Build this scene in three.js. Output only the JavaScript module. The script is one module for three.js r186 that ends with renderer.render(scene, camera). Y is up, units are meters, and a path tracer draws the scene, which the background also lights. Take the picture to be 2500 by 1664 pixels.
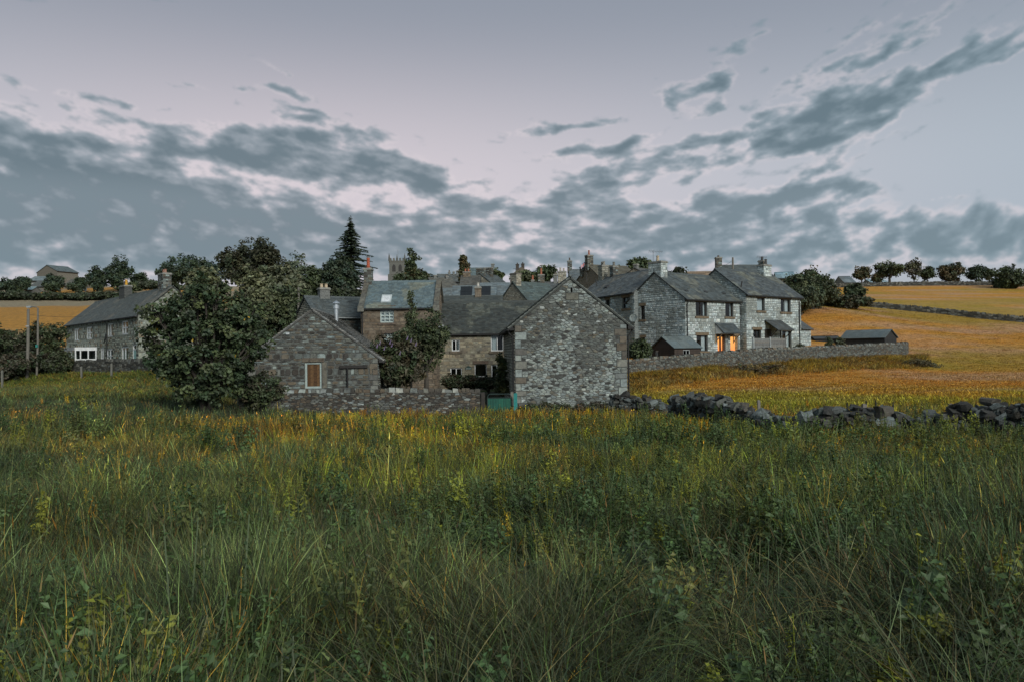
import * as THREE from 'three';
import { RectAreaLightUniformsLib } from 'three/addons/lights/RectAreaLightUniformsLib.js';
RectAreaLightUniformsLib.init();

// ---------- camera, sky, sun, exposure ----------
const F = 1944, EYE = 1.7;
const scene = new THREE.Scene();
const camera = new THREE.PerspectiveCamera(2 * Math.atan(832 / F) * 180 / Math.PI, 2500 / 1664, 0.1, 1500);
camera.position.set(0, EYE, 0);
camera.rotation.order = 'YXZ';
camera.rotation.set(0.0144, 0, -0.013);
camera.updateMatrixWorld(true);
const renderer = new THREE.WebGLRenderer({ antialias: true });
renderer.toneMapping = THREE.LinearToneMapping;
renderer.toneMappingExposure = 1.0;
renderer.shadowMap.enabled = true;

const sun = new THREE.DirectionalLight(new THREE.Color(1.0, 0.97, 0.91), 2.7);
sun.position.set(62, 66, 50); sun.target.position.set(0, 0, -60);
sun.castShadow = true; sun.shadow.radius = 45; sun.shadow.mapSize.set(2048, 2048);
Object.assign(sun.shadow.camera, { left: -150, right: 150, top: 150, bottom: -150, near: 1, far: 500 });
scene.add(sun, sun.target);

// ---------- random and noise ----------
function rng(seed) { let a = seed >>> 0; return () => { a = (a + 0x6D2B79F5) | 0; let t = Math.imul(a ^ (a >>> 15), 1 | a); t = (t + Math.imul(t ^ (t >>> 7), 61 | t)) ^ t; return ((t ^ (t >>> 14)) >>> 0) / 4294967296; }; }
let R = rng(12345);
const rr = (a, b) => a + (b - a) * R();
const pick = (a) => a[Math.floor(R() * a.length)];
const clamp = (x, a = 0, b = 1) => Math.min(b, Math.max(a, x));
const sstep = (a, b, x) => { const t = clamp((x - a) / (b - a)); return t * t * (3 - 2 * t); };
const lerp = (a, b, t) => a + (b - a) * t;
const mix3 = (a, b, t) => [lerp(a[0], b[0], t), lerp(a[1], b[1], t), lerp(a[2], b[2], t)];
const HASH = new Float32Array(65536); { const h = rng(77); for (let i = 0; i < 65536; i++) HASH[i] = h(); }
function vnoise(x, y, per = 256) {
  const xi = Math.floor(x), yi = Math.floor(y); let fx = x - xi, fy = y - yi;
  fx = fx * fx * (3 - 2 * fx); fy = fy * fy * (3 - 2 * fy);
  const m = (n) => (((n % per) + per) % per) & 255, x0 = m(xi), x1 = m(xi + 1), y0 = m(yi) * 256, y1 = m(yi + 1) * 256;
  return lerp(lerp(HASH[y0 + x0], HASH[y0 + x1], fx), lerp(HASH[y1 + x0], HASH[y1 + x1], fx), fy);
}
function fbm(x, y, o = 5, per = 256) { let s = 0, a = 0.5, n = 0; for (let i = 0; i < o; i++) { s += a * vnoise(x + i * 17, y + i * 31, per); n += a; a *= 0.5; x *= 2; y *= 2; if (per < 256) per *= 2; } return s / n; }

function gnoise(x, y) {
  const xi = Math.floor(x), yi = Math.floor(y), fx = x - xi, fy = y - yi, u = fx * fx * fx * (fx * (fx * 6 - 15) + 10), v = fy * fy * fy * (fy * (fy * 6 - 15) + 10);
  const g = (i, j, a, b) => { const q = HASH[(((yi + j) & 255) << 8) + ((xi + i) & 255)] * 6.2831853; return Math.cos(q) * a + Math.sin(q) * b; };
  return lerp(lerp(g(0, 0, fx, fy), g(1, 0, fx - 1, fy), u), lerp(g(0, 1, fx, fy - 1), g(1, 1, fx - 1, fy - 1), u), v) * 1.4;
}
function gfbm(x, y, o, gain = 0.52) { let s = 0, a = 1, n = 0; for (let i = 0; i < o; i++) { s += a * gnoise(x, y); n += a; a *= gain; const X = x * 1.9 + y * 0.5 + 13.1; y = y * 1.9 - x * 0.28 + 7.7; x = X; } return s / n; }

// ---------- sky: dusk gradient with broken stratocumulus ----------
function makeSky() {
  const W = 4096, H = 2048, data = new Float32Array(W * H * 4), D = Math.PI / 180;
  const s2l = (r, g, b) => [r, g, b].map((v) => { v /= 255; return v <= 0.04045 ? v / 12.92 : Math.pow((v + 0.055) / 1.055, 2.4); });
  // clouds: azimuth, elevation (degrees, azimuth 0 = where the camera looks), half sizes, slope, strength, wispiness
  const B = [];
  const c = (u, v, rx, ry, tilt, k) => { const az = Math.atan((u - 1178) / 1832) / D, el = Math.atan((812 - v) / 1832 * Math.cos(az * D)) / D; B.push([az, el, rx / 32 * 0.9, ry / 32 * 0.9, tilt, k]); };
  // the long bank
  c(-60, 330, 260, 62, -0.15, 1.0); c(220, 380, 330, 50, -0.2, 0.95); c(90, 440, 420, 75, -0.1, 1.0); c(480, 345, 210, 28, -0.06, 0.9); c(690, 312, 170, 24, 0.06, 0.85); c(660, 365, 230, 38, -0.1, 0.95);
  c(900, 385, 170, 42, -0.3, 0.95); c(450, 470, 420, 45, -0.1, 0.85); c(200, 530, 500, 60, -0.03, 0.8); c(750, 520, 500, 55, -0.05, 0.62); c(1000, 430, 100, 16, -0.3, 0.7); c(1100, 500, 420, 38, 0, 0.55); c(1040, 424, 60, 9, 0, 0.5);
  c(300, 590, 700, 40, 0, 0.55); c(1050, 600, 600, 40, 0, 0.5);
  // small scraps high above the bank
  c(664, 198, 42, 13, -0.1, 0.75); c(585, 203, 16, 12, 0, 0.45); c(690, 240, 36, 8, -0.2, 0.55); c(700, 268, 56, 16, -0.15, 0.7); c(640, 148, 36, 6, -0.4, 0.45); c(152, 200, 26, 7, -0.15, 0.6); c(205, 224, 30, 6, -0.15, 0.55); c(284, 226, 24, 8, -0.15, 0.6); c(165, 240, 26, 6, -0.2, 0.5); c(236, 250, 46, 11, -0.15, 0.5); c(40, 180, 60, 6, -0.1, 0.4); c(0, 222, 20, 9, 0, 0.5); c(450, 192, 44, 7, -0.1, 0.3); c(470, 275, 110, 14, 0, 0.28);
  // scraps and streets opposite the bank
  c(1215, 300, 46, 12, 0.1, 0.65); c(1320, 295, 95, 10, 0.12, 0.8); c(1400, 352, 120, 15, 0.05, 0.9); c(1465, 330, 60, 11, 0.25, 0.7); c(1385, 420, 85, 38, 0.15, 0.95); c(1330, 442, 90, 26, 0.1, 0.8); c(1520, 378, 95, 22, 0.15, 0.62); c(1610, 400, 70, 18, 0.15, 0.5); c(1640, 330, 60, 14, 0.15, 0.75);
  c(1560, 228, 46, 24, 0, 0.75); c(1660, 190, 58, 24, 0.2, 0.65); c(1625, 256, 40, 14, 0.2, 0.6); c(1740, 80, 30, 12, 0.2, 0.25); c(1690, 125, 60, 30, 0.2, 0.25);
  c(1790, 345, 95, 16, 0.2, 0.85); c(1900, 335, 130, 22, 0.15, 0.85); c(1830, 290, 120, 34, 0.2, 0.95); c(1900, 262, 80, 30, 0.1, 0.9); c(1990, 240, 90, 30, 0.2, 0.8); c(2090, 222, 80, 22, 0.2, 0.85); c(2190, 160, 110, 24, 0.45, 0.8); c(2290, 140, 90, 18, 0.2, 0.75); c(1950, 165, 100, 20, 0.25, 0.62); c(2100, 110, 90, 16, 0.4, 0.5); c(2010, 75, 100, 18, 0.4, 0.38); c(2160, 40, 90, 12, 0.35, 0.3); c(2000, 292, 70, 14, 0.3, 0.8); c(1890, 400, 78, 18, 0.24, 0.95);
  c(1700, 468, 110, 24, 0.1, 0.85); c(1810, 470, 130, 26, 0.05, 0.85); c(1950, 452, 60, 18, -0.2, 0.7); c(1600, 512, 220, 18, 0, 0.7); c(1540, 548, 260, 26, 0, 0.85); c(1930, 515, 260, 26, -0.05, 0.6); c(1350, 480, 200, 20, 0, 0.6); c(2080, 560, 330, 36, 0, 0.55); c(1800, 600, 700, 34, 0, 0.55); c(2330, 520, 120, 24, 0, 0.35); c(2190, 470, 30, 5, 0, 0.35); c(2330, 600, 150, 30, 0, 0.4);
  const r = rng(5);
  for (let i = 0; i < 260; i++) {                       // the rest of the sky carries the same kind of cloud
    const az = r() * 360 - 180, e = Math.pow(r(), 1.5) * 62 + 3.5;
    if (Math.abs(az) < 40 && e < 29) continue;
    const s = 3 + 9 * r();
    B.push([az, e, s / Math.max(0.3, Math.cos(e * D)), s * (0.12 + 0.012 * e * 0.5), (r() - 0.5) * 0.5, 0.4 + 0.6 * r()]);
  }
  const Wb = 2048, Hb = 512, field = new Float32Array(Wb * Hb);    // coarse field of cloud, elevation 0..90
  for (const [az, el, rx, ry, tilt, k] of B) {
    const R3 = rx * 2.5, Ry = (ry + Math.abs(tilt) * rx) * 2.6;
    for (let j = Math.max(0, Math.floor((el - Ry) / 90 * Hb)); j < Math.min(Hb, (el + Ry) / 90 * Hb); j++)
      for (let i = Math.floor((az - R3 + 180) / 360 * Wb); i < (az + R3 + 180) / 360 * Wb; i++) {
        const a = (i + 0.5) / Wb * 360 - 180, e = (j + 0.5) / Hb * 90, dx = (a - az) / rx, dy = (e - el - tilt * (a - az)) / ry, q = dx * dx + dy * dy;
        if (q > 6.2) continue;
        const n = j * Wb + ((i % Wb) + Wb) % Wb, v = k * Math.exp(-q * 0.85);
        field[n] = 1 - (1 - field[n]) * (1 - Math.min(0.97, v));
      }
  }
  const samp = (a, e) => { const x = (a + 180) / 360 * Wb - 0.5, y = clamp(e / 90 * Hb - 0.5, 0, Hb - 1.01), xi = Math.floor(x), yi = Math.floor(y), fx = x - xi, fy = y - yi, m = (n) => ((n % Wb) + Wb) % Wb; return lerp(lerp(field[yi * Wb + m(xi)], field[yi * Wb + m(xi + 1)], fx), lerp(field[(yi + 1) * Wb + m(xi)], field[(yi + 1) * Wb + m(xi + 1)], fx), fy); };
  const zen = s2l(138, 147, 161), midA = s2l(212, 204, 211), midB = s2l(166, 181, 193), low = s2l(182, 186, 194), dark = s2l(94, 116, 127), edge = s2l(232, 220, 224), haze = s2l(122, 146, 157);
  for (let y = 0; y < H; y++) {
    const el = (y + 0.5) / H * 180 - 90;
    for (let x = 0; x < W; x++) {
      // equirect: u = atan2(z, x)/2pi + 0.5 ; camera looks along -z
      const th = ((x + 0.5) / W - 0.5) * 2 * Math.PI, dx = Math.cos(th), dz = Math.sin(th);
      const az = Math.atan2(dx, -dz) / D;
      const o = (y * W + x) * 4; let col;
      if (el < -1) col = [0.05, 0.055, 0.05];
      else {
        const e = Math.max(0, el), warm = 0.5 + 0.5 * Math.cos((az + 14) * D * 1.0), w2 = Math.pow(warm, 10);
        const mid = mix3(midB, midA, w2);
        col = mix3(low, mid, sstep(2, 9, e)); col = mix3(col, zen, sstep(11, 25, e) * 0.92); 
        // cloud: field broken by noise that is drawn out along the horizon
        const eb = e - (22 + 16 * Math.sin(az * D)) * (1 - Math.cos(az * D)) * sstep(2, 14, e), st = 1.6 + 12 / (e + 4), nx = az * 0.34 + 200, ny = eb * 0.34 * st;
        const wx = gnoise(nx * 0.9, ny * 0.9 + 9) * 1.3 + gnoise(nx * 2.3, ny * 2.3) * 0.5, wy = gnoise(nx * 0.9 + 40, ny * 0.9 + 70) * 0.4;
        const f = samp(az + wx, e + wy);
        if (f > 0.015) {
          const n1 = gfbm(nx * 1.3 + 3 + wx * 0.15, ny * 1.8 + wy * 0.3, 7, 0.58);
          const dens = f * 1.06 + n1 * 1.08 - 0.14;
          const cov = sstep(0.05, 0.54, dens), thick = sstep(0.3, 1.0, dens);
          const rim = sstep(-0.05, 0.15, dens) * (1 - sstep(0.15, 0.45, dens)) * sstep(0.05, 0.4, f);
          const body = mix3(mix3(haze, col, 0.3), dark, 0.1 + 0.9 * thick);
          col = mix3(col, edge, rim * 0.45 * (0.3 + 0.7 * sstep(26, 8, e)));
          col = mix3(col, mix3(body, haze, sstep(9, 3, e) * 0.45), cov * 0.9);
        }
        if (e < 6) col = mix3(col, haze, 0.45 * sstep(6, 1, e));
      }
      data[o] = col[0]; data[o + 1] = col[1]; data[o + 2] = col[2]; data[o + 3] = 1;
    }
  }
  // low air is never much darker than the sky above it
  const lum = []; for (let y = Math.floor(H * 100 / 180); y < H * 110 / 180; y += 4) for (let x = 0; x < W; x += 8) { const o = (y * W + x) * 4; lum.push((data[o] + data[o + 1] + data[o + 2]) / 3); } lum.sort((a, b) => a - b); const usual = lum[lum.length >> 1];
  for (let y = H / 2; y < H * 107 / 180; y++) { const el = (y + 0.5) / H * 180 - 90, k = 0.62 * sstep(17, 10, el); for (let x = 0; x < W; x++) { const o = (y * W + x) * 4, m = (data[o] + data[o + 1] + data[o + 2]) / 3, add = Math.max(0, k - m / usual) * usual; data[o] += add * 0.93; data[o + 1] += add * 1.01; data[o + 2] += add * 1.06; } }
  const t = new THREE.DataTexture(data, W, H, THREE.RGBAFormat, THREE.FloatType);
  t.mapping = THREE.EquirectangularReflectionMapping; t.magFilter = t.minFilter = THREE.LinearFilter; t.wrapS = THREE.RepeatWrapping; t.needsUpdate = true;
  return t;
}
scene.background = scene.environment = makeSky();

// ---------- helpers ----------
const V = (x, y, z) => new THREE.Vector3(x, y, z);
// a point of the place: where a line of sight through (u, v) of a 2500 x 1664 view stands at a given distance
const at = (u, v, d) => V((u - 1250) / F * d, (832 - v) / F * d, -d).applyMatrix4(camera.matrixWorld);
const conv = (s, ox, oy) => (...a) => a.map((q, i) => q / s + (i % 2 ? oy : ox));
const z1 = conv(4.48, 0, 600), z2 = conv(3.137, 350, 520), z3 = conv(3.733, 680, 600), z4 = conv(3.92, 1180, 620), z5 = conv(3.927, 1480, 600), z6 = conv(3.137, 1900, 600), z7 = conv(3.68, 920, 580), z8 = conv(2.142, 1400, 930);

const taken = new Map();
function numbered(name) { const n = taken.get(name) ?? 0; taken.set(name, n + 1); return n ? `${name}_${String(n).padStart(3, '0')}` : name; }
function tag(o, label, category, group, kind) { if (label) o.userData.label = label; if (category) o.userData.category = category; if (group) o.userData.group = group; if (kind) o.userData.kind = kind; return o; }
function thing(name, label, category, group, pos, yaw = 0) { const o = new THREE.Group(); o.name = numbered(name); scene.add(o); if (pos) o.position.copy(pos); o.rotation.y = yaw; o.updateMatrixWorld(true); return tag(o, label, category, group); }

class GB {                                            // collects faces, then becomes one mesh
  constructor() { this.p = []; this.c = []; this.m = null; this.col = [1, 1, 1]; }
  v(a) { let [x, y, z] = a; if (this.m) { const e = this.m.elements, X = e[0] * x + e[4] * y + e[8] * z + e[12], Y = e[1] * x + e[5] * y + e[9] * z + e[13], Z = e[2] * x + e[6] * y + e[10] * z + e[14]; x = X; y = Y; z = Z; } this.p.push(x, y, z); this.c.push(this.col[0], this.col[1], this.col[2]); }
  tri(a, b, c) { this.v(a); this.v(b); this.v(c); return this; }
  quad(a, b, c, d) { this.tri(a, b, c); return this.tri(a, c, d); }
  box(x0, x1, y0, y1, z0, z1) {
    const P = (i) => [i & 1 ? x1 : x0, i & 2 ? y1 : y0, i & 4 ? z1 : z0];
    for (const [a, b, c, d] of [[4, 5, 7, 6], [1, 0, 2, 3], [5, 1, 3, 7], [0, 4, 6, 2], [6, 7, 3, 2], [0, 1, 5, 4]]) this.quad(P(a), P(b), P(c), P(d));
    return this;
  }
  tube(pts, rad, n = 6, cap = true) {                 // pts: arrays, rad: number or array
    const K = pts.length, rings = [];
    let ref = V(0.31, 0.1, 0.95);
    for (let k = 0; k < K; k++) {
      const a = V(...pts[Math.max(0, k - 1)]), b = V(...pts[Math.min(K - 1, k + 1)]), t = b.sub(a).normalize();
      if (Math.abs(t.dot(ref)) > 0.95) ref = V(1, 0.2, 0.05).normalize();
      const u = ref.clone().cross(t).normalize(), w = t.clone().cross(u), r = Array.isArray(rad) ? rad[k] : rad, ring = [];
      for (let i = 0; i < n; i++) { const q = i / n * 2 * Math.PI, cu = Math.cos(q) * r, su = Math.sin(q) * r; ring.push([pts[k][0] + u.x * cu + w.x * su, pts[k][1] + u.y * cu + w.y * su, pts[k][2] + u.z * cu + w.z * su]); }
      rings.push(ring);
    }
    for (let k = 0; k < K - 1; k++) for (let i = 0; i < n; i++) { const j = (i + 1) % n; this.quad(rings[k][i], rings[k][j], rings[k + 1][j], rings[k + 1][i]); }
    if (cap) for (let i = 1; i < n - 1; i++) { this.tri(rings[0][0], rings[0][i + 1], rings[0][i]); this.tri(rings[K - 1][0], rings[K - 1][i], rings[K - 1][i + 1]); }
    return this;
  }
  // a squared block: q = four corners (counter-clockwise, face coordinates), standing from z0 to z1 with a chamfer
  block(q, z0, z1, bev) {
    const cx = (q[0][0] + q[1][0] + q[2][0] + q[3][0]) / 4, cy = (q[0][1] + q[1][1] + q[2][1] + q[3][1]) / 4;
    const o = q.map(([x, y]) => [x, y, z0]), f = q.map(([x, y]) => [x + Math.sign(cx - x) * Math.min(bev, Math.abs(cx - x) * 0.6), y + Math.sign(cy - y) * Math.min(bev, Math.abs(cy - y) * 0.6), z1]);
    for (let i = 0; i < 4; i++) { const j = (i + 1) % 4; this.quad(o[i], o[j], f[j], f[i]); }
    return this.quad(f[0], f[1], f[2], f[3]);
  }
  // a rough stone: eight-sided outline, swelling towards its middle
  rough(q, z0, z1) {
    const ring = [], cx = (q[0][0] + q[1][0] + q[2][0] + q[3][0]) / 4, cy = (q[0][1] + q[1][1] + q[2][1] + q[3][1]) / 4;
    for (let i = 0; i < 4; i++) { const a = q[i], b = q[(i + 1) % 4]; for (const t of [rr(0.1, 0.3), rr(0.7, 0.9)]) ring.push([lerp(a[0], b[0], t), lerp(a[1], b[1], t)]); }
    const out = ring.map(([x, y]) => [x, y, z0]), inn = ring.map(([x, y]) => { const s = rr(0.66, 0.88); return [cx + (x - cx) * s, cy + (y - cy) * s, z1 * rr(0.72, 1)]; }), mid = [cx + rr(-0.01, 0.01), cy + rr(-0.01, 0.01), z1 * rr(0.9, 1.15)];
    for (let i = 0; i < 8; i++) { const j = (i + 1) % 8; this.quad(out[i], out[j], inn[j], inn[i]); this.tri(inn[i], inn[j], mid); }
    return this;
  }
  poly(q, z0, z1) {                                   // a rough stone of any outline
    const n = q.length, cx = q.reduce((a, b) => a + b[0], 0) / n, cy = q.reduce((a, b) => a + b[1], 0) / n, o = q.map(([x, y]) => [x, y, z0]), f = q.map(([x, y]) => { const s = rr(0.8, 0.94); return [cx + (x - cx) * s, cy + (y - cy) * s, z1 * rr(0.55, 1)]; }), m = [cx + rr(-0.012, 0.012), cy + rr(-0.012, 0.012), z1 * rr(0.85, 1.15)];
    for (let i = 0; i < n; i++) { const j = (i + 1) % n; this.quad(o[i], o[j], f[j], f[i]); this.tri(f[i], f[j], m); }
    return this;
  }
  geometry(smooth) {
    const n = this.p.length / 3, p = new Float32Array(this.p), nor = new Float32Array(n * 3), uv = new Float32Array(n * 2);
    for (let i = 0; i < n; i += 3) {
      const a = i * 3, ux = p[a + 3] - p[a], uy = p[a + 4] - p[a + 1], uz = p[a + 5] - p[a + 2], vx = p[a + 6] - p[a], vy = p[a + 7] - p[a + 1], vz = p[a + 8] - p[a + 2];
      let x = uy * vz - uz * vy, y = uz * vx - ux * vz, z = ux * vy - uy * vx; const l = Math.hypot(x, y, z) || 1; x /= l; y /= l; z /= l;
      const ax = Math.abs(x), ay = Math.abs(y), az = Math.abs(z);
      for (let k = 0; k < 3; k++) {
        const b = a + k * 3; nor[b] = x; nor[b + 1] = y; nor[b + 2] = z;
        const w = (i + k) * 2;
        if (ay > ax && ay > az) { uv[w] = p[b]; uv[w + 1] = p[b + 2]; } else if (ax > az) { uv[w] = p[b + 2]; uv[w + 1] = p[b + 1]; } else { uv[w] = p[b]; uv[w + 1] = p[b + 1]; }
      }
    }
    if (smooth) {
      const sum = new Map(), key = (b) => `${Math.round(p[b] * 2000)},${Math.round(p[b + 1] * 2000)},${Math.round(p[b + 2] * 2000)}`;
      for (let i = 0; i < n; i++) { const k = key(i * 3), s = sum.get(k) ?? [0, 0, 0]; s[0] += nor[i * 3]; s[1] += nor[i * 3 + 1]; s[2] += nor[i * 3 + 2]; sum.set(k, s); }
      for (let i = 0; i < n; i++) { const s = sum.get(key(i * 3)), l = Math.hypot(...s) || 1; for (let k = 0; k < 3; k++) nor[i * 3 + k] = s[k] / l; }
    }
    const g = new THREE.BufferGeometry();
    g.setAttribute('position', new THREE.BufferAttribute(p, 3)); g.setAttribute('normal', new THREE.BufferAttribute(nor, 3)); g.setAttribute('uv', new THREE.BufferAttribute(uv, 2)); g.setAttribute('color', new THREE.BufferAttribute(new Float32Array(this.c), 3));
    return g;
  }
  build(name, mat, parent, smooth) { const m = new THREE.Mesh(this.geometry(smooth), mat); m.castShadow = m.receiveShadow = true; m.name = parent ? name : numbered(name); (parent ?? scene).add(m); return m; }
}

// ---------- textures and materials ----------
function tex(size, fn, srgb = false) {
  const d = new Uint8Array(size * size * 4);
  for (let y = 0; y < size; y++) for (let x = 0; x < size; x++) { const c = fn(x / size, y / size), o = (y * size + x) * 4; for (let k = 0; k < 3; k++) d[o + k] = clamp(Array.isArray(c) ? c[k] : c) * 255; d[o + 3] = 255; }
  const t = new THREE.DataTexture(d, size, size); t.wrapS = t.wrapT = THREE.RepeatWrapping; t.magFilter = t.minFilter = THREE.LinearFilter; if (srgb) t.colorSpace = THREE.SRGBColorSpace; t.needsUpdate = true; return t;
}
const rep = (t, s) => { const c = t.clone(); c.repeat.set(s, s); c.needsUpdate = true; return c; };
const T_stone = tex(512, (x, y) => { const a = fbm(x * 8, y * 8, 6, 8), b = fbm(x * 32 + 5, y * 32, 3, 32), lich = sstep(0.58, 0.7, fbm(x * 12 + 3, y * 12 + 7, 4, 12)), dk = sstep(0.6, 0.72, fbm(x * 6 + 1, y * 6 + 4, 5, 6)); const v = 0.5 + 0.5 * a + 0.35 * (b - 0.5) + 0.14 * lich - 0.22 * dk; return [v, v * (1 + 0.03 * lich), v * (1 - 0.03 * lich)]; });
const T_rough = tex(512, (x, y) => 0.35 * fbm(x * 8, y * 8, 5, 8) + 0.65 * fbm(x * 40, y * 40, 4, 40));
const T_slate = tex(512, (x, y) => { const a = fbm(x * 5, y * 5, 6, 5), b = fbm(x * 40, y * 20, 3, 20); const l = sstep(0.6, 0.75, fbm(x * 14 + 2, y * 14, 4, 14)); const v = 0.55 + 0.45 * a + 0.3 * (b - 0.5) + l * 0.18; return [v * (1 + 0.06 * l), v, v * (1 - 0.08 * l)]; });
const T_wood = tex(256, (x, y) => 0.55 + 0.5 * fbm(x * 40, y * 3, 4, 40) - 0.1 * sstep(0.6, 0.7, vnoise(x * 6, y * 4, 4)));
const T_ground = tex(1024, (x, y) => { const a = fbm(x * 24, y * 24, 5, 24), b = vnoise(x * 256, y * 256, 256); const v = 0.5 + 0.66 * a + 0.42 * (b - 0.5); return v; });
const M = {};
const std = (o) => new THREE.MeshStandardMaterial({ vertexColors: true, side: THREE.DoubleSide, ...o });
M.stone = std({ map: rep(T_stone, 0.7), bumpMap: rep(T_rough, 0.9), bumpScale: 0.012, roughness: 0.92 });
M.mortar = std({ map: rep(T_stone, 1.3), bumpMap: rep(T_rough, 1.5), bumpScale: 0.012, roughness: 0.97 });
M.slate = std({ map: rep(T_slate, 0.55), bumpMap: rep(T_rough, 1.2), bumpScale: 0.004, roughness: 0.68 });
M.wood = std({ map: rep(T_wood, 1.0), roughness: 0.8 });
M.paint = std({ map: rep(T_slate, 0.9), roughness: 0.5 });
M.metal = std({ roughness: 0.35, metalness: 0.85 });
M.plain = std({ roughness: 0.7 });
M.leaf = std({ roughness: 0.62 });
M.grass = std({ roughness: 0.75 });
M.bark = std({ map: rep(T_wood, 0.6), bumpMap: rep(T_rough, 1), bumpScale: 0.02, roughness: 0.95 });
M.glass = new THREE.MeshPhysicalMaterial({ color: 0xdfe8ea, transmission: 1, thickness: 0, roughness: 0.04, ior: 1.5, side: THREE.DoubleSide });
M.terra = std({ map: rep(T_stone, 2), roughness: 0.85 });

// ---------- lie of the land: a smooth surface through surveyed points ----------
const CTRL = [];
{ const g = (u, v, d) => { const p = at(u, v, d); CTRL.push([p.x, p.z, p.y]); }, w = (x, z, y) => CTRL.push([x, z, y]);
  w(0, 0, 0); w(-8, 3, 0.1); w(8, 3, 0); w(0, 15, 0.5); w(30, 10, -0.2); w(-30, 10, 0.4);
  w(0, -10, -0.5); w(0, -20, -1.05); w(0, -31, -1.45); w(-10, -12, -0.4); w(-14, -22, -0.7); w(10, -12, -0.7); w(12, -22, -1.25);
  w(-17, -34, -1.0); w(-22, -48, -0.8); w(-32, -52, -0.6);
  w(0.2, -44, -1.68); w(6.5, -44, -1.6); w(-8, -43, -1.55); w(-9, -52, -1.4); w(-3, -60, -1.3);
  w(-9, -66, -1.3); w(0, -66, -1.2); w(-16, -60, -1.2); w(14, -43, -1.5); w(17, -27, -1.6); w(26, -30, -1.6);
  g(510, 1010, 40); g(338, 905, 75); g(150, 905, 96); g(60, 925, 78);
  g(1700, 978, 48); g(1600, 940, 55); g(1560, 915, 61); g(1800, 898, 67); g(2200, 866, 78); w(15, -69, 1.0); w(23, -74, 1.4); w(30, -80, 1.9);
  g(2300, 962, 50); g(2480, 960, 48); g(2300, 905, 70); g(2500, 900, 72); g(2300, 855, 86); g(2500, 835, 92); g(2350, 800, 103); g(2500, 783, 110); g(2150, 760, 112); g(1970, 748, 105);
  g(2450, 740, 130); g(2200, 718, 150); g(2500, 715, 160); g(2100, 697, 185); g(2300, 693, 190); g(2500, 690, 190);
  g(30, 770, 130); g(200, 770, 128); g(100, 738, 158); g(260, 735, 160); g(100, 716, 178); g(300, 712, 175); g(100, 700, 205); g(330, 700, 200);
  g(460, 800, 95); g(600, 760, 110); g(850, 770, 95); g(750, 800, 78);
  w(-4, -90, 2.2); w(8, -95, 3.2); w(0, -130, 7); w(20, -130, 7.5); w(-40, -150, 13); w(-5, -170, 11); w(20, -170, 12); w(-35, -250, 21); w(30, -220, 16); w(60, -130, 9.5); w(45, -105, 6.5);
  w(-130, -260, 20); w(0, -300, 17); w(150, -260, 15); w(-250, -420, 12); w(0, -420, 10); w(250, -420, 8); w(300, -150, 10); w(-300, -150, 14); w(300, 20, 0); w(-300, 20, 2); w(130, -60, 0.5); w(-130, -60, 2.5);
}
const TPS = (() => {
  const n = CTRL.length, N = n + 3, A = Array.from({ length: N }, () => new Float64Array(N + 1)), U = (r2) => r2 > 1e-9 ? 0.5 * r2 * Math.log(r2) : 0;
  for (let i = 0; i < n; i++) { const [x, z, y] = CTRL[i]; for (let j = 0; j < n; j++) A[i][j] = U((x - CTRL[j][0]) ** 2 + (z - CTRL[j][1]) ** 2); A[i][i] += 30; A[i][n] = 1; A[i][n + 1] = x; A[i][n + 2] = z; A[n][i] = 1; A[n + 1][i] = x; A[n + 2][i] = z; A[i][N] = y; }
  for (let c = 0; c < N; c++) { let p = c; for (let r = c + 1; r < N; r++) if (Math.abs(A[r][c]) > Math.abs(A[p][c])) p = r; [A[c], A[p]] = [A[p], A[c]]; for (let r = c + 1; r < N; r++) { const f = A[r][c] / A[c][c]; if (f) for (let k = c; k <= N; k++) A[r][k] -= f * A[c][k]; } }
  const w = new Float64Array(N); for (let r = N - 1; r >= 0; r--) { let s = A[r][N]; for (let k = r + 1; k < N; k++) s -= A[r][k] * w[k]; w[r] = s / A[r][r]; }
  return (x, z) => { let s = w[n] + w[n + 1] * x + w[n + 2] * z; for (let j = 0; j < n; j++) s += w[j] * U((x - CTRL[j][0]) ** 2 + (z - CTRL[j][1]) ** 2); return s; };
})();
// sampled once on a lattice: the same heights serve the sheet and everything set upon it
const GX0 = -300, GX1 = 300, GZ0 = -420, GZ1 = 24, GS = 1.5, GNX = Math.round((GX1 - GX0) / GS) + 1, GNZ = Math.round((GZ1 - GZ0) / GS) + 1;
const HG = new Float32Array(GNX * GNZ);
for (let j = 0; j < GNZ; j++) for (let i = 0; i < GNX; i++) {
  const x = GX0 + i * GS, z = GZ0 + j * GS, d = -z;
  HG[j * GNX + i] = TPS(x, z) + (fbm(x * 0.08 + 50, z * 0.08 + 90, 3) - 0.5) * 0.22 + (vnoise(x * 0.45, z * 0.45) - 0.5) * 0.09 * sstep(60, 40, d);
}
function groundY(x, z) { const fx = clamp((x - GX0) / GS, 0, GNX - 1.001), fz = clamp((z - GZ0) / GS, 0, GNZ - 1.001), i = Math.floor(fx), j = Math.floor(fz), a = fx - i, b = fz - j, h = (ii, jj) => HG[jj * GNX + ii]; return lerp(lerp(h(i, j), h(i + 1, j), a), lerp(h(i, j + 1), h(i + 1, j + 1), a), b); }
const onGround = (u, d) => { const p = at(u, 860, d); p.y = groundY(p.x, p.z); return p; };

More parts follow.
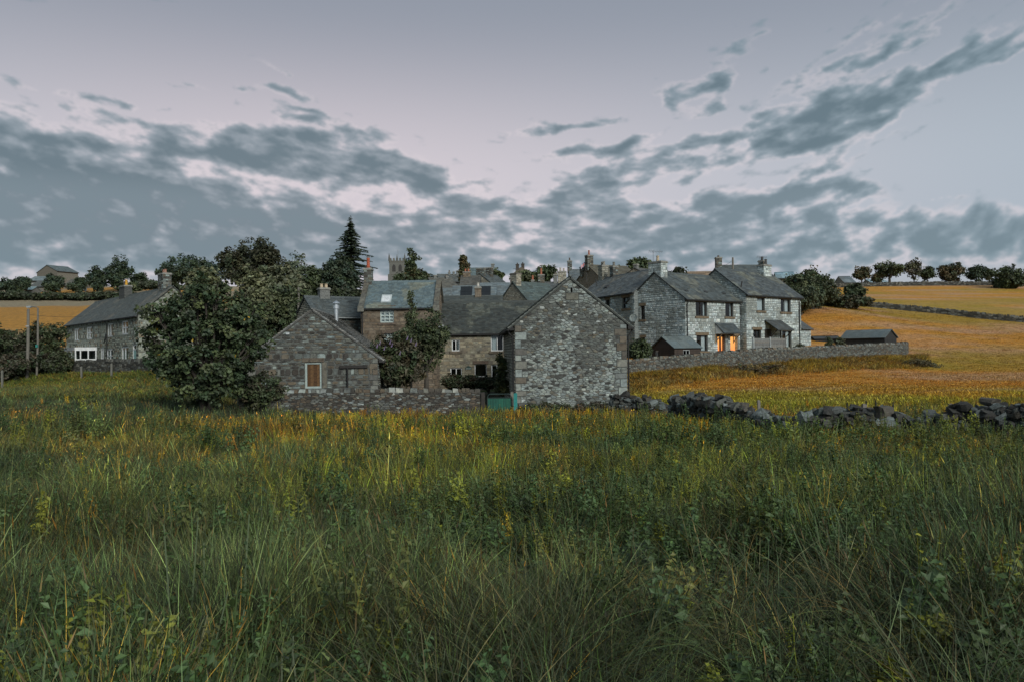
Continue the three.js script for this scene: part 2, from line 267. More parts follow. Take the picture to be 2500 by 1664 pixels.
// what grows where: colour of the sward by place
const C_green = [0.038, 0.095, 0.012], C_lush = [0.32, 0.33, 0.016], C_straw = [0.24, 0.19, 0.085], C_orange = [0.56, 0.26, 0.016], C_grey = [0.1, 0.15, 0.08], C_mown = [0.68, 0.31, 0.032], C_pink = [0.64, 0.36, 0.17], C_moss = [0.44, 0.3, 0.022];
function rightField(x, z) { return z < -36 && x > 6.5 && x > 6.5 + (z + 44) * -0.2; }
function sward(x, z) {
  const n1 = fbm(x * 0.11 + 20, z * 0.16 + 60, 4), n2 = fbm(x * 0.35 + 7, z * 0.45 + 3, 3), n3 = fbm(x * 0.05 + 80, z * 0.05 + 11, 3);
  if (x > 7 && z < -40 && z > -230) {                        // the mown field on the slope
    const s = fbm(x * 0.06 + z * 0.02, z * 0.3 + x * 0.05, 5), t = fbm(x * 0.03 + 5, z * 0.08 + 40, 4);
    let c = mix3(C_mown, C_pink, sstep(0.45, 0.66, s)); c = mix3(c, C_moss, sstep(0.47, 0.62, t) * 0.75 + 0.25 * sstep(0.5, 0.7, n2));
    const near = sstep(-60, -44, z); return mix3(c, mix3(C_lush, C_orange, sstep(0.52, 0.62, n1) * 0.6), near * 0.75);
  }
  if (x < -30 && z < -105) { const t = fbm(x * 0.07 + 9, z * 0.07, 4); return mix3([0.36, 0.3, 0.19], C_orange, sstep(0.44, 0.56, t) * 0.85); }
  if (z < -62) return mix3(C_green, C_straw, 0.3 * n1);
  const band = sstep(-15, -22, z) * sstep(-47, -40, z) * sstep(-17, -9, x + (z + 20) * 0.25), right = sstep(-6, 8, x);
  const n4 = fbm(x * 0.8 + 33, z * 0.9 + 21, 3), olive = mix3(C_green, C_grey, sstep(0.4, 0.54, n3 + 0.1 - x * 0.016) * 0.85);
  const lushZone = sstep(-7, -2, x) * sstep(-7, -12, z);  // zone where yellow-green grass grows: centre and right, from mid-meadow on
  let c = mix3(olive, C_lush, clamp(sstep(0.38, 0.54, n1) * (0.16 + 0.68 * lushZone) + band * 0.85 * sstep(0.3, 0.5, n2)));
  c = mix3(c, [0.03, 0.05, 0.016], sstep(0.54, 0.64, n4) * 0.6 * right + 0.4 * sstep(0.55, 0.65, n4));
  c = mix3(c, C_orange, sstep(0.47, 0.57, n2 * 0.7 + n4 * 0.3) * (0.04 + 0.9 * band));
  c = mix3(c, C_straw, sstep(0.57, 0.68, n4 * 0.5 + n2 * 0.5) * 0.3);
  const leftband = sstep(-27, -29, z) * sstep(-34, -31, z) * sstep(-4, -8, x); return mix3(c, C_orange, leftband * 0.8 * sstep(0.44, 0.56, n2));
}
{
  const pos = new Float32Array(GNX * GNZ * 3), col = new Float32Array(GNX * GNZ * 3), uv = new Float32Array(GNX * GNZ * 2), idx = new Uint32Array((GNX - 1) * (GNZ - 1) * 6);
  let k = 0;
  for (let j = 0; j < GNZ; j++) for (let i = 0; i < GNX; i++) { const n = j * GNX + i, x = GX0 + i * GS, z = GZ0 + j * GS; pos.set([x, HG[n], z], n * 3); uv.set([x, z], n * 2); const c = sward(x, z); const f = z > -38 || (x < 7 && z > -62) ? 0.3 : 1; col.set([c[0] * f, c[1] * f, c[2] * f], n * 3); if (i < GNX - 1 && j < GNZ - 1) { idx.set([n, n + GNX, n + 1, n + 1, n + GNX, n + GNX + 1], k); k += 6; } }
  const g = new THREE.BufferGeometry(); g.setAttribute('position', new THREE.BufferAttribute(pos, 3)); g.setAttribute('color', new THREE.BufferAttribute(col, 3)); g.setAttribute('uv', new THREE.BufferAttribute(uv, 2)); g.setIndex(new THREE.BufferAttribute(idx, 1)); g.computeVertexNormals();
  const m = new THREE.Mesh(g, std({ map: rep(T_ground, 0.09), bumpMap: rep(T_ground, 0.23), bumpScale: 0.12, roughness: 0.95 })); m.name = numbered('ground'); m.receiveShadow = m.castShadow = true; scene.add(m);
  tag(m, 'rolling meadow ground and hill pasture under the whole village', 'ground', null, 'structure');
}

// ---------- masonry ----------
const jit = (c, a, hue = 0.06) => { const f = 1 + rr(-a, a), h = rr(-hue, hue); return [c[0] * f * (1 + h), c[1] * f, c[2] * f * (1 - h)]; };
// courses of stones that fill a face; span(y) gives the face's width at a height, holes are left free
function courses({ y0, y1, span, holes = [], h, l, wavy = 0, gap = 0.012 }) {
  const ys = [y0]; while (ys[ys.length - 1] < y1 - h[0] * 0.7) ys.push(Math.min(y1, ys[ys.length - 1] + rr(h[0], h[1]))); ys[ys.length - 1] = y1;
  const snapped = new Set([0, ys.length - 1]);
  for (const e of holes.flatMap((q) => [q.y0, q.y1])) { let b = -1, bd = h[1]; ys.forEach((y, i) => { if (Math.abs(y - e) < bd && !(snapped.has(i) && Math.abs(y - e) > 1e-6)) { bd = Math.abs(y - e); b = i; } }); if (b >= 0) { ys[b] = e; snapped.add(b); } }
  const out = [], wy = (x, i) => snapped.has(i) ? 0 : (vnoise(x * 1.7 + i * 7.3, i * 3.1) - 0.5) * wavy;
  for (let i = 0; i < ys.length - 1; i++) {
    const a = ys[i], b = ys[i + 1], m = (a + b) / 2; if (b - a < 0.03) continue;
    const [L0, R0] = span(a), [L1, R1] = span(b); let parts = [[Math.min(L0, L1), Math.max(R0, R1)]];
    for (const q of holes) if (m > q.y0 && m < q.y1) parts = parts.flatMap(([s, e]) => q.x1 <= s || q.x0 >= e ? [[s, e]] : [[s, q.x0], [q.x1, e]].filter(([s, e]) => e - s > 0.03));
    for (const [s, e] of parts) {
      let x = s;
      while (x < e - 1e-6) {
        let w = rr(l[0], l[1]); if (R() < 0.12) w *= 1.5; if (e - x - w < l[0] * 0.8) w = e - x; const n = Math.min(e, x + w), k = gap / 2, j = wavy ? rr(-0.03, 0.03) : rr(-0.006, 0.006);
        const q = [[Math.max(x + k, L0), a + k + wy(x, i)], [Math.min(n - k, R0), a + k + wy(n, i)], [Math.min(n - k + (n < e ? j : 0), R1), b - k + wy(n, i + 1)], [Math.max(x + k + (x > s ? j : 0), L1), b - k + wy(x, i + 1)]];
        if (q[1][0] - q[0][0] > 0.02 || q[2][0] - q[3][0] > 0.02) { if (q[1][0] < q[0][0]) q[1][0] = q[0][0] = (q[1][0] + q[0][0]) / 2; if (q[2][0] < q[3][0]) q[2][0] = q[3][0] = (q[2][0] + q[3][0]) / 2; out.push({ q, area: (n - x) * (b - a), cx: (x + n) / 2, cy: m, w: n - x, h: b - a }); }
        x = n;
      }
    }
  }
  return out;
}
// random rubble: stones as cells round scattered points, fitted to the edges of the face
function cells({ edges, x0, x1, y0, y1, holes = [], cell: [cw, ch], gap = 0.014, drop = 0.16 }) {
  const nx = Math.ceil((x1 - x0) / cw) + 1, ny = Math.ceil((y1 - y0) / ch) + 1, site = [], out = [];
  const inside = (x, y) => edges.every(([a, b, c]) => a * x + b * y <= c) && !holes.some((q) => x > q.x0 && x < q.x1 && y > q.y0 && y < q.y1);
  for (let j = 0; j < ny; j++) for (let i = 0; i < nx; i++) { const x = x0 + (i + (j % 2) * 0.5 + rr(-0.42, 0.42)) * cw, y = y0 + (j + 0.5 + rr(-0.36, 0.36)) * ch; site.push(R() > drop && inside(x, y) ? [x, y] : null); }
  const cut = (P, a, b, c) => { const o = []; for (let k = 0; k < P.length; k++) { const p = P[k], q = P[(k + 1) % P.length], dp = a * p[0] + b * p[1] - c, dq = a * q[0] + b * q[1] - c; if (dp <= 0) o.push(p); if (dp * dq < 0) { const t = dp / (dp - dq); o.push([lerp(p[0], q[0], t), lerp(p[1], q[1], t)]); } } return o; };
  for (let j = 0; j < ny; j++) for (let i = 0; i < nx; i++) {
    const s = site[j * nx + i]; if (!s) continue;
    let P = [[s[0] - cw * 1.3, s[1] - ch * 1.2], [s[0] + cw * 1.3, s[1] - ch * 1.2], [s[0] + cw * 1.3, s[1] + ch * 1.2], [s[0] - cw * 1.3, s[1] + ch * 1.2]];
    for (let dj = -3; dj <= 3; dj++) for (let di = -3; di <= 3; di++) { if (!di && !dj) continue; const jj = j + dj, ii = i + di; if (jj < 0 || ii < 0 || jj >= ny || ii >= nx) continue; const q = site[jj * nx + ii]; if (!q) continue; const ax = (q[0] - s[0]) / cw / cw, ay = (q[1] - s[1]) / ch / ch; P = cut(P, ax, ay, ax * (q[0] + s[0]) / 2 + ay * (q[1] + s[1]) / 2); if (P.length < 3) break; }
    for (const e of edges) P = cut(P, ...e);
    for (const h of holes) { if (s[0] < h.x0 - cw * 2 || s[0] > h.x1 + cw * 2 || s[1] < h.y0 - ch * 2 || s[1] > h.y1 + ch * 2) continue; const d = [[h.x0 - s[0], [1, 0, h.x0]], [s[0] - h.x1, [-1, 0, -h.x1]], [h.y0 - s[1], [0, 1, h.y0]], [s[1] - h.y1, [0, -1, -h.y1]]].sort((a, b) => b[0] - a[0])[0]; P = cut(P, ...d[1]); }
    P = P.filter((p, k) => { const q = P[(k + 1) % P.length]; return q && Math.hypot(p[0] - q[0], p[1] - q[1]) > 0.012; }); if (P.length < 3) continue;
    let A = 0; P.forEach((p, k) => { const q = P[(k + 1) % P.length]; A += p[0] * q[1] - q[0] * p[1]; }); A = Math.abs(A) / 2; if (A < 0.0015) continue;
    const n = P.length, cx = P.reduce((a, b) => a + b[0], 0) / n, cy = P.reduce((a, b) => a + b[1], 0) / n; P = P.map(([x, y]) => { const l = Math.hypot(x - cx, y - cy), f = Math.max(0.5, 1 - gap * 0.6 / l); return [cx + (x - cx) * f, cy + (y - cy) * f]; });
    out.push({ poly: P, area: A, cx, cy });
  }
  return out;
}
// sets stones on a face: up to `single` of the largest as meshes of their own, the rest as one
function layStones(list, m, parent, style, single = 0, name = 'stone', mat = M.stone) {
  const order = [...list].sort((a, b) => b.area - a.area), pickOut = new Set(order.slice(0, single)), rest = new GB(); rest.m = m;
  for (const s of list) {
    const one = pickOut.has(s), g = one ? new GB() : rest; g.m = m; g.col = style.color(s);
    const z = style.proud ? rr(style.proud[0], style.proud[1]) : 0.02;
    if (s.poly) g.poly(s.poly, -0.03, z); else if (style.rough) g.rough(s.q, -0.03, z); else g.block(s.q, -0.03, z, style.bev ?? 0.015);
    if (one) g.build(name, mat, parent);
  }
  if (rest.p.length) tag(rest.build(name === 'stone' ? 'small_stones' : name + 's', mat, parent), null, null, null, 'stuff');
}
const STYLE = {
  lime: { h: [0.14, 0.2], l: [0.18, 0.42], gap: 0.022, proud: [0.01, 0.035], bev: 0.022, mortar: [0.24, 0.27, 0.265], color: (s) => jit(fbm(s.cx * 0.6 + s.cy * 0.1 + 9, s.cy * 0.5 + 21, 4) > 0.6 - R() * 0.1 ? [0.36, 0.4, 0.375] : R() < 0.14 ? [0.32, 0.38, 0.38] : R() < 0.12 ? [0.72, 0.78, 0.77] : [0.6, 0.69, 0.685], 0.17, 0.03) },
  limeTan: { h: [0.14, 0.2], l: [0.18, 0.42], gap: 0.03, proud: [0.015, 0.035], bev: 0.022, mortar: [0.2, 0.19, 0.16], color: () => jit(R() < 0.2 ? [0.3, 0.28, 0.22] : [0.46, 0.44, 0.36], 0.18, 0.04) },
  rubble: { cell: [0.225, 0.11], h: [0.11, 0.22], l: [0.13, 0.34], gap: 0.012, wavy: 0.07, rough: true, proud: [0.012, 0.05], mortar: [0.13, 0.14, 0.135], color: (s) => { const n = fbm(s.cx * 0.7 + 6, s.cy * 0.7 + 5, 4), t = R(); let c = mix3([0.145, 0.158, 0.145], [0.31, 0.355, 0.335], sstep(0.36, 0.62, n + (t - 0.5) * 0.28)); const k = R(); if (k < 0.09) c = mix3(c, [0.165, 0.145, 0.105], 0.8); else if (k < 0.18) c = [0.07, 0.072, 0.066]; else if (k > 0.965) c = [0.46, 0.5, 0.47]; return jit(c, 0.22, 0.04); } },
  grit: { rough: true, h: [0.08, 0.2], l: [0.16, 0.55], gap: 0.02, wavy: 0.05, proud: [0.01, 0.045], bev: 0.02, mortar: [0.13, 0.14, 0.13], color: (s) => { const t = R(); return t < 0.3 ? jit([0.08, 0.075, 0.065], 0.3) : t < 0.55 ? jit([0.16, 0.14, 0.105], 0.25) : t > 0.88 ? jit([0.3, 0.36, 0.34], 0.15) : jit([0.17, 0.19, 0.175], 0.25); } },
  brown: { h: [0.14, 0.2], l: [0.25, 0.55], gap: 0.016, proud: [0.008, 0.022], bev: 0.015, mortar: [0.16, 0.14, 0.11], color: () => jit(R() < 0.25 ? [0.17, 0.13, 0.09] : [0.25, 0.2, 0.145], 0.2, 0.05) },
  buff: { h: [0.11, 0.2], l: [0.2, 0.5], gap: 0.016, wavy: 0.03, proud: [0.008, 0.025], bev: 0.015, mortar: [0.26, 0.24, 0.18], color: () => jit(R() < 0.25 ? [0.2, 0.18, 0.14] : [0.33, 0.3, 0.22], 0.2, 0.07) },
  mottled: { rough: true, h: [0.1, 0.24], l: [0.16, 0.5], gap: 0.02, wavy: 0.03, proud: [0.01, 0.035], bev: 0.02, mortar: [0.26, 0.28, 0.24], color: () => { const t = R(); return t < 0.22 ? jit([0.12, 0.12, 0.1], 0.3) : t < 0.36 ? jit([0.27, 0.21, 0.14], 0.2) : jit([0.36, 0.39, 0.33], 0.2); } },
  plainGrey: { mortar: [0.2, 0.21, 0.2] }, plainTan: { mortar: [0.24, 0.21, 0.16] }, plainDark: { mortar: [0.1, 0.105, 0.1] },
};

// ---------- a house: frame (front along +x, facing +z), walls with real openings, slated roof ----------
const basis = (X, Y, Z, o) => new THREE.Matrix4().makeBasis(V(...X), V(...Y), V(...Z)).setPosition(V(...o));
class House {
  constructor(o) {
    Object.assign(this, { style: 'mottled', over: 0.22, verge: 0.12, sink: 1.2, ...o });
    this.g = thing(o.name, o.label, o.category ?? 'house', o.group, o.pos, o.yaw);
    const { L, W } = this;
    this.face = { front: [basis([1, 0, 0], [0, 1, 0], [0, 0, 1], [0, 0, 0]), L], back: [basis([-1, 0, 0], [0, 1, 0], [0, 0, -1], [L, 0, -W]), L], left: [basis([0, 0, 1], [0, 1, 0], [-1, 0, 0], [0, 0, -W]), W], right: [basis([0, 0, -1], [0, 1, 0], [1, 0, 0], [L, 0, 0]), W] };
    this.slope = (this.ridge - this.eave) / (W / 2);
  }
  // where a line of sight meets one of the walls, in that wall's own coordinates
  px(side, u, v, out = 0) { const inv = this.g.matrixWorld.clone().multiply(this.face[side][0]).invert(), a = camera.position.clone().applyMatrix4(inv), b = at(u, v, 50).applyMatrix4(inv).sub(a), t = (out - a.z) / b.z; return [a.x + b.x * t, a.y + b.y * t]; }
  rect(side, [u0, v0, u1, v1]) { const um = (u0 + u1) / 2, vm = (v0 + v1) / 2, a = this.px(side, u0, vm)[0], b = this.px(side, u1, vm)[0]; return { x0: Math.min(a, b), x1: Math.max(a, b), y0: this.px(side, um, v1)[1], y1: this.px(side, um, v0)[1] }; }
  topAt(side, s) { return side === 'left' || side === 'right' ? this.eave + this.slope * Math.min(s, this.W - s) : this.eave; }
  wall(side, { openings = [], style = this.style, single = 0, quoins = 0, quoinColor, stones = true, extraHoles = [] } = {}) {
    const [m, w] = this.face[side], gable = side === 'left' || side === 'right', e = gable ? 0.006 : 0.003, st = STYLE[style], y0 = -this.sink;
    const sh = new THREE.Shape([new THREE.Vector2(e, y0), new THREE.Vector2(w - e, y0), new THREE.Vector2(w - e, this.eave + 0.02)]);
    if (gable) sh.lineTo(w / 2, this.ridge + 0.02);
    sh.lineTo(e, this.eave + 0.02); sh.closePath();
    for (const q of openings) { const h = new THREE.Path([new THREE.Vector2(q.x0, q.y0), new THREE.Vector2(q.x0, q.y1), new THREE.Vector2(q.x1, q.y1), new THREE.Vector2(q.x1, q.y0)]); h.closePath(); sh.holes.push(h); }
    const ex = new THREE.ExtrudeGeometry(sh, { depth: 0.38, bevelEnabled: false }); ex.translate(0, 0, -0.38); ex.applyMatrix4(m);
    const n = ex.attributes.position.count, col = new Float32Array(n * 3); for (let i = 0; i < n; i++) col.set(st.mortar, i * 3); ex.setAttribute('color', new THREE.BufferAttribute(col, 3));
    const wm = new THREE.Mesh(ex, M.mortar); wm.name = 'wall'; wm.castShadow = wm.receiveShadow = true; this.g.add(wm);
    const holes = [...openings, ...openings.flatMap((q) => q.trim ?? []), ...extraHoles];
    if (quoins) { // dressed corner stones, long and short in turn
      for (const right of [false, true]) { let y = -0.6, k = 0; while (y < this.eave - 0.15) { const h = Math.min(this.eave - 0.02 - y, rr(0.3, 0.5)), l = (k++ % 2 ? rr(0.3, 0.42) : rr(0.5, 0.72)) * quoins, q = { x0: right ? w - l : 0.0, x1: right ? w : l, y0: y, y1: y + h }; holes.push(q); const g = new GB(); g.m = m; g.col = jit(quoinColor ?? pick([[0.16, 0.14, 0.11], [0.2, 0.21, 0.19], [0.13, 0.125, 0.11], [0.3, 0.34, 0.32]]), 0.2); g.block([[q.x0 + 0.006, q.y0 + 0.006], [q.x1 - 0.006, q.y0 + 0.006], [q.x1 - 0.006, q.y1 - 0.006], [q.x0 + 0.006, q.y1 - 0.006]], -0.03, rr(0.03, 0.05), 0.02); g.build('quoin', M.stone, wm); y += h; } }
    }
    if (stones && st.h) {
      const span = (y) => { if (!gable || y <= this.eave) return [0.0, w]; const k = (y - this.eave) / this.slope; return k >= w / 2 ? [w / 2, w / 2] : [k, w - k]; };
      const yb = Math.max(y0, -0.6), edges = [[-1, 0, 0], [1, 0, w], [0, -1, -yb], gable ? [0, 1, this.ridge] : [0, 1, this.eave]]; if (gable) edges.push([-this.slope, 1, this.eave], [this.slope, 1, this.eave + this.slope * w]);
      layStones(st.cell ? cells({ edges, x0: 0, x1: w, y0: yb, y1: gable ? this.ridge : this.eave, holes, ...st }) : courses({ y0: yb, y1: gable ? this.ridge - 0.05 : this.eave, span, holes, ...st }), m, wm, st, single);
    }
    return wm;
  }
  window(side, q, { frame = [0.8, 0.84, 0.84], bars = 2, rows = 1, lintel, sill, recess = 0.14, fw = 0.055, curtain, name = 'window', glow, label } = {}) {
    const [m] = this.face[side], g = new GB(), z1 = -recess, z0 = z1 - 0.07, { x0, x1, y0, y1 } = q; g.m = m; g.col = frame;
    g.box(x0, x0 + fw, y0, y1, z0, z1); g.box(x1 - fw, x1, y0, y1, z0, z1); g.box(x0 + fw, x1 - fw, y0, y0 + fw, z0, z1 - 0.002); g.box(x0 + fw, x1 - fw, y1 - fw, y1, z0, z1 - 0.002);
    for (let i = 1; i < bars; i++) { const x = lerp(x0, x1, i / bars), b = fw * 0.45; g.box(x - b, x + b, y0 + fw, y1 - fw, z0 + 0.005, z1 - 0.004); }
    for (let i = 1; i < rows; i++) { const y = lerp(y0, y1, i / rows), b = fw * 0.45; g.box(x0 + fw, x1 - fw, y - b, y + b, z0 + 0.008, z1 - 0.006); }
    const f = g.build(name, M.paint, this.g); if (label) f.userData.label = label;
    const p = new GB(); p.m = m; p.quad([x0 + fw, y0 + fw, z0 + 0.03], [x1 - fw, y0 + fw, z0 + 0.03], [x1 - fw, y1 - fw, z0 + 0.03], [x0 + fw, y1 - fw, z0 + 0.03]); p.build('pane', M.glass, f);
    if (lintel) { const l = new GB(); l.m = m; l.col = lintel; l.block([[x0 - 0.16, y1], [x1 + 0.16, y1], [x1 + 0.16, y1 + 0.26], [x0 - 0.16, y1 + 0.26]], -0.1, 0.045, 0.012); l.build('lintel', M.stone, f); }
    if (sill) { const l = new GB(); l.m = m; l.col = sill; l.block([[x0 - 0.16, y0 - 0.2], [x1 + 0.16, y0 - 0.2], [x1 + 0.16, y0], [x0 - 0.16, y0]], -0.14, 0.1, 0.015); l.build('sill', M.stone, f); }
    if (curtain) { for (const [a, b] of curtain) { const c = new GB(); c.m = m; c.col = [0.55, 0.58, 0.58]; const N = 10, A = lerp(x0, x1, a), Bx = lerp(x0, x1, b); for (let i = 0; i < N; i++) { const xa = lerp(A, Bx, i / N), xb = lerp(A, Bx, (i + 1) / N), za = z0 - 0.08 + 0.02 * Math.sin(i * 2.2), zb = z0 - 0.08 + 0.02 * Math.sin((i + 1) * 2.2); c.quad([xa, y0 + 0.03, za], [xb, y0 + 0.03, zb], [xb, y1 - 0.03, zb], [xa, y1 - 0.03, za]); } c.build('curtain', M.plain, f); } }
    return f;
  }
  trim(q, lintel = true, sill = true) { q.trim = []; if (lintel) q.trim.push({ x0: q.x0 - 0.16, x1: q.x1 + 0.16, y0: q.y1, y1: q.y1 + 0.26 }); if (sill) q.trim.push({ x0: q.x0 - 0.16, x1: q.x1 + 0.16, y0: q.y0 - 0.2, y1: q.y0 }); return q; }
  roof({ slate = [0.28, 0.2], color = [0.075, 0.09, 0.09], vary = 0.22, thick = 0.018, lift = 0.012, ridgeTile = true, sides = ['front', 'back'], moss, ridgeColor, verge = this.verge, tileSag = 0 } = {}) {
    const { L, W, eave, ridge, over } = this, k = this.slope, len = Math.hypot(W / 2, ridge - eave), cs = (W / 2) / len, sn = (ridge - eave) / len, ov = over / cs;
    this.rm = { front: basis([1, 0, 0], [0, sn, -cs], [0, cs, sn], [0, eave + 0.01, 0]), back: basis([-1, 0, 0], [0, sn, cs], [0, cs, -sn], [L, eave + 0.01, -W]) };
    color = color.map((c) => c * 1.4); if (moss) { const mf = moss; moss = (...a) => mf(...a).map((c) => c * 1.4); }
    this.slopeLen = len; const deck = new GB(); deck.col = color.map((c) => c * 0.5);
    for (const s of ['front', 'back']) { deck.m = this.rm[s]; deck.box(-verge, L + verge, -ov, len - (s === 'front' ? 0 : 0.004), 0.0, 0.07); }
    const R0 = deck.build('roof', M.wood, this.g); this.roofMesh = R0;
    const g = new GB();
    for (const s of sides) {
      g.m = this.rm[s]; let y = -ov - 0.03, row = 0; const ex = slate[1];
      while (y < len - 0.05) {
        const e = Math.min(ex, len - y), sag = tileSag * Math.sin(row * 1.7);
        let x = -verge - 0.02 - (row % 2) * slate[0] / 2;
        while (x < L + verge + 0.02) {
          const w = slate[0] * rr(0.8, 1.2), a = Math.max(-verge - 0.02, x + 0.004), b = Math.min(L + verge + 0.02, x + w - 0.004); x += w; if (b - a < 0.05) continue;
          const n = moss ? moss(a, y, s) : null, dy = rr(-0.012, 0.012), z = 0.075 + rr(0, 0.008) + sag; g.col = jit(n ?? color, vary, 0.05);
          const y0 = y + dy, y1 = y + e * 1.12, t0 = z + thick + lift, t1 = z + thick * 0.3;
          g.quad([a, y0, t0], [b, y0, t0], [b, y1, t1], [a, y1, t1]); g.quad([a, y0, z - 0.01], [b, y0, z - 0.01], [b, y0, t0], [a, y0, t0]); g.quad([a, y1, t1], [a, y1, z - 0.01], [a, y0, z - 0.01], [a, y0, t0]); g.quad([b, y0, t0], [b, y0, z - 0.01], [b, y1, z - 0.01], [b, y1, t1]);
        }
        y += e; row++;
      }
    }
    tag(g.build('slates', M.slate, R0), null, null, null, 'stuff');
    if (ridgeTile) { const n = Math.max(2, Math.round((L + 2 * verge) / 0.45)), w = (L + 2 * verge) / n; const t = new GB(); t.col = [1, 1, 1].map((_, i) => (ridgeColor ?? color.map((c) => c * 1.15))[i]); const h = 0.2; for (const sg of [1, -1]) { t.quad([-w / 2 + 0.004, 0.03, 0], [w / 2 - 0.004, 0.03, 0], [w / 2 - 0.004, 0.03 - h * sn, sg * h * cs], [-w / 2 + 0.004, 0.03 - h * sn, sg * h * cs]); t.quad([-w / 2 + 0.004, -0.02, 0], [w / 2 - 0.004, -0.02, 0], [w / 2 - 0.004, -0.02 - h * sn, sg * h * cs * 0.8], [-w / 2 + 0.004, -0.02 - h * sn, sg * h * cs * 0.8]); t.quad([-w / 2 + 0.004, -0.02 - h * sn, sg * h * cs * 0.8], [w / 2 - 0.004, -0.02 - h * sn, sg * h * cs * 0.8], [w / 2 - 0.004, 0.03 - h * sn, sg * h * cs], [-w / 2 + 0.004, 0.03 - h * sn, sg * h * cs]); } t.tube([[-w / 2 + 0.004, 0.03, 0], [w / 2 - 0.004, 0.03, 0]], 0.045, 6); const geo = t.geometry(); for (let i = 0; i < n; i++) { const q = new THREE.Mesh(geo, M.slate); q.name = 'ridge_tile'; q.castShadow = q.receiveShadow = true; q.position.set(-verge + (i + 0.5) * w, ridge + 0.1 / cs + rr(-0.008, 0.012), -W / 2); q.rotation.z = rr(-0.012, 0.012); R0.add(q); } }
    return R0;
  }
  gutter(side, col = [0.02, 0.022, 0.022], pipes = [], down = 0.3) {
    const g = new GB(); g.col = col; g.m = this.face[side][0]; const w = this.face[side][1], y = this.eave - this.over * this.slope - 0.02, z = this.over + 0.05;
    g.tube([[-this.verge, y, z], [w + this.verge, y, z]], 0.06, 7); g.box(-this.verge + 0.01, w + this.verge - 0.01, y - 0.03, y + 0.16, 0.06, z - 0.07);
    g.build('gutter', M.plain, this.g);
    for (const x of pipes) { const p = new GB(); p.col = col; p.m = this.face[side][0]; p.tube([[x, y - 0.03, z], [x, y - 0.2, z - 0.06], [x, y - 0.4, 0.1], [x, -down, 0.1]], 0.045, 8); for (const yy of [0.8, 2.4, 4]) if (yy < this.eave - 0.6) p.tube([[x, yy, 0.1], [x, yy + 0.08, 0.1]], 0.062, 8); p.build('downpipe', M.plain, this.g); }
  }
  chimney(x, z, { w = 0.7, d = 0.55, h = 1.2, base = this.ridge - 0.4, style = 'lime', pots = [], cap = [0.3, 0.3, 0.27], potColor = [0.42, 0.14, 0.07], potH = 0.4 } = {}) {
    const st = STYLE[style], core = new GB(); core.col = st.mortar; core.box(x - w / 2, x + w / 2, base, base + h, z - d / 2, z + d / 2);
    const c = core.build('chimney', M.mortar, this.g);
    if (st.h) { const s = new GB(); for (const [X, Z, o, ww] of [[[1, 0, 0], [0, 0, 1], [x - w / 2, base, z + d / 2], w], [[-1, 0, 0], [0, 0, -1], [x + w / 2, base, z - d / 2], w], [[0, 0, 1], [-1, 0, 0], [x - w / 2, base, z - d / 2], d], [[0, 0, -1], [1, 0, 0], [x + w / 2, base, z + d / 2], d]]) { s.m = basis(X, [0, 1, 0], Z, o); for (const q of courses({ y0: 0, y1: h, span: () => [0, ww], h: [0.15, 0.24], l: [0.18, 0.4], gap: 0.015 })) { s.col = st.color(q); s.block(q.q, -0.02, rr(0.01, 0.025), 0.015); } } tag(s.build('small_stones', M.stone, c), null, null, null, 'stuff'); }
    const k = new GB(); k.col = cap; k.box(x - w / 2 - 0.07, x + w / 2 + 0.07, base + h, base + h + 0.1, z - d / 2 - 0.07, z + d / 2 + 0.07); k.box(x - w / 2 - 0.02, x + w / 2 + 0.02, base + h + 0.1, base + h + 0.18, z - d / 2 - 0.02, z + d / 2 + 0.02); k.build('cap', M.stone, c);
    for (const [px, col, ph] of pots) { const p = new GB(); p.col = col ?? potColor; const y = base + h + 0.16, H = ph ?? potH; p.tube([[x + px, y, z], [x + px, y + H * 0.15, z], [x + px, y + H * 0.85, z], [x + px, y + H * 0.86, z], [x + px, y + H, z]], [0.15, 0.14, 0.115, 0.14, 0.135], 10); p.build('chimney_pot', M.terra, c, false); }
    return c;
  }
  dish(side, s, y, r = 0.35, col = [0.25, 0.28, 0.28], aim = [0.3, 0.25, 1]) {
    const [m] = this.face[side], g = new GB(); g.m = m; g.col = col; const c = V(s, y, 0.42), n = V(...aim).normalize(), u = V(0, 1, 0).cross(n).normalize(), v = n.clone().cross(u), P = (rad, a, dz) => { const q = c.clone().addScaledVector(u, Math.cos(a) * rad).addScaledVector(v, Math.sin(a) * rad).addScaledVector(n, dz); return [q.x, q.y, q.z]; };
    const K = 4, N = 16; for (let k = 0; k < K; k++) for (let i = 0; i < N; i++) { const a = i / N * 6.2832, b = (i + 1) / N * 6.2832, r0 = r * k / K, r1 = r * (k + 1) / K, f = (q) => (q / r) ** 2 * r * 0.25; g.quad(P(r0, a, f(r0)), P(r1, a, f(r1)), P(r1, b, f(r1)), P(r0, b, f(r0))); g.quad(P(r0, a, f(r0) - 0.012), P(r0, b, f(r0) - 0.012), P(r1, b, f(r1) - 0.012), P(r1, a, f(r1) - 0.012)); }
    g.col = [0.12, 0.12, 0.12]; g.tube([[s, y - 0.1, 0], [s, y - 0.08, 0.2], [s, y, 0.4]], 0.022, 6); const f = P(0, 0, r * 0.95); g.tube([P(r * 0.95, -1.57, r * 0.2), f], 0.012, 5); g.box(f[0] - 0.04, f[0] + 0.04, f[1] - 0.04, f[1] + 0.04, f[2] - 0.04, f[2] + 0.04);
    g.build('satellite_dish', M.plain, this.g);
  }
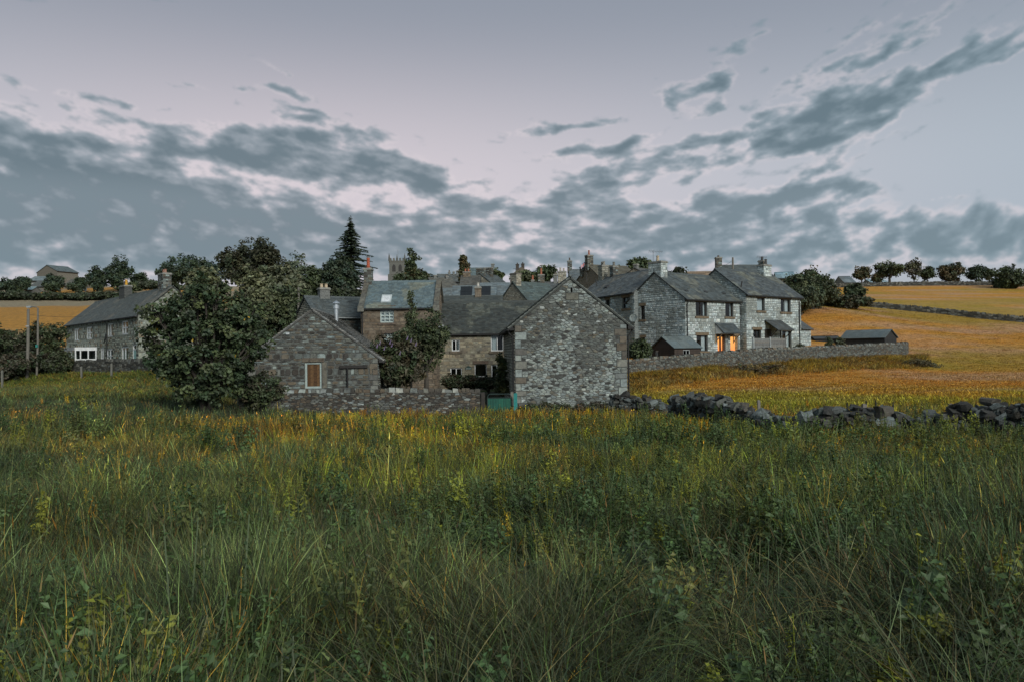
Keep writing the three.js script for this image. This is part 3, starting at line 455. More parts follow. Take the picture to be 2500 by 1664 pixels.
  aerial(x, y, z, s = 1) { const g = new GB(); g.col = [0.1, 0.1, 0.11]; g.tube([[x, y, z], [x, y + 1.0 * s, z]], 0.018, 5); g.tube([[x - 0.5 * s, y + 0.9 * s, z], [x + 1.1 * s, y + 0.95 * s, z]], 0.013, 5); for (let i = 0; i < 9; i++) { const q = x - 0.4 * s + i * 0.17 * s, yy = y + 0.9 * s + 0.005 * i; g.tube([[q, yy - 0.12 * s, z - 0.1], [q, yy + 0.12 * s, z + 0.1]], 0.007, 4); } g.build('aerial', M.plain, this.g); }
}
const frameAt = (u, d, base) => { const p = at(u, 860, d); p.y = base; return p; };

// ---------- houses ----------
const rad = Math.PI / 180, brownStone = [0.2, 0.155, 0.1], darkFrame = [0.035, 0.025, 0.02], whiteFrame = [0.78, 0.82, 0.83];
const lichen = (base, moss, f, thr) => (a, y, s) => { const n = fbm(a * f + 3, y * f + (s === 'back' ? 40 : 8), 4); return n > thr ? mix3(base, moss, sstep(thr, thr + 0.12, n)) : base; };

// the pale pair by the garden wall
{
  const A = new House({ name: 'stone_house', label: 'pale limestone house with the glowing orange window and doorway', group: 'pale limestone houses', pos: frameAt(1675, 69, 1.0), yaw: 38 * rad, L: 7.7, W: 6.9, eave: 5.2, ridge: 7.65, style: 'lime' });
  const q = [z5(860, 537, 968, 675), z5(1143, 550, 1220, 680), z5(868, 858, 975, 1008)].map((p) => A.trim(A.rect('front', p)));
  const door = A.rect('front', z5(1070, 852, 1145, 1048)), lit = A.trim(A.rect('front', z5(1193, 865, 1270, 1012))); door.trim = [];
  A.wall('front', { openings: [...q, door, lit] });
  for (const [i, r] of q.entries()) A.window('front', r, { frame: darkFrame, bars: i === 1 ? 1 : 2, lintel: brownStone, sill: brownStone, curtain: i === 2 ? [[0.55, 0.95]] : [[0.0, 0.12], [0.86, 1]] });
  const lw = A.window('front', lit, { frame: darkFrame, bars: 1, lintel: brownStone, sill: brownStone, label: 'window glowing orange' });
  const M_glow = new THREE.MeshStandardMaterial({ color: 0x331100, emissive: new THREE.Color(1.0, 0.4, 0.09), emissiveIntensity: 2.0, emissiveMap: tex(128, (x, y) => { const n = 0.72 + 0.3 * fbm(x * 3 + 1, y * 3, 3, 3) + 0.1 * Math.sin(x * 40); return [n, n * (0.75 + 0.25 * y), n]; }), side: THREE.DoubleSide, roughness: 1 });
  const glowPane = (parent, m, x0, x1, y0, y1, z) => { const g = new GB(); g.m = m; g.quad([x0, y0, z], [x1, y0, z], [x1, y1, z], [x0, y1, z]); const geo = g.geometry(); geo.setAttribute('uv', new THREE.BufferAttribute(new Float32Array([0, 0, 1, 0, 1, 1, 0, 0, 1, 1, 0, 1]), 2)); const b = new THREE.Mesh(geo, M_glow); b.name = 'lit_blind'; b.castShadow = b.receiveShadow = true; parent.add(b);
    const l = new THREE.RectAreaLight(new THREE.Color(1, 0.42, 0.12), 2.5, x1 - x0, y1 - y0), wm = A.g.matrixWorld.clone().multiply(m); l.position.copy(V((x0 + x1) / 2, (y0 + y1) / 2, z + 0.02).applyMatrix4(wm)); l.lookAt(V((x0 + x1) / 2, (y0 + y1) / 2, z + 1).applyMatrix4(wm)); l.name = 'window_light'; scene.add(l); };
  const fm = A.face.front[0]; glowPane(lw, fm, lit.x0 + 0.06, lit.x1 - 0.06, lit.y0 + 0.06, lit.y1 - 0.06, -0.3);
  { const g = new GB(); g.m = fm; g.col = [0.09, 0.035, 0.02]; const { x0, x1, y0, y1 } = door, z = -0.14, w = (x1 - x0), c = (x0 + x1) / 2;
    g.box(x0, x0 + 0.15, y0, y1, z - 0.06, z); g.box(x1 - 0.15, x1, y0, y1, z - 0.06, z); g.box(c - 0.11, c + 0.11, y0, y1, z - 0.06, z - 0.004); g.box(x0 + 0.11, x1 - 0.11, y0, y0 + 0.42, z - 0.055, z - 0.01); g.box(x0 + 0.11, x1 - 0.11, y1 - 0.2, y1, z - 0.055, z - 0.01);
    const dm = g.build('door', M.paint, A.g); for (const [a, b] of [[x0 + 0.11, c - 0.05], [c + 0.05, x1 - 0.11]]) { const p = new GB(); p.m = fm; p.quad([a, y0 + 0.42, z - 0.03], [b, y0 + 0.42, z - 0.03], [b, y1 - 0.2, z - 0.03], [a, y1 - 0.2, z - 0.03]); p.build('pane', M.glass, dm); }
    glowPane(dm, fm, x0 + 0.1, x1 - 0.1, y0 + 0.4, y1 - 0.18, -0.3);
    const h = new GB(); h.m = fm; h.col = [0.5, 0.45, 0.3]; h.tube([[x1 - 0.06, y0 + 1.0, z + 0.01], [x1 - 0.06, y0 + 1.0, z + 0.06], [x1 - 0.16, y0 + 1.0, z + 0.07]], 0.012, 6); h.build('handle', M.metal, dm);
    const st = new GB(); st.m = fm; st.col = [0.25, 0.24, 0.22]; st.box(x0 - 0.2, x1 + 0.2, y0 - 0.3, y0 - 0.02, -0.1, 0.5); st.build('doorstep', M.stone, A.g);
    // canopy over the door: slated lean-to on two brackets, white cheek boards
    const cx0 = x0 - 0.35, cx1 = A.rect('front', z5(1150, 800, 1235, 850)).x1 - 0.3, yt = y1 + 1.02, yb = y1 + 0.12, out = 1.0, cm = new GB(); cm.m = fm; cm.col = [0.06, 0.075, 0.08];
    cm.quad([cx0 - 0.05, yb, out], [cx1 + 0.05, yb, out], [cx1 + 0.05, yt, 0.04], [cx0 - 0.05, yt, 0.04]); cm.quad([cx0 - 0.05, yb - 0.06, out], [cx1 + 0.05, yb - 0.06, out], [cx1 + 0.05, yb, out], [cx0 - 0.05, yb, out]); cm.quad([cx0 - 0.05, yb - 0.06, out], [cx0 - 0.05, yt - 0.06, 0.04], [cx1 + 0.05, yt - 0.06, 0.04], [cx1 + 0.05, yb - 0.06, out]);
    const can = cm.build('door_canopy', M.slate, A.g), sl = new GB(); sl.m = fm; for (let r = 0; r < 6; r++) for (let k = 0; k < 7; k++) { const f0 = r / 6, f1 = (r + 1.1) / 6, a = lerp(cx0 - 0.06, cx1 + 0.06, k / 7) + 0.004, b = lerp(cx0 - 0.06, cx1 + 0.06, (k + 1) / 7) - 0.004; sl.col = jit([0.08, 0.1, 0.105], 0.25); const P = (x, f, e) => [x, lerp(yb, yt, f) + e, lerp(out + 0.02, 0.04, f) + e * 0.5]; sl.quad(P(a, f0, 0.03), P(b, f0, 0.03), P(b, f1, 0.012), P(a, f1, 0.012)); sl.quad(P(a, f0, 0.005), P(b, f0, 0.005), P(b, f0, 0.03), P(a, f0, 0.03)); } tag(sl.build('slates', M.slate, can), null, null, null, 'stuff');
    for (const x of [cx0, cx1]) { const b = new GB(); b.m = fm; b.col = whiteFrame; b.tri([x, yb - 0.05, out - 0.02], [x, yt - 0.08, 0.05], [x, yb - 0.05, 0.05]); b.tri([x + 0.03, yb - 0.05, out - 0.02], [x + 0.03, yb - 0.05, 0.05], [x + 0.03, yt - 0.08, 0.05]); b.quad([x, yb - 0.05, 0.05], [x + 0.03, yb - 0.05, 0.05], [x + 0.03, yb - 0.05, out - 0.02], [x, yb - 0.05, out - 0.02]); b.build('cheek_board', M.paint, can); const k = new GB(); k.m = fm; k.col = [0.4, 0.28, 0.16]; k.tube([[x + 0.02, yb - 0.1, out * 0.75], [x + 0.02, yb - 0.75, 0.06]], 0.04, 4); k.box(x - 0.02, x + 0.06, yb - 0.9, yb - 0.08, 0.012, 0.07); k.build('bracket', M.wood, can); }
  }
  const g2 = [z5(332, 577, 371, 705), z5(337, 880, 372, 965)].map((p) => A.trim(A.rect('left', p)));
  A.wall('left', { openings: g2 }); for (const r of g2) A.window('left', r, { frame: darkFrame, bars: 1, lintel: brownStone, sill: brownStone });
  A.wall('back', { stones: false }); A.wall('right', { stones: false });
  A.roof({ slate: [0.34, 0.25], color: [0.07, 0.085, 0.085], vary: 0.35, moss: lichen([0.07, 0.085, 0.085], [0.12, 0.13, 0.11], 0.7, 0.55) });
  A.gutter('front', [0.015, 0.016, 0.016], [0.14]);
  A.chimney(0.45, -A.W / 2, { w: 0.85, d: 1.5, h: 1.45, base: 7.1, pots: [[0, [0.5, 0.42, 0.3], 0.55]] }); A.aerial(0.3, 8.6, -A.W / 2 - 0.4, 1.2);
  A.dish('left', 1.2, 3.7, 0.38, [0.22, 0.26, 0.25]);
  { for (const [x, y] of [[1.2, 1.0], [3.9, 1.0], [6.4, 0.9]]) { const g = new GB(); g.m = A.rm.front; g.col = [0.05, 0.055, 0.055]; g.quad([x - 0.2, y, 0.16], [x + 0.2, y, 0.16], [x + 0.2, y + 0.3, 0.12], [x - 0.2, y + 0.3, 0.12]); g.quad([x - 0.2, y, 0.1], [x + 0.2, y, 0.1], [x + 0.2, y, 0.16], [x - 0.2, y, 0.16]); g.build('roof_vent', M.slate, A.roofMesh); } }

  const B = new House({ name: 'stone_house', label: 'pale limestone house with the deep dark porch, behind wattle fence panels', group: 'pale limestone houses', pos: frameAt(1824, 73.4, 1.4), yaw: 38 * rad, L: 8.95, W: 6.8, eave: 5.4, ridge: 7.92, style: 'lime' });
  const bq = [z5(1448, 503, 1522, 622), z5(1675, 515, 1770, 635), z5(1412, 805, 1488, 930)].map((p) => B.trim(B.rect('front', p))), bd = B.trim(B.rect('front', z5(1690, 815, 1778, 1000)), true, false);
  B.wall('front', { openings: [...bq, bd] });
  bq.forEach((r, i) => B.window('front', r, { frame: darkFrame, bars: i ? 2 : 1, lintel: brownStone, sill: brownStone, curtain: i === 0 ? [[0.02, 0.98]] : i === 1 ? [[0.55, 0.95]] : undefined }));
  B.window('front', bd, { frame: darkFrame, bars: 2, lintel: brownStone, name: 'patio_door', curtain: [[0.6, 0.95]] });
  B.wall('left'); B.wall('right'); B.wall('back', { stones: false });
  B.roof({ slate: [0.34, 0.25], color: [0.068, 0.082, 0.085], vary: 0.35, moss: lichen([0.068, 0.082, 0.085], [0.12, 0.13, 0.11], 0.7, 0.55) });
  B.gutter('front', [0.015, 0.016, 0.016], [8.55]);
  B.chimney(7.6, -B.W / 2 + 0.2, { w: 1.3, d: 0.8, h: 1.45, base: 7.2, pots: [[0.3, [0.1, 0.1, 0.1], 0.6]] }); B.chimney(8.3, -B.W / 2 - 0.5, { w: 0.55, d: 0.55, h: 2.0, base: 7.2, style: 'grit', pots: [[0, [0.09, 0.09, 0.09], 0.4]] }); B.aerial(7.2, 8.6, -B.W / 2, 1.1);
  B.dish('right', 0.8, 3.2, 0.4, [0.16, 0.18, 0.18], [0.3, 0.3, 1]);
  { const g = new GB(); g.m = B.rm.front; g.col = [0.03, 0.03, 0.03]; for (const [x, y] of [[0.35, 1.0], [-0.6, 0.8]]) if (x > 0) { g.tube([[x, y, 0.05], [x, y + 0.25, 0.6]], 0.06, 8); } g.build('flue_pipe', M.plain, B.roofMesh); }
  { // deep porch: pent roof on raking struts, boarded cheek
    const fm = B.face.front[0], r = B.rect('front', z5(1520, 715, 1640, 895)), g = new GB(), x0 = r.x0, x1 = r.x1 + 0.6, yt = 4.05 - 0.4 + 0.0, out = 1.45, Y = B.px('front', ...z5(1515, 712))[1], yb = Y - 0.95; g.m = fm; g.col = [0.06, 0.07, 0.07];
    const P = (x, f, e) => [x, lerp(yb, Y, f) + e, lerp(out, 0.04, f)];
    g.quad(P(x0, 0, 0), P(x1, 0, 0), P(x1, 1, 0), P(x0, 1, 0)); g.quad(P(x0, 0, -0.07), P(x0, 1, -0.07), P(x1, 1, -0.07), P(x1, 0, -0.07)); g.quad(P(x0, 0, -0.07), P(x1, 0, -0.07), P(x1, 0, 0), P(x0, 0, 0)); g.quad(P(x0, 0, -0.07), P(x0, 0, 0), P(x0, 1, 0), P(x0, 1, -0.07)); g.quad(P(x1, 0, 0), P(x1, 0, -0.07), P(x1, 1, -0.07), P(x1, 1, 0));
    const can = g.build('porch_roof', M.slate, B.g), sl = new GB(); sl.m = fm; for (let q = 0; q < 7; q++) for (let k = 0; k < 6; k++) { const a = lerp(x0 - 0.03, x1 + 0.03, k / 6) + 0.004, b = lerp(x0 - 0.03, x1 + 0.03, (k + 1) / 6) - 0.004; sl.col = jit([0.075, 0.085, 0.085], 0.25); sl.quad(P(a, q / 7 - 0.01, 0.035), P(b, q / 7 - 0.01, 0.035), P(b, (q + 1.1) / 7, 0.014), P(a, (q + 1.1) / 7, 0.014)); sl.quad(P(a, q / 7 - 0.01, 0.004), P(b, q / 7 - 0.01, 0.004), P(b, q / 7 - 0.01, 0.035), P(a, q / 7 - 0.01, 0.035)); } tag(sl.build('slates', M.slate, can), null, null, null, 'stuff');
    for (const x of [x0 + 0.06, x1 - 0.06]) { const b = new GB(); b.m = fm; b.col = [0.04, 0.035, 0.03]; b.tube([[x, yb - 0.05, out - 0.15], [x, yb - 1.1, 0.08]], 0.05, 4); b.box(x - 0.05, x + 0.05, yb - 1.3, yb, 0.012, 0.09); b.build('strut', M.wood, can); }
    for (let k = 0; k < 4; k++) { const b = new GB(); b.m = fm; b.col = jit([0.035, 0.03, 0.027], 0.2); b.box(x0 + 0.06 + k * 0.24, x0 + 0.285 + k * 0.24, 0, yb + 0.1, 0.012, 0.06); b.build('door_board', M.wood, B.g); }
  }
  { // little stone lean-to on the far end
    const lt = new House({ name: 'stone_outhouse', label: 'small pale stone lean-to beyond the end of the white house', category: 'outhouse', pos: frameAt(1958, 80, 1.5), yaw: 38 * rad, L: 1.7, W: 3.0, eave: 2.2, ridge: 3.2, style: 'lime' }); for (const s of ['front', 'left', 'right', 'back']) lt.wall(s, { stones: s !== 'back' }); lt.roof({ color: [0.08, 0.09, 0.09] }); }

  const C = new House({ name: 'stone_terrace', label: 'long limestone terrace with weathered slate roof, behind the barn gable', category: 'house', group: 'pale limestone houses', pos: V(6.75, 1.6, -84.5), yaw: -68 * rad, L: 12.2, W: 6.2, eave: 5.55, ridge: 7.75, style: 'lime' });
  const cq = [z4(1172, 440, 1210, 515), z4(1332, 415, 1402, 520)].map((p) => C.trim(C.rect('front', p))); cq.push(C.trim({ x0: 1.2, x1: 2.2, y0: 3.6, y1: 4.8 }));
  C.wall('front', { openings: cq }); cq.forEach((r, i) => C.window('front', r, { frame: darkFrame, bars: 2, lintel: brownStone, sill: brownStone, curtain: i === 1 ? [[0.05, 0.9]] : undefined }));
  C.wall('left'); C.wall('right', { stones: false }); C.wall('back', { stones: false });
  C.roof({ slate: [0.36, 0.27], color: [0.1, 0.115, 0.115], vary: 0.3, moss: lichen([0.1, 0.115, 0.115], [0.15, 0.15, 0.13], 0.6, 0.55) }); C.gutter('front', [0.015, 0.016, 0.016], [5.2]);
  C.chimney(0.6, -C.W / 2, { w: 0.9, d: 0.7, h: 1.9, base: 7.2, style: 'limeTan', pots: [[-0.2, [0.3, 0.28, 0.24], 0.4], [0.2, [0.3, 0.28, 0.24], 0.4]] }); C.chimney(2.6, -C.W / 2 - 0.2, { w: 0.7, d: 0.6, h: 1.5, base: 7.3, style: 'grit', pots: [[0, [0.2, 0.2, 0.18], 0.45]] });
  { const g = new GB(); g.m = C.rm.front; g.col = [0.03, 0.032, 0.032]; g.tube([[1.6, 2.2, 0.05], [1.6, 2.6, 0.75]], 0.06, 7); g.box(4.4, 5.1, 1.4, 1.8, 0.08, 0.2); g.build('soil_pipe', M.plain, C.roofMesh); }
}

// the field barn whose gable fills the middle
{
  const r = [0.056, 0.998], L = 13, gx = 0.15, gz = -44;
  const b = new House({ name: 'field_barn', label: 'big rubble stone barn with a blank lichened gable above the meadow', category: 'barn', pos: V(gx - r[0] * L, -1.7, gz - r[1] * L), yaw: -86.8 * rad, L, W: 6.26, eave: 4.9, ridge: 7.42, style: 'rubble', verge: 0.1, over: 0.3 });
  const slit = b.rect('right', z4(838, 322, 852, 370));
  const key = { x0: slit.x0 - 0.3, x1: slit.x1 + 0.34, y0: slit.y0 - 0.42, y1: slit.y0 - 0.02 };
  b.wall('right', { openings: [slit], single: 300, quoins: 1, extraHoles: [key] });
  { const g = new GB(); g.m = b.face.right[0]; g.col = [0.17, 0.17, 0.14]; g.block([[key.x0, key.y0], [key.x1, key.y0], [key.x1, key.y1], [key.x0, key.y1]], -0.03, 0.045, 0.02); g.build('owl_hole_stone', M.stone, b.g); g.p.length = 0; }
  b.wall('front', { style: 'limeTan' }); b.wall('back', { stones: false }); b.wall('left', { stones: false });
  b.roof({ slate: [0.42, 0.3], color: [0.1, 0.115, 0.105], vary: 0.3, thick: 0.035, lift: 0.02, verge: 0.1 });
  b.gutter('front', [0.012, 0.012, 0.012], [L - 0.14], 0.0); b.gutter('back', [0.012, 0.012, 0.012], [0.12], 0.0);
}

// the low outbuilding with the boarded window
{
  const r = [0.08, 0.997], L = 9.5, gx = -15.35, gz = -46;
  const o = new House({ name: 'stone_outbuilding', label: 'low dark gritstone outbuilding with a boarded window and stone slate roof', category: 'outbuilding', pos: V(gx - r[0] * L, -1.45, gz - r[1] * L), yaw: -85.4 * rad, L, W: 7.5, eave: 2.92, ridge: 5.68, style: 'grit', over: 0.28 });
  const w = o.rect('right', z3(240, 1058, 392, 1296)); o.trim(w);
  const jl = { x0: w.x1 + 0.02, x1: w.x1 + 0.3, y0: w.y0, y1: w.y1 };
  o.wall('right', { openings: [w], single: 300, quoins: 0.8, extraHoles: [jl, { x0: 5.3, x1: 6.9, y0: 2.35, y1: 2.55 }] });
  const f = o.window('right', w, { frame: [0.42, 0.52, 0.5], bars: 1, lintel: [0.15, 0.125, 0.095], sill: [0.2, 0.22, 0.2], fw: 0.11, recess: 0.06, label: 'boarded window in pale green frame' });
  f.children.find((c) => c.name === 'pane').removeFromParent();
  { const g = new GB(); g.m = o.face.right[0]; const n = 4; for (let k = 0; k < n; k++) { const bd = new GB(); bd.m = o.face.right[0]; bd.col = jit([0.13, 0.068, 0.026], 0.35); const a = lerp(w.x0 + 0.11, w.x1 - 0.11, k / n), c = lerp(w.x0 + 0.11, w.x1 - 0.11, (k + 1) / n); bd.box(a + 0.003, c - 0.003, w.y0 + 0.11, w.y1 - 0.11, -0.14, -0.115 + rr(0, 0.006)); bd.build('board', M.terra, f); } }
  { const g = new GB(); g.m = o.face.right[0]; g.col = [0.17, 0.16, 0.13]; g.block([[jl.x0, jl.y0], [jl.x1, jl.y0], [jl.x1, jl.y1], [jl.x0, jl.y1]], -0.03, 0.03, 0.02); g.build('door_jamb', M.stone, o.g); const b = new GB(); b.m = o.face.right[0]; b.col = [0.03, 0.028, 0.025]; b.box(5.3, 6.9, 2.37, 2.53, -0.05, 0.14); b.build('timber_lintel', M.wood, o.g); const p = new GB(); p.m = o.face.right[0]; p.col = [0.012, 0.012, 0.012]; p.tube([[5.75, 2.4, 0.14], [5.75, 0, 0.14]], 0.05, 8); p.build('downpipe', M.plain, o.g); const s = new GB(); s.m = o.face.right[0]; s.col = [0.6, 0.66, 0.68]; s.box(2.25, 2.45, 4.35, 4.47, 0.03, 0.13); s.build('lamp_housing', M.paint, o.g); }
  o.wall('front'); o.wall('back'); o.wall('left', { stones: false });
  o.roof({ slate: [0.38, 0.17], color: [0.16, 0.165, 0.155], vary: 0.4, thick: 0.05, lift: 0.035, verge: 0.06, tileSag: 0.006, moss: lichen([0.17, 0.175, 0.165], [0.09, 0.09, 0.08], 0.9, 0.5) });
  o.gutter('back', [0.02, 0.02, 0.02], []);
  { const g = new GB(); g.m = o.rm.back; const x = 5.2, y = o.slopeLen - 0.75; const c = V(x, y, 0.1).applyMatrix4(o.rm.back); g.m = null; g.col = [0.62, 0.66, 0.68]; g.tube([[c.x, c.y - 0.2, c.z], [c.x, c.y + 0.75, c.z]], 0.13, 14); g.tube([[c.x, c.y + 0.75, c.z], [c.x, c.y + 0.78, c.z], [c.x, c.y + 1.0, c.z]], [0.13, 0.2, 0.2], 14); g.tube([[c.x, c.y + 1.0, c.z], [c.x, c.y + 1.12, c.z]], 0.11, 14); g.tube([[c.x, c.y + 1.13, c.z], [c.x, c.y + 1.17, c.z], [c.x, c.y + 1.3, c.z]], [0.24, 0.22, 0.05], 14); g.build('steel_flue', M.metal, o.roofMesh, false); }
}

// tall brown house, its low wing, and the buff cottage beside it
{
  const t = new House({ name: 'tall_cottage', label: 'tall brown gritstone cottage with blue slate roof and raised stone copings', category: 'house', pos: frameAt(882, 62, -1.3), yaw: 0, L: 5.9, W: 5.4, eave: 6.6, ridge: 8.75, style: 'brown', over: 0.14, verge: -0.2 });
  const s1 = t.trim(t.rect('front', z3(925, 575, 1050, 700))), s2 = t.trim(t.rect('front', z3(960, 800, 1052, 920)));
  t.wall('front', { openings: [s1, s2], quoins: 0.7, quoinColor: [0.2, 0.16, 0.115] });
  for (const s of [s1, s2]) t.window('front', s, { frame: [0.55, 0.66, 0.64], bars: 3, rows: 4, fw: 0.085, recess: 0.1, lintel: [0.17, 0.13, 0.1], sill: [0.18, 0.14, 0.11], curtain: [[0.06, 0.94]] });
  t.wall('left'); t.wall('right'); t.wall('back', { stones: false });
  t.roof({ slate: [0.26, 0.19], color: [0.105, 0.145, 0.155], vary: 0.22, moss: lichen([0.105, 0.145, 0.155], [0.16, 0.18, 0.15], 0.6, 0.55) });
  t.gutter('front', [0.02, 0.02, 0.02], [0.12]);
  for (const x of [0.03, 5.87]) { const n = 6; for (const s of ['front', 'back']) for (let k = 0; k < n; k++) { const g = new GB(); g.m = t.rm[s]; g.col = jit([0.15, 0.145, 0.12], 0.2); const l = t.slopeLen + 0.12; g.m = g.m.clone(); const y0 = -0.12 + k * l / n, y1 = y0 + l / n - 0.008; g.box(x - 0.2, x + 0.2, y0, y1, 0.072, 0.24 + rr(0, 0.012)); g.build('coping_stone', M.stone, t.roofMesh); } const kn = new GB(); kn.col = [0.2, 0.2, 0.17]; kn.box(x - 0.24, x + 0.24, t.eave - 0.3, t.eave + 0.12, -0.1, 0.32); kn.build('kneeler', M.stone, t.g); }
  t.chimney(0.12, -2.7, { w: 0.62, d: 0.8, h: 1.5, base: 8.3, style: 'grit', pots: [[0, [0.5, 0.12, 0.06], 0.85]] });
  { const c = new GB(); c.col = [0.4, 0.4, 0.38]; c.tube([[0.12, 10.75, -2.7], [0.12, 10.9, -2.7]], 0.1, 8); c.tube([[0.12, 10.9, -2.7], [0.12, 10.95, -2.7]], 0.17, 8); c.build('cowl', M.metal, t.g); }
  { const g = new GB(); g.m = t.rm.front; const inv = t.g.matrixWorld.clone().multiply(t.rm.front).invert(), P = (u, v) => { const a = camera.position.clone().applyMatrix4(inv), b = at(u, v, 60).applyMatrix4(inv).sub(a), k = (0.15 - a.z) / b.z; return [a.x + b.x * k, a.y + b.y * k]; }, [ax, ay] = P(...z3(930, 517)), [bx, by] = P(...z3(1035, 450)); g.col = [0.55, 0.62, 0.63]; const w = 0.09; g.box(ax, ax + w, ay, by, 0.06, 0.2); g.box(bx - w, bx, ay, by, 0.06, 0.2); g.box(ax + w, bx - w, ay, ay + w, 0.06, 0.197); g.box(ax + w, bx - w, by - w, by, 0.06, 0.197); const f = g.build('skylight', M.paint, t.roofMesh); const p = new GB(); p.m = t.rm.front; p.col = [0.75, 0.8, 0.82]; p.quad([ax + w, ay + w, 0.17], [bx - w, ay + w, 0.17], [bx - w, by - w, 0.17], [ax + w, by - w, 0.17]); p.build('blind', M.paint, t.roofMesh); }
  t.dish('right', 0.5, 5.6, 0.0001 + 0.3, [0.4, 0.45, 0.45]);

  const lw = new House({ name: 'cottage_wing', label: 'low wing with pale gable and two cream chimney pots, beside the tall cottage', category: 'house', pos: frameAt(771, 64, -1.2), yaw: 33 * rad, L: 5.2, W: 5, eave: 6.05, ridge: 7.65, style: 'brown' });
  lw.wall('front', { style: 'grit' }); lw.wall('left', { style: 'limeTan' }); lw.wall('back', { stones: false }); lw.wall('right', { stones: false }); lw.roof({ color: [0.075, 0.09, 0.09], vary: 0.3, slate: [0.28, 0.2] }); lw.gutter('front', [0.25, 0.28, 0.28], []);
  lw.chimney(1.6, -2.5, { w: 0.85, d: 0.6, h: 1.15, base: 7.2, style: 'plainGrey', pots: [[-0.2, [0.62, 0.5, 0.34], 0.35], [0.2, [0.62, 0.5, 0.34], 0.35]] });

  const m = new House({ name: 'long_cottage', label: 'long buff stone cottage with a dark mossy slate roof between tall cottage and barn', category: 'house', pos: frameAt(1069, 64, -1.3), yaw: 0, L: 8.6, W: 6, eave: 4.65, ridge: 7.15, style: 'buff' });
  const mw = [[1578, 855, 1652, 957], [1935, 805, 2050, 957], [1566, 1110, 1672, 1215], [1940, 1080, 2040, 1230]].map((p) => m.trim(m.rect('front', z3(...p)), false, true)), md = m.trim(m.rect('front', z3(1788, 1075, 1897, 1300)), true, false);
  m.wall('front', { openings: [...mw, md], single: 0 });
  mw.forEach((q, i) => m.window('front', q, { frame: whiteFrame, bars: 2, sill: [0.18, 0.15, 0.11], recess: 0.08, fw: 0.07, curtain: i === 1 ? [[0.1, 0.45]] : i === 0 ? [[0.7, 0.98]] : undefined }));
  { const d = m.window('front', md, { frame: whiteFrame, bars: 1, rows: 2, lintel: [0.16, 0.12, 0.09], name: 'glazed_door', recess: 0.1 }); }
  { const c = m.rect('front', z3(1703, 1095, 1758, 1126)), g = new GB(); g.m = m.face.front[0]; g.col = [0.03, 0.07, 0.06]; g.box(c.x0, c.x1, c.y0, c.y1 - 0.06, 0.03, 0.06); g.tube([[(c.x0 + c.x1) / 2, c.y1 - 0.1, 0.031], [(c.x0 + c.x1) / 2, c.y1 - 0.1, 0.058]], 0.13, 12); const s = g.build('name_plaque', M.paint, m.g); const k = new GB(); k.m = m.face.front[0]; k.col = [0.6, 0.65, 0.62]; const yy = (c.y0 + c.y1) / 2 - 0.05; for (let i = 0; i < 9; i++) k.box(c.x0 + 0.04 + i * (c.x1 - c.x0 - 0.08) / 9, c.x0 + 0.04 + (i + 0.62) * (c.x1 - c.x0 - 0.08) / 9, yy - 0.03, yy + rr(0.02, 0.04), 0.062, 0.066); k.build('lettering', M.paint, s); }
  m.wall('left', { stones: false }); m.wall('right', { stones: false }); m.wall('back', { stones: false });
  m.roof({ slate: [0.26, 0.165], color: [0.05, 0.058, 0.054], vary: 0.35, thick: 0.025, lift: 0.02, moss: lichen([0.05, 0.058, 0.054], [0.09, 0.1, 0.085], 0.8, 0.52) }); m.gutter('front', [0.02, 0.02, 0.02], []);
  m.dish('front', 0.35, 4.6 + 0.35, 0.32, [0.45, 0.5, 0.5], [0.2, 0.25, 1]);
}

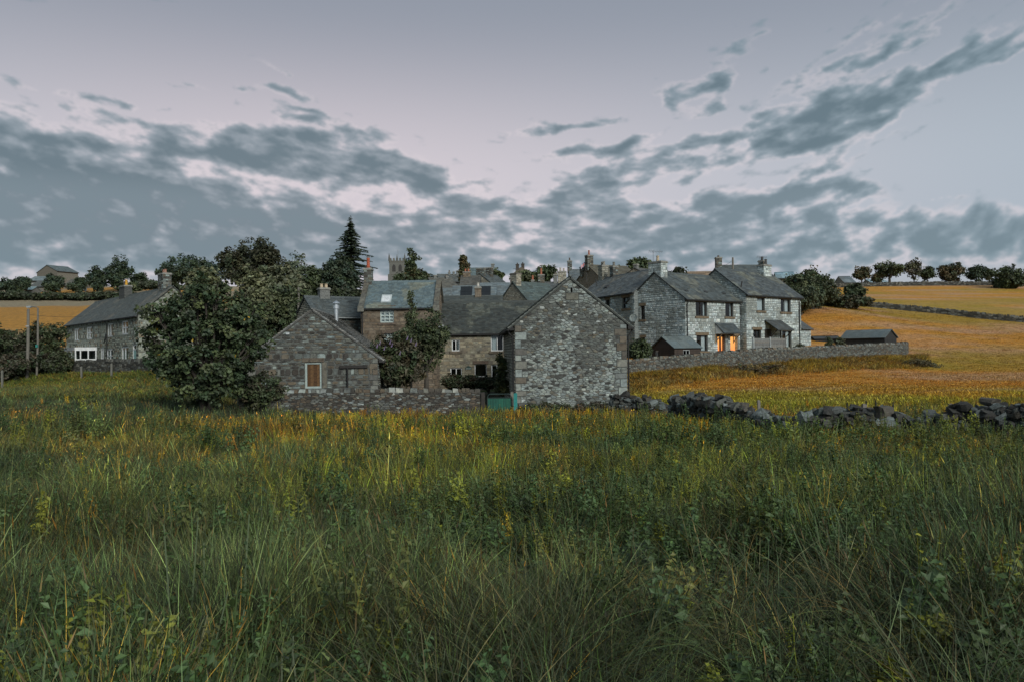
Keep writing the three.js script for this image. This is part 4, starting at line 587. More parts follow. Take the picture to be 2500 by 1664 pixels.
// the terrace pair across the meadow
{
  const yaw = -48.5 * rad, h = new House({ name: 'terrace_house', label: 'mottled stone terrace with white windows and a glazed bay across the meadow', category: 'house', pos: frameAt(161, 96, 0.7), yaw, L: 28, W: 6.4, eave: 5.0, ridge: 7.7, style: 'mottled', sink: 1.5 });
  const wq = [[810, 905, 862, 1035], [945, 885, 1000, 1020], [1172, 850, 1228, 995], [1330, 820, 1395, 970], [1098, 1110, 1132, 1285], [1163, 1120, 1230, 1285], [1328, 1100, 1395, 1280]].map((p) => h.trim(h.rect('front', z1(...p)), false, false)), dq = h.trim(h.rect('front', z1(1447, 1078, 1486, 1310)), false, false);
  h.wall('front', { openings: [...wq, dq], single: 0 });
  wq.forEach((q, i) => h.window('front', q, { frame: whiteFrame, bars: 2, rows: i % 2 ? 2 : 1, fw: 0.13, recess: 0.05, curtain: i < 4 ? [[0.02, 0.2], [0.8, 0.98]] : [[0.1, 0.5]] }));
  { const { x0, x1, y0, y1 } = dq, g = new GB(); g.m = h.face.front[0]; g.col = [0.35, 0.6, 0.56]; g.box(x0, x1, y0, y1 - 0.5, -0.12, -0.07); g.col = whiteFrame; g.box(x0, x0 + 0.1, y0, y1, -0.13, -0.04); g.box(x1 - 0.1, x1, y0, y1, -0.13, -0.04); g.box(x0 + 0.1, x1 - 0.1, y1 - 0.52, y1 - 0.42, -0.13, -0.045); g.box(x0 + 0.1, x1 - 0.1, y1 - 0.1, y1, -0.13, -0.045); const d = g.build('door', M.paint, h.g); const p = new GB(); p.m = h.face.front[0]; p.quad([x0 + 0.1, y1 - 0.42, -0.1], [x1 - 0.1, y1 - 0.42, -0.1], [x1 - 0.1, y1 - 0.1, -0.1], [x0 + 0.1, y1 - 0.1, -0.1]); p.build('pane', M.glass, d); }
  { // glazed bay with a flat white fascia
    const q = h.rect('front', z1(835, 1112, 1062, 1292)), g = new GB(); g.m = h.face.front[0]; g.col = whiteFrame; const x0 = q.x0, x1 = q.x1, y1 = q.y1, y0 = q.y0, D = 2.2, n = 5; g.box(x0, x1, y1 - 0.35, y1, 0.05, D); for (let k = 0; k <= n; k++) { const x = lerp(x0, x1 - 0.2, k / n); g.box(x, x + 0.2, y0, y1 - 0.35, D - 0.14, D - 0.02); } for (const x of [x0 + 0.02, x1 - 0.12]) { for (let k = 0; k < 3; k++) g.box(x, x + 0.1, y0, y1 - 0.35, 0.08 + k * 0.75, 0.2 + k * 0.75); g.box(x, x + 0.1, y0, y0 + 0.6, 0.2, D - 0.14); } g.box(x0 + 0.2, x1 - 0.2, y0, y0 + 0.6, D - 0.12, D - 0.05); g.box(x0 + 0.2, x1 - 0.2, y1 - 0.95, y1 - 0.87, D - 0.12, D - 0.05); const b = g.build('glazed_bay', M.paint, h.g); for (let k = 0; k < n; k++) { const p = new GB(); p.m = h.face.front[0]; const a = lerp(x0, x1 - 0.2, k / n) + 0.2, c = lerp(x0, x1 - 0.2, (k + 1) / n); p.quad([a, y0 + 0.6, D - 0.08], [c, y0 + 0.6, D - 0.08], [c, y1 - 0.35, D - 0.08], [a, y1 - 0.35, D - 0.08]); p.build('pane', M.glass, b); } { const p = new GB(); p.m = h.face.front[0]; p.quad([x1 - 0.06, y0 + 0.6, 0.2], [x1 - 0.06, y0 + 0.6, D - 0.14], [x1 - 0.06, y1 - 0.35, D - 0.14], [x1 - 0.06, y1 - 0.35, 0.2]); p.build('pane', M.glass, b); const c = new GB(); c.m = h.face.front[0]; c.col = [0.5, 0.52, 0.5]; for (const [a, e] of [[0.08, 0.2], [0.42, 0.55], [0.75, 0.9]]) c.box(lerp(x0, x1, a), lerp(x0, x1, e), y0 + 0.6, y1 - 0.4, D - 0.4, D - 0.36); c.build('curtains', M.plain, b); }
    const pq = h.rect('front', z1(690, 1128, 750, 1290)), e = new GB(); e.m = h.face.front[0]; e.col = whiteFrame; const a = pq.x0 - 1.2, c = pq.x0 + 0.4; e.box(a, c, pq.y1 - 0.25, pq.y1, 0.05, 1.8); e.col = [0.3, 0.5, 0.46]; e.box(a + 0.02, a + 0.14, pq.y0, pq.y1 - 0.25, 1.6, 1.75); e.box(c - 0.14, c - 0.02, pq.y0, pq.y1 - 0.25, 1.6, 1.75); e.box(c - 0.12, c - 0.04, pq.y0, pq.y1 - 0.25, 0.1, 1.6); e.build('porch', M.paint, h.g); }
  h.wall('right', { single: 0 }); h.wall('left', { stones: false }); h.wall('back', { stones: false });
  h.roof({ slate: [0.3, 0.24], color: [0.075, 0.088, 0.082], vary: 0.3, moss: lichen([0.075, 0.088, 0.082], [0.12, 0.12, 0.1], 0.5, 0.52) }); h.gutter('front', [0.012, 0.012, 0.012], [17.8]);
  { const g = new GB(); g.m = h.rm.front; for (let k = 0; k < 9; k++) { g.col = jit([0.16, 0.165, 0.15], 0.15); g.box(27.9, 28.2, k * h.slopeLen / 9 - 0.1, (k + 1) * h.slopeLen / 9 - 0.11, 0.08, 0.2); } g.build('verge_coping', M.stone, h.roofMesh); }
  h.chimney(12.6, -3.2, { w: 2.0, d: 0.8, h: 1.7, base: 7.1, style: 'plainDark', pots: [[-0.3, [0.12, 0.1, 0.09], 0.5], [0.3, [0.75, 0.4, 0.05], 0.65]] }); h.chimney(25.6, -3.2, { w: 1.5, d: 0.8, h: 2.1, base: 7.0, style: 'grit', pots: [[-0.2, [0.4, 0.22, 0.16], 0.4], [0.25, [0.4, 0.22, 0.16], 0.4]] });
  h.dish('front', h.px('front', ...z1(1205, 1015))[0], h.px('front', ...z1(1205, 1015))[1], 0.55, [0.04, 0.05, 0.05], [-0.3, 0.2, 1]); h.dish('front', 11.2, 8.4, 0.3, [0.2, 0.24, 0.25], [-0.3, 0.3, 1]);
}

// ---------- the village behind: simpler houses, each one its own ----------
function villageHouse(name, label, { u0, u1, vr, ve, d, yaw = 0, W = 6, style = 'plainGrey', roof = [0.09, 0.11, 0.11], chimneys = [], stoneFaces = [], windows = [], slate = [0.5, 0.34], L: LL, category = 'house', down = 0 }) {
  const y = yaw * rad, p0 = at(u0, ve, d); let L = LL; if (!L) { const k = (u1 - 1250) / F; L = (k * -p0.z - p0.x) / (Math.cos(y) - k * Math.sin(y)); }
  const eaveY = p0.y, ridgeP = at(u0, vr, d + W / 2 * Math.cos(y)), gy = Math.min(groundY(p0.x, p0.z), groundY(p0.x + L * Math.cos(y), p0.z - L * Math.sin(y)), eaveY - 2.4 - down);
  const h = new House({ name, label, category, group: 'village houses on the rise', pos: V(p0.x, gy, p0.z), yaw: y, L, W, eave: eaveY - gy, ridge: Math.max(ridgeP.y, eaveY + 0.6) - gy, style, sink: 2 });
  const qs = { front: [], left: [], right: [], back: [] }; for (const [side, a, b, lo, hi] of windows) qs[side].push({ x0: a, x1: b, y0: h.eave - lo, y1: h.eave - hi });
  for (const s of ['front', 'left', 'right', 'back']) { h.wall(s, { stones: stoneFaces.includes(s), openings: qs[s] }); for (const q of qs[s]) h.window(s, q, { frame: whiteFrame, bars: 2, fw: 0.09, recess: 0.06 }); }
  h.roof({ slate, color: roof, vary: 0.28, sides: ['front', 'back'] }); h.gutter('front', [0.03, 0.03, 0.03]);
  for (const [x, o] of chimneys) h.chimney(x < 0 ? h.L + x : x, -W / 2 + (o.z ?? 0), { base: h.ridge - 0.5, style: 'plainGrey', w: 0.8, d: 0.6, h: 1.4, ...o });
  return h;
}
const pot = [0.45, 0.16, 0.09], potPale = [0.5, 0.47, 0.4], potDark = [0.14, 0.12, 0.1];
villageHouse('slate_cottage', 'low dark slate roof right behind the long cottage, red brick chimney with pale pot', { u0: 1066, u1: 1225, vr: 727, ve: 752, d: 76, W: 4.5, roof: [0.06, 0.07, 0.065], chimneys: [[-2.3, { h: 1.35, w: 0.6, d: 0.6, style: 'brown', pots: [[0, [0.6, 0.58, 0.52], 0.4]] }]] });
{ const h = villageHouse('slate_cottage', 'cottage roof carrying two black solar panels', { u0: 1103, u1: 1210, vr: 702, ve: 748, d: 86, W: 6.5, roof: [0.12, 0.15, 0.16], style: 'plainTan' });
  for (const [a, b] of [[1122, 1151], [1164, 1198]]) { const k = (u) => (u - 1103) / (1210 - 1103) * h.L, g = new GB(); g.m = h.rm.front; g.col = [0.012, 0.016, 0.018]; g.box(k(a), k(b), 0.5, h.slopeLen - 0.12, 0.13, 0.18); const s = g.build('solar_panel', M.paint, h.roofMesh); const f = new GB(); f.m = h.rm.front; f.col = [0.04, 0.045, 0.05]; for (let i = 1; i < 3; i++) f.box(lerp(k(a), k(b), i / 3) - 0.015, lerp(k(a), k(b), i / 3) + 0.015, 0.5, h.slopeLen - 0.12, 0.181, 0.19); for (let i = 1; i < 3; i++) f.box(k(a), k(b), lerp(0.5, h.slopeLen - 0.12, i / 3) - 0.015, lerp(0.5, h.slopeLen - 0.12, i / 3) + 0.015, 0.181, 0.188); f.build('panel_rails', M.metal, h.roofMesh); } }
villageHouse('slate_cottage', 'small blue-grey slate roof tucked between tall cottage and solar panel roof', { u0: 1064, u1: 1101, vr: 707, ve: 730, d: 95, W: 5, roof: [0.12, 0.145, 0.15], style: 'plainTan' });
villageHouse('slate_cottage', 'blue-grey slate roof between the solar panels and the pale gable', { u0: 1172, u1: 1244, vr: 694, ve: 722, d: 100, W: 6, roof: [0.13, 0.16, 0.17], style: 'plainTan' });
{ const h = villageHouse('gabled_cottage', 'cottage with a pale coursed stone gable and broad chimney behind the barn', { u0: 1291, vr: 690, ve: 737, d: 90, yaw: 42, W: 5.2, L: 5.6, style: 'limeTan', stoneFaces: ['left', 'front'], roof: [0.07, 0.095, 0.09] }); h.chimney(0.4, -2.6, { w: 0.75, d: 1.1, h: 1.35, base: h.ridge - 0.4, style: 'limeTan', cap: [0.22, 0.2, 0.17] }); h.aerial(0.4, h.ridge + 0.9, -2.6, 0.8); }
villageHouse('slate_cottage', 'slate roof crowded with three chimney stacks, one with an orange pot', { u0: 1296, u1: 1412, vr: 692, ve: 722, d: 104, W: 6, roof: [0.08, 0.09, 0.09], style: 'plainDark', chimneys: [[1.5, { w: 0.85, h: 1.5, style: 'grit', pots: [[0, pot, 0.85]] }], [3.4, { w: 0.5, h: 1.5, pots: [[0, potDark, 0.3]] }], [4.3, { w: 1.1, h: 1.9, style: 'limeTan', pots: [[-0.2, potPale, 0.5], [0.25, potPale, 0.4]] }], [0.35, { w: 0.4, h: 0.8, pots: [[0, pot, 0.6]] }]] });
villageHouse('slate_house', 'far blue slate house with a small end chimney, beside the narrow evergreen', { u0: 1148, u1: 1212, vr: 656, ve: 684, d: 150, W: 8, roof: [0.1, 0.14, 0.145], style: 'plainTan', chimneys: [[-0.6, { w: 0.6, h: 1.2 }]] });
villageHouse('gabled_cottage', 'stone gabled cottage with twin dark chimney stacks and brick chimney in front', { u0: 1212, vr: 668, ve: 702, d: 128, yaw: 62, W: 6.2, L: 6, style: 'limeTan', stoneFaces: ['left'], roof: [0.07, 0.085, 0.085], chimneys: [[0.4, { w: 0.5, d: 1.5, h: 1.3, style: 'grit', z: 0 }], [3, { w: 0.6, d: 1.4, h: 1.6, style: 'grit' }]], windows: [['left', 2.3, 3.6, 1.4, 0.2]] });
villageHouse('gabled_cottage', 'old roof with a brick chimney and orange pot at the foot of the narrow evergreen', { u0: 1124, u1: 1172, vr: 676, ve: 700, d: 118, W: 6, style: 'plainGrey', roof: [0.085, 0.085, 0.075], chimneys: [[0.8, { w: 1.1, h: 1.1, style: 'brown', pots: [[-0.2, pot, 0.45], [0.25, pot, 0.45]] }]] });
villageHouse('slate_cottage', 'low row of weathered roofs right of the tall cottage coping, with small stacks', { u0: 1064, u1: 1122, vr: 680, ve: 703, d: 125, W: 7, yaw: 24, roof: [0.1, 0.1, 0.085], style: 'plainTan', chimneys: [[1, { w: 0.5, h: 0.9 }], [3, { w: 0.4, h: 0.8, pots: [[0, potDark, 0.3]] }]] });
villageHouse('slate_cottage', 'distant roof ridge with slender stacks behind the weathered row', { u0: 1072, u1: 1130, vr: 671, ve: 688, d: 160, W: 7, yaw: 10, roof: [0.09, 0.1, 0.095], style: 'plainDark', chimneys: [[2.4, { w: 0.4, h: 0.9, pots: [[0, potDark, 0.4]] }], [3.3, { w: 0.35, h: 1.0 }], [4.1, { w: 0.5, h: 1.2 }]] });
{ // hipped house: pyramid roof on a square body
  const d = 150, p = at(1252, 671, d), gy = groundY(p.x, p.z), s = d / F, w = 43 * s, D = 6, yE = p.y - gy, yR = at(1272, 653, d + 3).y - gy, g0 = thing('hipped_house', 'tan hipped-roof house on the skyline with two dark chimneys', 'house', 'village houses on the rise', V(p.x, gy, p.z));
  const b = new GB(); b.col = [0.2, 0.18, 0.14]; b.box(0, w, -2, yE, -D, 0); b.build('wall', M.mortar, g0); const r = new GB(), o = 0.25, A = [-o, yE - 0.05, o], B = [w + o, yE - 0.05, o], C = [w + o, yE - 0.05, -D - o], E = [-o, yE - 0.05, -D - o], P = [w * 0.42, yR, -D / 2], Q = [w * 0.58, yR, -D / 2]; r.col = [0.15, 0.125, 0.085]; r.quad(A, B, Q, P); r.tri(B, C, Q); r.quad(C, E, P, Q); r.tri(E, A, P); r.col = [0.05, 0.05, 0.045]; r.quad(E, C, B, A); r.build('roof', M.slate, g0);
  for (const [x, z, hh] of [[0.9, -2.2, 1.0], [1.95, -3.2, 1.2]]) { const c = new GB(); c.col = [0.08, 0.07, 0.06]; c.box(x - 0.3, x + 0.3, yR - 1.2, yR + hh - 0.6, z - 0.3, z + 0.3); c.box(x - 0.36, x + 0.36, yR + hh - 0.6, yR + hh - 0.48, z - 0.36, z + 0.36); c.tube([[x, yR + hh - 0.48, z], [x, yR + hh - 0.2, z]], 0.12, 8); c.build('chimney', M.mortar, g0); }
  const q = new GB(); q.col = whiteFrame; q.box(1.0, 1.9, yE - 1.4, yE - 0.4, 0.002, 0.06); const wn = q.build('window', M.paint, g0); const pn = new GB(); pn.col = [0.03, 0.035, 0.04]; pn.box(1.08, 1.82, yE - 1.32, yE - 0.48, 0.061, 0.068); pn.build('pane', M.paint, wn);
}
villageHouse('slate_cottage', 'little slate roof with a tall thin dark chimney below the flag', { u0: 1394, u1: 1432, vr: 660, ve: 684, d: 128, W: 6, roof: [0.1, 0.12, 0.125], style: 'plainGrey', chimneys: [[0.05, { w: 0.7, h: 1.9, style: 'grit', pots: [[0, potDark, 0.5]] }]] });
{ const h = villageHouse('stone_house', 'long mossy brown roof running back from the tallest village chimney', { u0: 1462, u1: 1560, vr: 648, ve: 674, d: 118, yaw: 26, W: 6, roof: [0.1, 0.095, 0.07], style: 'plainTan', stoneFaces: ['left'] });
  h.chimney(0.2, -3, { w: 1.0, d: 0.8, h: 2.3, base: h.ridge - 0.9, style: 'grit', pots: [[0, pot, 0.75]] }); h.chimney(0.2, -4.7, { w: 0.9, d: 0.7, h: 1.4, base: h.ridge - 1.6, style: 'grit', pots: [[-0.2, potDark, 0.35], [0.2, potDark, 0.35]] }); }
villageHouse('gabled_cottage', 'small stone gable peeping over the terrace roof ridge', { u0: 1583, vr: 655, ve: 672, d: 118, yaw: 50, W: 4.6, L: 4, style: 'limeTan', stoneFaces: ['left'], roof: [0.1, 0.105, 0.1], chimneys: [[0.4, { w: 0.6, h: 1.0 }]] });
villageHouse('slate_house', 'dark slate house behind the white pair, square chimney at its end', { u0: 1776, u1: 1892, vr: 650, ve: 694, d: 100, W: 7, yaw: 4, roof: [0.075, 0.09, 0.09], style: 'plainGrey', chimneys: [[-5.9, { w: 0.75, h: 1.5, style: 'grit', pots: [[0, potDark, 0.25]] }]] });
villageHouse('slate_cottage', 'low tiled roof peeping between the two pale limestone houses', { u0: 1690, u1: 1760, vr: 666, ve: 684, d: 108, W: 5, roof: [0.2, 0.15, 0.1], style: 'plainTan' });
villageHouse('farm_shed', 'pale blue sheet-roofed farm shed beyond the white houses', { u0: 1897, u1: 1944, vr: 667, ve: 680, d: 135, W: 7, yaw: -14, roof: [0.2, 0.3, 0.34], style: 'plainTan', slate: [1.0, 2.5], category: 'shed' });
villageHouse('farm_shed', 'grey roof just showing over the skyline behind the orchard trees', { u0: 2062, u1: 2092, vr: 676, ve: 690, d: 205, W: 7, roof: [0.13, 0.16, 0.17], style: 'plainGrey', slate: [1.0, 2.5], category: 'shed' });
villageHouse('farm_shed', 'long pale roof low behind the sparse hilltop tree', { u0: 2128, u1: 2172, vr: 683, ve: 691, d: 210, W: 6, roof: [0.2, 0.27, 0.29], style: 'plainGrey', slate: [1.0, 2.5], category: 'shed' });
// hill farm, far side
villageHouse('hill_hall', 'big old stone hall standing high on the far hill', { u0: 139, vr: 648, ve: 662, d: 200, yaw: 62, W: 8.5, L: 5.5, style: 'limeTan', roof: [0.1, 0.13, 0.135], stoneFaces: [], windows: [['left', 1.2, 2.2, 2.6, 1.2], ['left', 4.4, 5.6, 2.6, 1.2], ['left', 6.3, 7.3, 2.6, 1.2]], down: 3 });
villageHouse('hill_cottage', 'low pale-roofed cottage under the hill hall', { u0: 66, u1: 108, vr: 677, ve: 686, d: 188, W: 6, style: 'plainGrey', roof: [0.16, 0.2, 0.21], windows: [['front', 1, 1.8, 1.6, 0.6]] });
villageHouse('hill_cottage', 'brown roofed farm cottage below the hill hall beside the hedge tree', { u0: 72, u1: 106, vr: 688, ve: 700, d: 180, W: 6, style: 'limeTan', roof: [0.09, 0.1, 0.095], windows: [['front', 1.4, 2.2, 1.7, 0.7]] });
villageHouse('hill_cottage', 'broad roofed farmhouse among bushes on the far hill', { u0: 154, u1: 208, vr: 683, ve: 698, d: 190, W: 7, style: 'limeTan', roof: [0.1, 0.1, 0.085], windows: [['front', 1.2, 2.2, 1.8, 0.7]] });
villageHouse('hill_shed', 'tiny blue roofed shed at the hedge foot on the far hill', { u0: 60, u1: 78, vr: 702, ve: 708, d: 176, W: 3, style: 'plainGrey', roof: [0.2, 0.28, 0.3], slate: [0.8, 1.5], category: 'shed' });

// ---------- church tower ----------
{
  const d = 270, p = at(970, 700, d), w = 5.2, x0 = -w / 2, top = at(970, 632, d).y, gy = groundY(p.x, p.z), H = top - gy, t = thing('church_tower', 'square church tower with pinnacles and battlements beyond the roofs', 'church', null, V(p.x, gy, p.z), 0.12);
  const g = new GB(); g.col = [0.16, 0.165, 0.15]; g.box(x0, -x0, -3, H - 0.9, x0, -x0); g.build('tower_wall', M.mortar, t);
  for (const [y, o] of [[H - 1.3, 0.16], [H - 5.6, 0.12]]) { const s = new GB(); s.col = [0.19, 0.19, 0.17]; s.box(x0 - o, -x0 + o, y, y + 0.25, x0 - o, -x0 + o); s.build('string_course', M.mortar, t); }
  for (let k = 0; k < 5; k++) for (const [ax, s] of [['x', 1], ['x', -1], ['z', 1], ['z', -1]]) { const m = new GB(); m.col = jit([0.16, 0.165, 0.15], 0.12); const c = lerp(x0 + 0.5, -x0 - 0.5, k / 4), q = (-x0 - 0.18) * s; if (ax === 'x') m.box(c - 0.3, c + 0.3, H - 0.9, H - 0.05, q - 0.16, q + 0.16); else m.box(q - 0.16, q + 0.16, H - 0.9, H - 0.05, c - 0.3, c + 0.3); m.build('merlon', M.mortar, t); }
  for (const sx of [-1, 1]) for (const sz of [-1, 1]) { const m = new GB(); m.col = [0.13, 0.135, 0.125]; m.tube([[sx * -x0, H - 1, sz * -x0], [sx * -x0, H + 0.2, sz * -x0], [sx * -x0, H + 1.6, sz * -x0]], [0.3, 0.26, 0.04], 6); m.build('pinnacle', M.mortar, t); const b = new GB(); b.col = [0.15, 0.155, 0.14]; b.box(sx * -x0 - 0.45, sx * -x0 + 0.45, -2, H - 5.5, sz * -x0 - 0.45, sz * -x0 + 0.45); b.build('buttress', M.mortar, t); }
  for (const [x, z] of [[0, -x0], [0, x0], [-x0, 0], [x0, 0]]) { const m = new GB(); m.col = [0.13, 0.135, 0.125]; m.tube([[x, H - 1, z], [x, H + 0.1, z], [x, H + 1.2, z]], [0.2, 0.18, 0.03], 6); m.build('pinnacle', M.mortar, t); }
  for (const x of [-1.05, 1.05]) { const m = new GB(); m.col = [0.02, 0.02, 0.02]; m.box(x - 0.55, x + 0.55, H - 4.6, H - 2.8, -x0 + 0.004, -x0 + 0.04); m.tri([x - 0.55, H - 2.8, -x0 + 0.04], [x + 0.55, H - 2.8, -x0 + 0.04], [x, H - 2.1, -x0 + 0.04]); const bw = m.build('belfry_window', M.plain, t); for (let k = 0; k < 5; k++) { const l = new GB(); l.col = [0.1, 0.1, 0.09]; l.box(x - 0.5, x + 0.5, H - 4.5 + k * 0.34, H - 4.42 + k * 0.34, -x0 + 0.041, -x0 + 0.12); l.build('louvre', M.wood, bw); } }
  const f = new GB(); f.col = [0.2, 0.2, 0.2]; f.tube([[0.3, H - 1, 0], [0.3, H + 3.2, 0]], 0.045, 5); f.build('flagpole', M.plain, t);
}
// ---------- flag by the tall chimney ----------
{
  const d = 121, p = at(1433, 664, d), q = at(1431.5, 636, d), t = thing('flag', 'Union flag flying at an angle beside the tallest village chimney', 'flag', null, V(p.x, p.y - 1.5, p.z));
  const pole = new GB(); pole.col = [0.3, 0.3, 0.3]; pole.tube([[0, 0, 0], [q.x - p.x, q.y - p.y + 1.5, 0]], 0.03, 6); pole.build('flagpole', M.plain, t);
  const N = 24, K = 12, g = new GB(), w = 1.0, hh = 0.62, X = q.x - p.x, Y = q.y - p.y + 1.4;
  const colr = (a, b) => { const x = a - 0.5, y = (b - 0.5) * 0.6, dd = Math.min(Math.abs(y - x * 0.6), Math.abs(y + x * 0.6)); if (Math.abs(x) < 0.05 || Math.abs(y) < 0.05) return [0.5, 0.03, 0.04]; if (Math.abs(x) < 0.09 || Math.abs(y) < 0.09) return [0.6, 0.6, 0.62]; if (dd < 0.03) return [0.5, 0.03, 0.04]; if (dd < 0.075) return [0.6, 0.6, 0.62]; return [0.03, 0.06, 0.2]; };
  const P = (a, b, s) => [X - a * w * 0.85, Y - b * hh - a * 0.62 * (0.7 + 0.3 * a), 0.07 * Math.sin(a * 7 + b) * a + s];
  for (let i = 0; i < N; i++) for (let j = 0; j < K; j++) { g.col = colr((i + 0.5) / N, (j + 0.5) / K); for (const s of [0.004, -0.004]) g.quad(P(i / N, j / K, s), P((i + 1) / N, j / K, s), P((i + 1) / N, (j + 1) / K, s), P(i / N, (j + 1) / K, s)); }
  g.build('flag_cloth', M.plain, t);
}

// ---------- garden and field walls ----------
function stoneWall(name, label, pts, { h = 1.2, thick = 0.45, st = STYLE.rubble, single = 0, cope = true, copeH = 0.22, copeSingle = false, tone } = {}) {
  const t = thing(name, label, 'stone wall', 'drystone walls', pts[0].clone());
  const o = pts[0]; let left = single;
  for (let i = 0; i < pts.length - 1; i++) {
    const a = pts[i].clone().sub(o), b = pts[i + 1].clone().sub(o), len = Math.hypot(b.x - a.x, b.z - a.z), X = [(b.x - a.x) / len, (b.y - a.y) / len, (b.z - a.z) / len], Z = [-X[2], 0, X[0]];
    const core = new GB(); core.m = basis(X, [0, 1, 0], Z, [a.x, a.y, a.z]); core.col = st.mortar.map((c) => c * 0.45); core.box(-0.02, len + 0.02, -0.5, h - 0.03, -thick / 2 + 0.03, thick / 2 - 0.03); const w = core.build('wall_core', M.mortar, t);
    for (const s of [1, -1]) {
      const m = s > 0 ? basis(X, [0, 1, 0], Z, [a.x + Z[0] * (thick / 2 - 0.03), a.y, a.z + Z[2] * (thick / 2 - 0.03)]) : basis(X.map((q) => -q), [0, 1, 0], Z.map((q) => -q), [b.x - Z[0] * (thick / 2 - 0.03), b.y, b.z - Z[2] * (thick / 2 - 0.03)]);
      const list = st.cell ? cells({ edges: [[-1, 0, 0], [1, 0, len], [0, -1, 0.1], [0, 1, h]], x0: 0, x1: len, y0: -0.1, y1: h, ...st }) : courses({ y0: -0.1, y1: h, span: () => [0, len], ...st }), n = s > 0 ? Math.min(left, list.length) : 0; left -= n;
      layStones(list, m, w, st, n);
    }
    if (cope) { let x = 0; const g = new GB(); g.m = core.m; while (x < len) { const wd = Math.min(len - x, rr(0.16, 0.42)); const c = copeSingle ? new GB() : g; c.m = core.m; c.col = st.color({ cx: x, cy: 0 }); const z = thick / 2 + rr(-0.05, 0.03), y1 = h + copeH * rr(0.6, 1.25), k = rr(0.01, 0.05), ln = rr(-0.05, 0.05);
      const q = [[x + 0.008, h - 0.02], [x + wd - 0.008, h - 0.02], [x + wd - k + ln, y1 - rr(0, 0.05)], [x + k + ln, y1]], f = q.map(([X2, Y2], n) => [X2, Y2, z - (n > 1 ? 0.06 : 0)]), r = q.map(([X2, Y2], n) => [X2, Y2, -z + (n > 1 ? 0.06 : 0)]); c.quad(f[0], f[1], f[2], f[3]); c.quad(r[1], r[0], r[3], r[2]); for (let n = 0; n < 4; n++) { const j = (n + 1) % 4; c.quad(f[j], f[n], r[n], r[j]); } if (copeSingle) c.build('coping_stone', M.stone, w); x += wd; } if (g.p.length) tag(g.build('coping_stones', M.stone, w), null, null, null, 'stuff'); }
  }
  return t;
}
const gp = (u, d, dy = 0) => { const p = onGround(u, d); p.y += dy; return p; }, gpv = (u, v, d) => at(u, v, d);
stoneWall('garden_wall', 'mossy stone garden wall in front of the low outbuilding, running to the green gate', [V(-14.6, -1.55, -42.6), V(-8, -1.6, -43), V(-1.75, -1.68, -43.1)], { h: 1.28, st: { ...STYLE.rubble, cell: [0.22, 0.095], mortar: [0.12, 0.12, 0.11], color: (s) => { const t = R(); return t < 0.4 ? jit([0.075, 0.07, 0.06], 0.3) : t < 0.6 ? jit([0.14, 0.115, 0.085], 0.25) : t > 0.9 ? jit([0.32, 0.35, 0.33], 0.2) : jit([0.16, 0.17, 0.155], 0.25); } }, single: 290, copeSingle: false, copeH: 0.2 });
stoneWall('boundary_wall', 'long drystone boundary wall below the pale limestone houses', [gpv(1500, 916, 60.3), gpv(1620, 904, 62.2), gpv(1740, 893, 64.3), gpv(1860, 882, 67), gpv(2030, 873, 72), gpv(2206, 863, 78), gpv(2214, 861, 81)], { h: 0.98, st: { ...STYLE.rubble, cell: [0.24, 0.12], color: (s) => { const t = R(); return t < 0.3 ? jit([0.1, 0.098, 0.085], 0.3) : t < 0.45 ? jit([0.14, 0.115, 0.085], 0.25) : jit([0.17, 0.18, 0.16], 0.25); } }, single: 0, copeH: 0.16 });
const FARW = { ...STYLE.rubble, cell: [0.5, 0.22], h: [0.22, 0.34], l: [0.35, 0.8], gap: 0.03, color: () => jit(pick([[0.05, 0.05, 0.042], [0.09, 0.09, 0.075], [0.16, 0.165, 0.145]]), 0.25), mortar: [0.08, 0.08, 0.07] };
stoneWall('field_wall', 'dark drystone wall slanting down across the orange hillside', [[2105, 118], [2200, 116], [2300, 114], [2400, 111], [2520, 108], [2640, 106]].map(([u, d]) => gp(u, d)), { h: 0.62, thick: 0.6, st: FARW, copeH: 0.25 });
stoneWall('field_wall', 'skyline drystone wall under the hilltop trees', [[2040, 178], [2150, 178], [2260, 179], [2380, 178], [2520, 176]].map(([u, d]) => gp(u, d)), { h: 0.7, thick: 0.6, st: FARW, copeH: 0.25 });
stoneWall('roadside_wall', 'low dark wall in front of the mottled terrace across the meadow', [[-60, 88], [120, 84], [260, 76], [420, 67], [520, 64]].map(([u, d]) => gp(u, d)), { h: 1.0, thick: 0.5, st: { ...FARW, h: [0.16, 0.28], l: [0.25, 0.55] }, copeH: 0.2 });

// tumbled walls: every stone lies by itself
const BOULD = Array.from({ length: 12 }, (_, k) => {
  const g0 = new THREE.BoxGeometry(1.9, 1.7, 1.7, 2, 2, 2).toNonIndexed(), p = g0.attributes.position, r = rng(900 + k), off = [r() * 50, r() * 50], planes = Array.from({ length: 7 }, () => { const v = V(r() - 0.5, r() - 0.5, r() - 0.5).normalize(); return [v, 0.72 + 0.4 * r()]; });
  for (let i = 0; i < p.count; i++) { const v = V(p.getX(i), p.getY(i), p.getZ(i)); for (const [n, d] of planes) { const q = v.dot(n); if (q > d) v.addScaledVector(n, (d - q) * 0.88); } const s = 0.95 + (vnoise(v.x * 1.9 + off[0] + v.z * 1.3, v.y * 1.9 + off[1] + v.z * 0.7) - 0.5) * 0.5; p.setXYZ(i, v.x * s, v.y * s, v.z * s); }
  g0.computeVertexNormals(); const uv = new Float32Array(p.count * 2); for (let i = 0; i < p.count; i++) { uv[i * 2] = p.getX(i) * 0.4 + p.getZ(i) * 0.3; uv[i * 2 + 1] = p.getY(i) * 0.4 + p.getZ(i) * 0.2; } g0.setAttribute('uv', new THREE.BufferAttribute(uv, 2)); return g0;
});
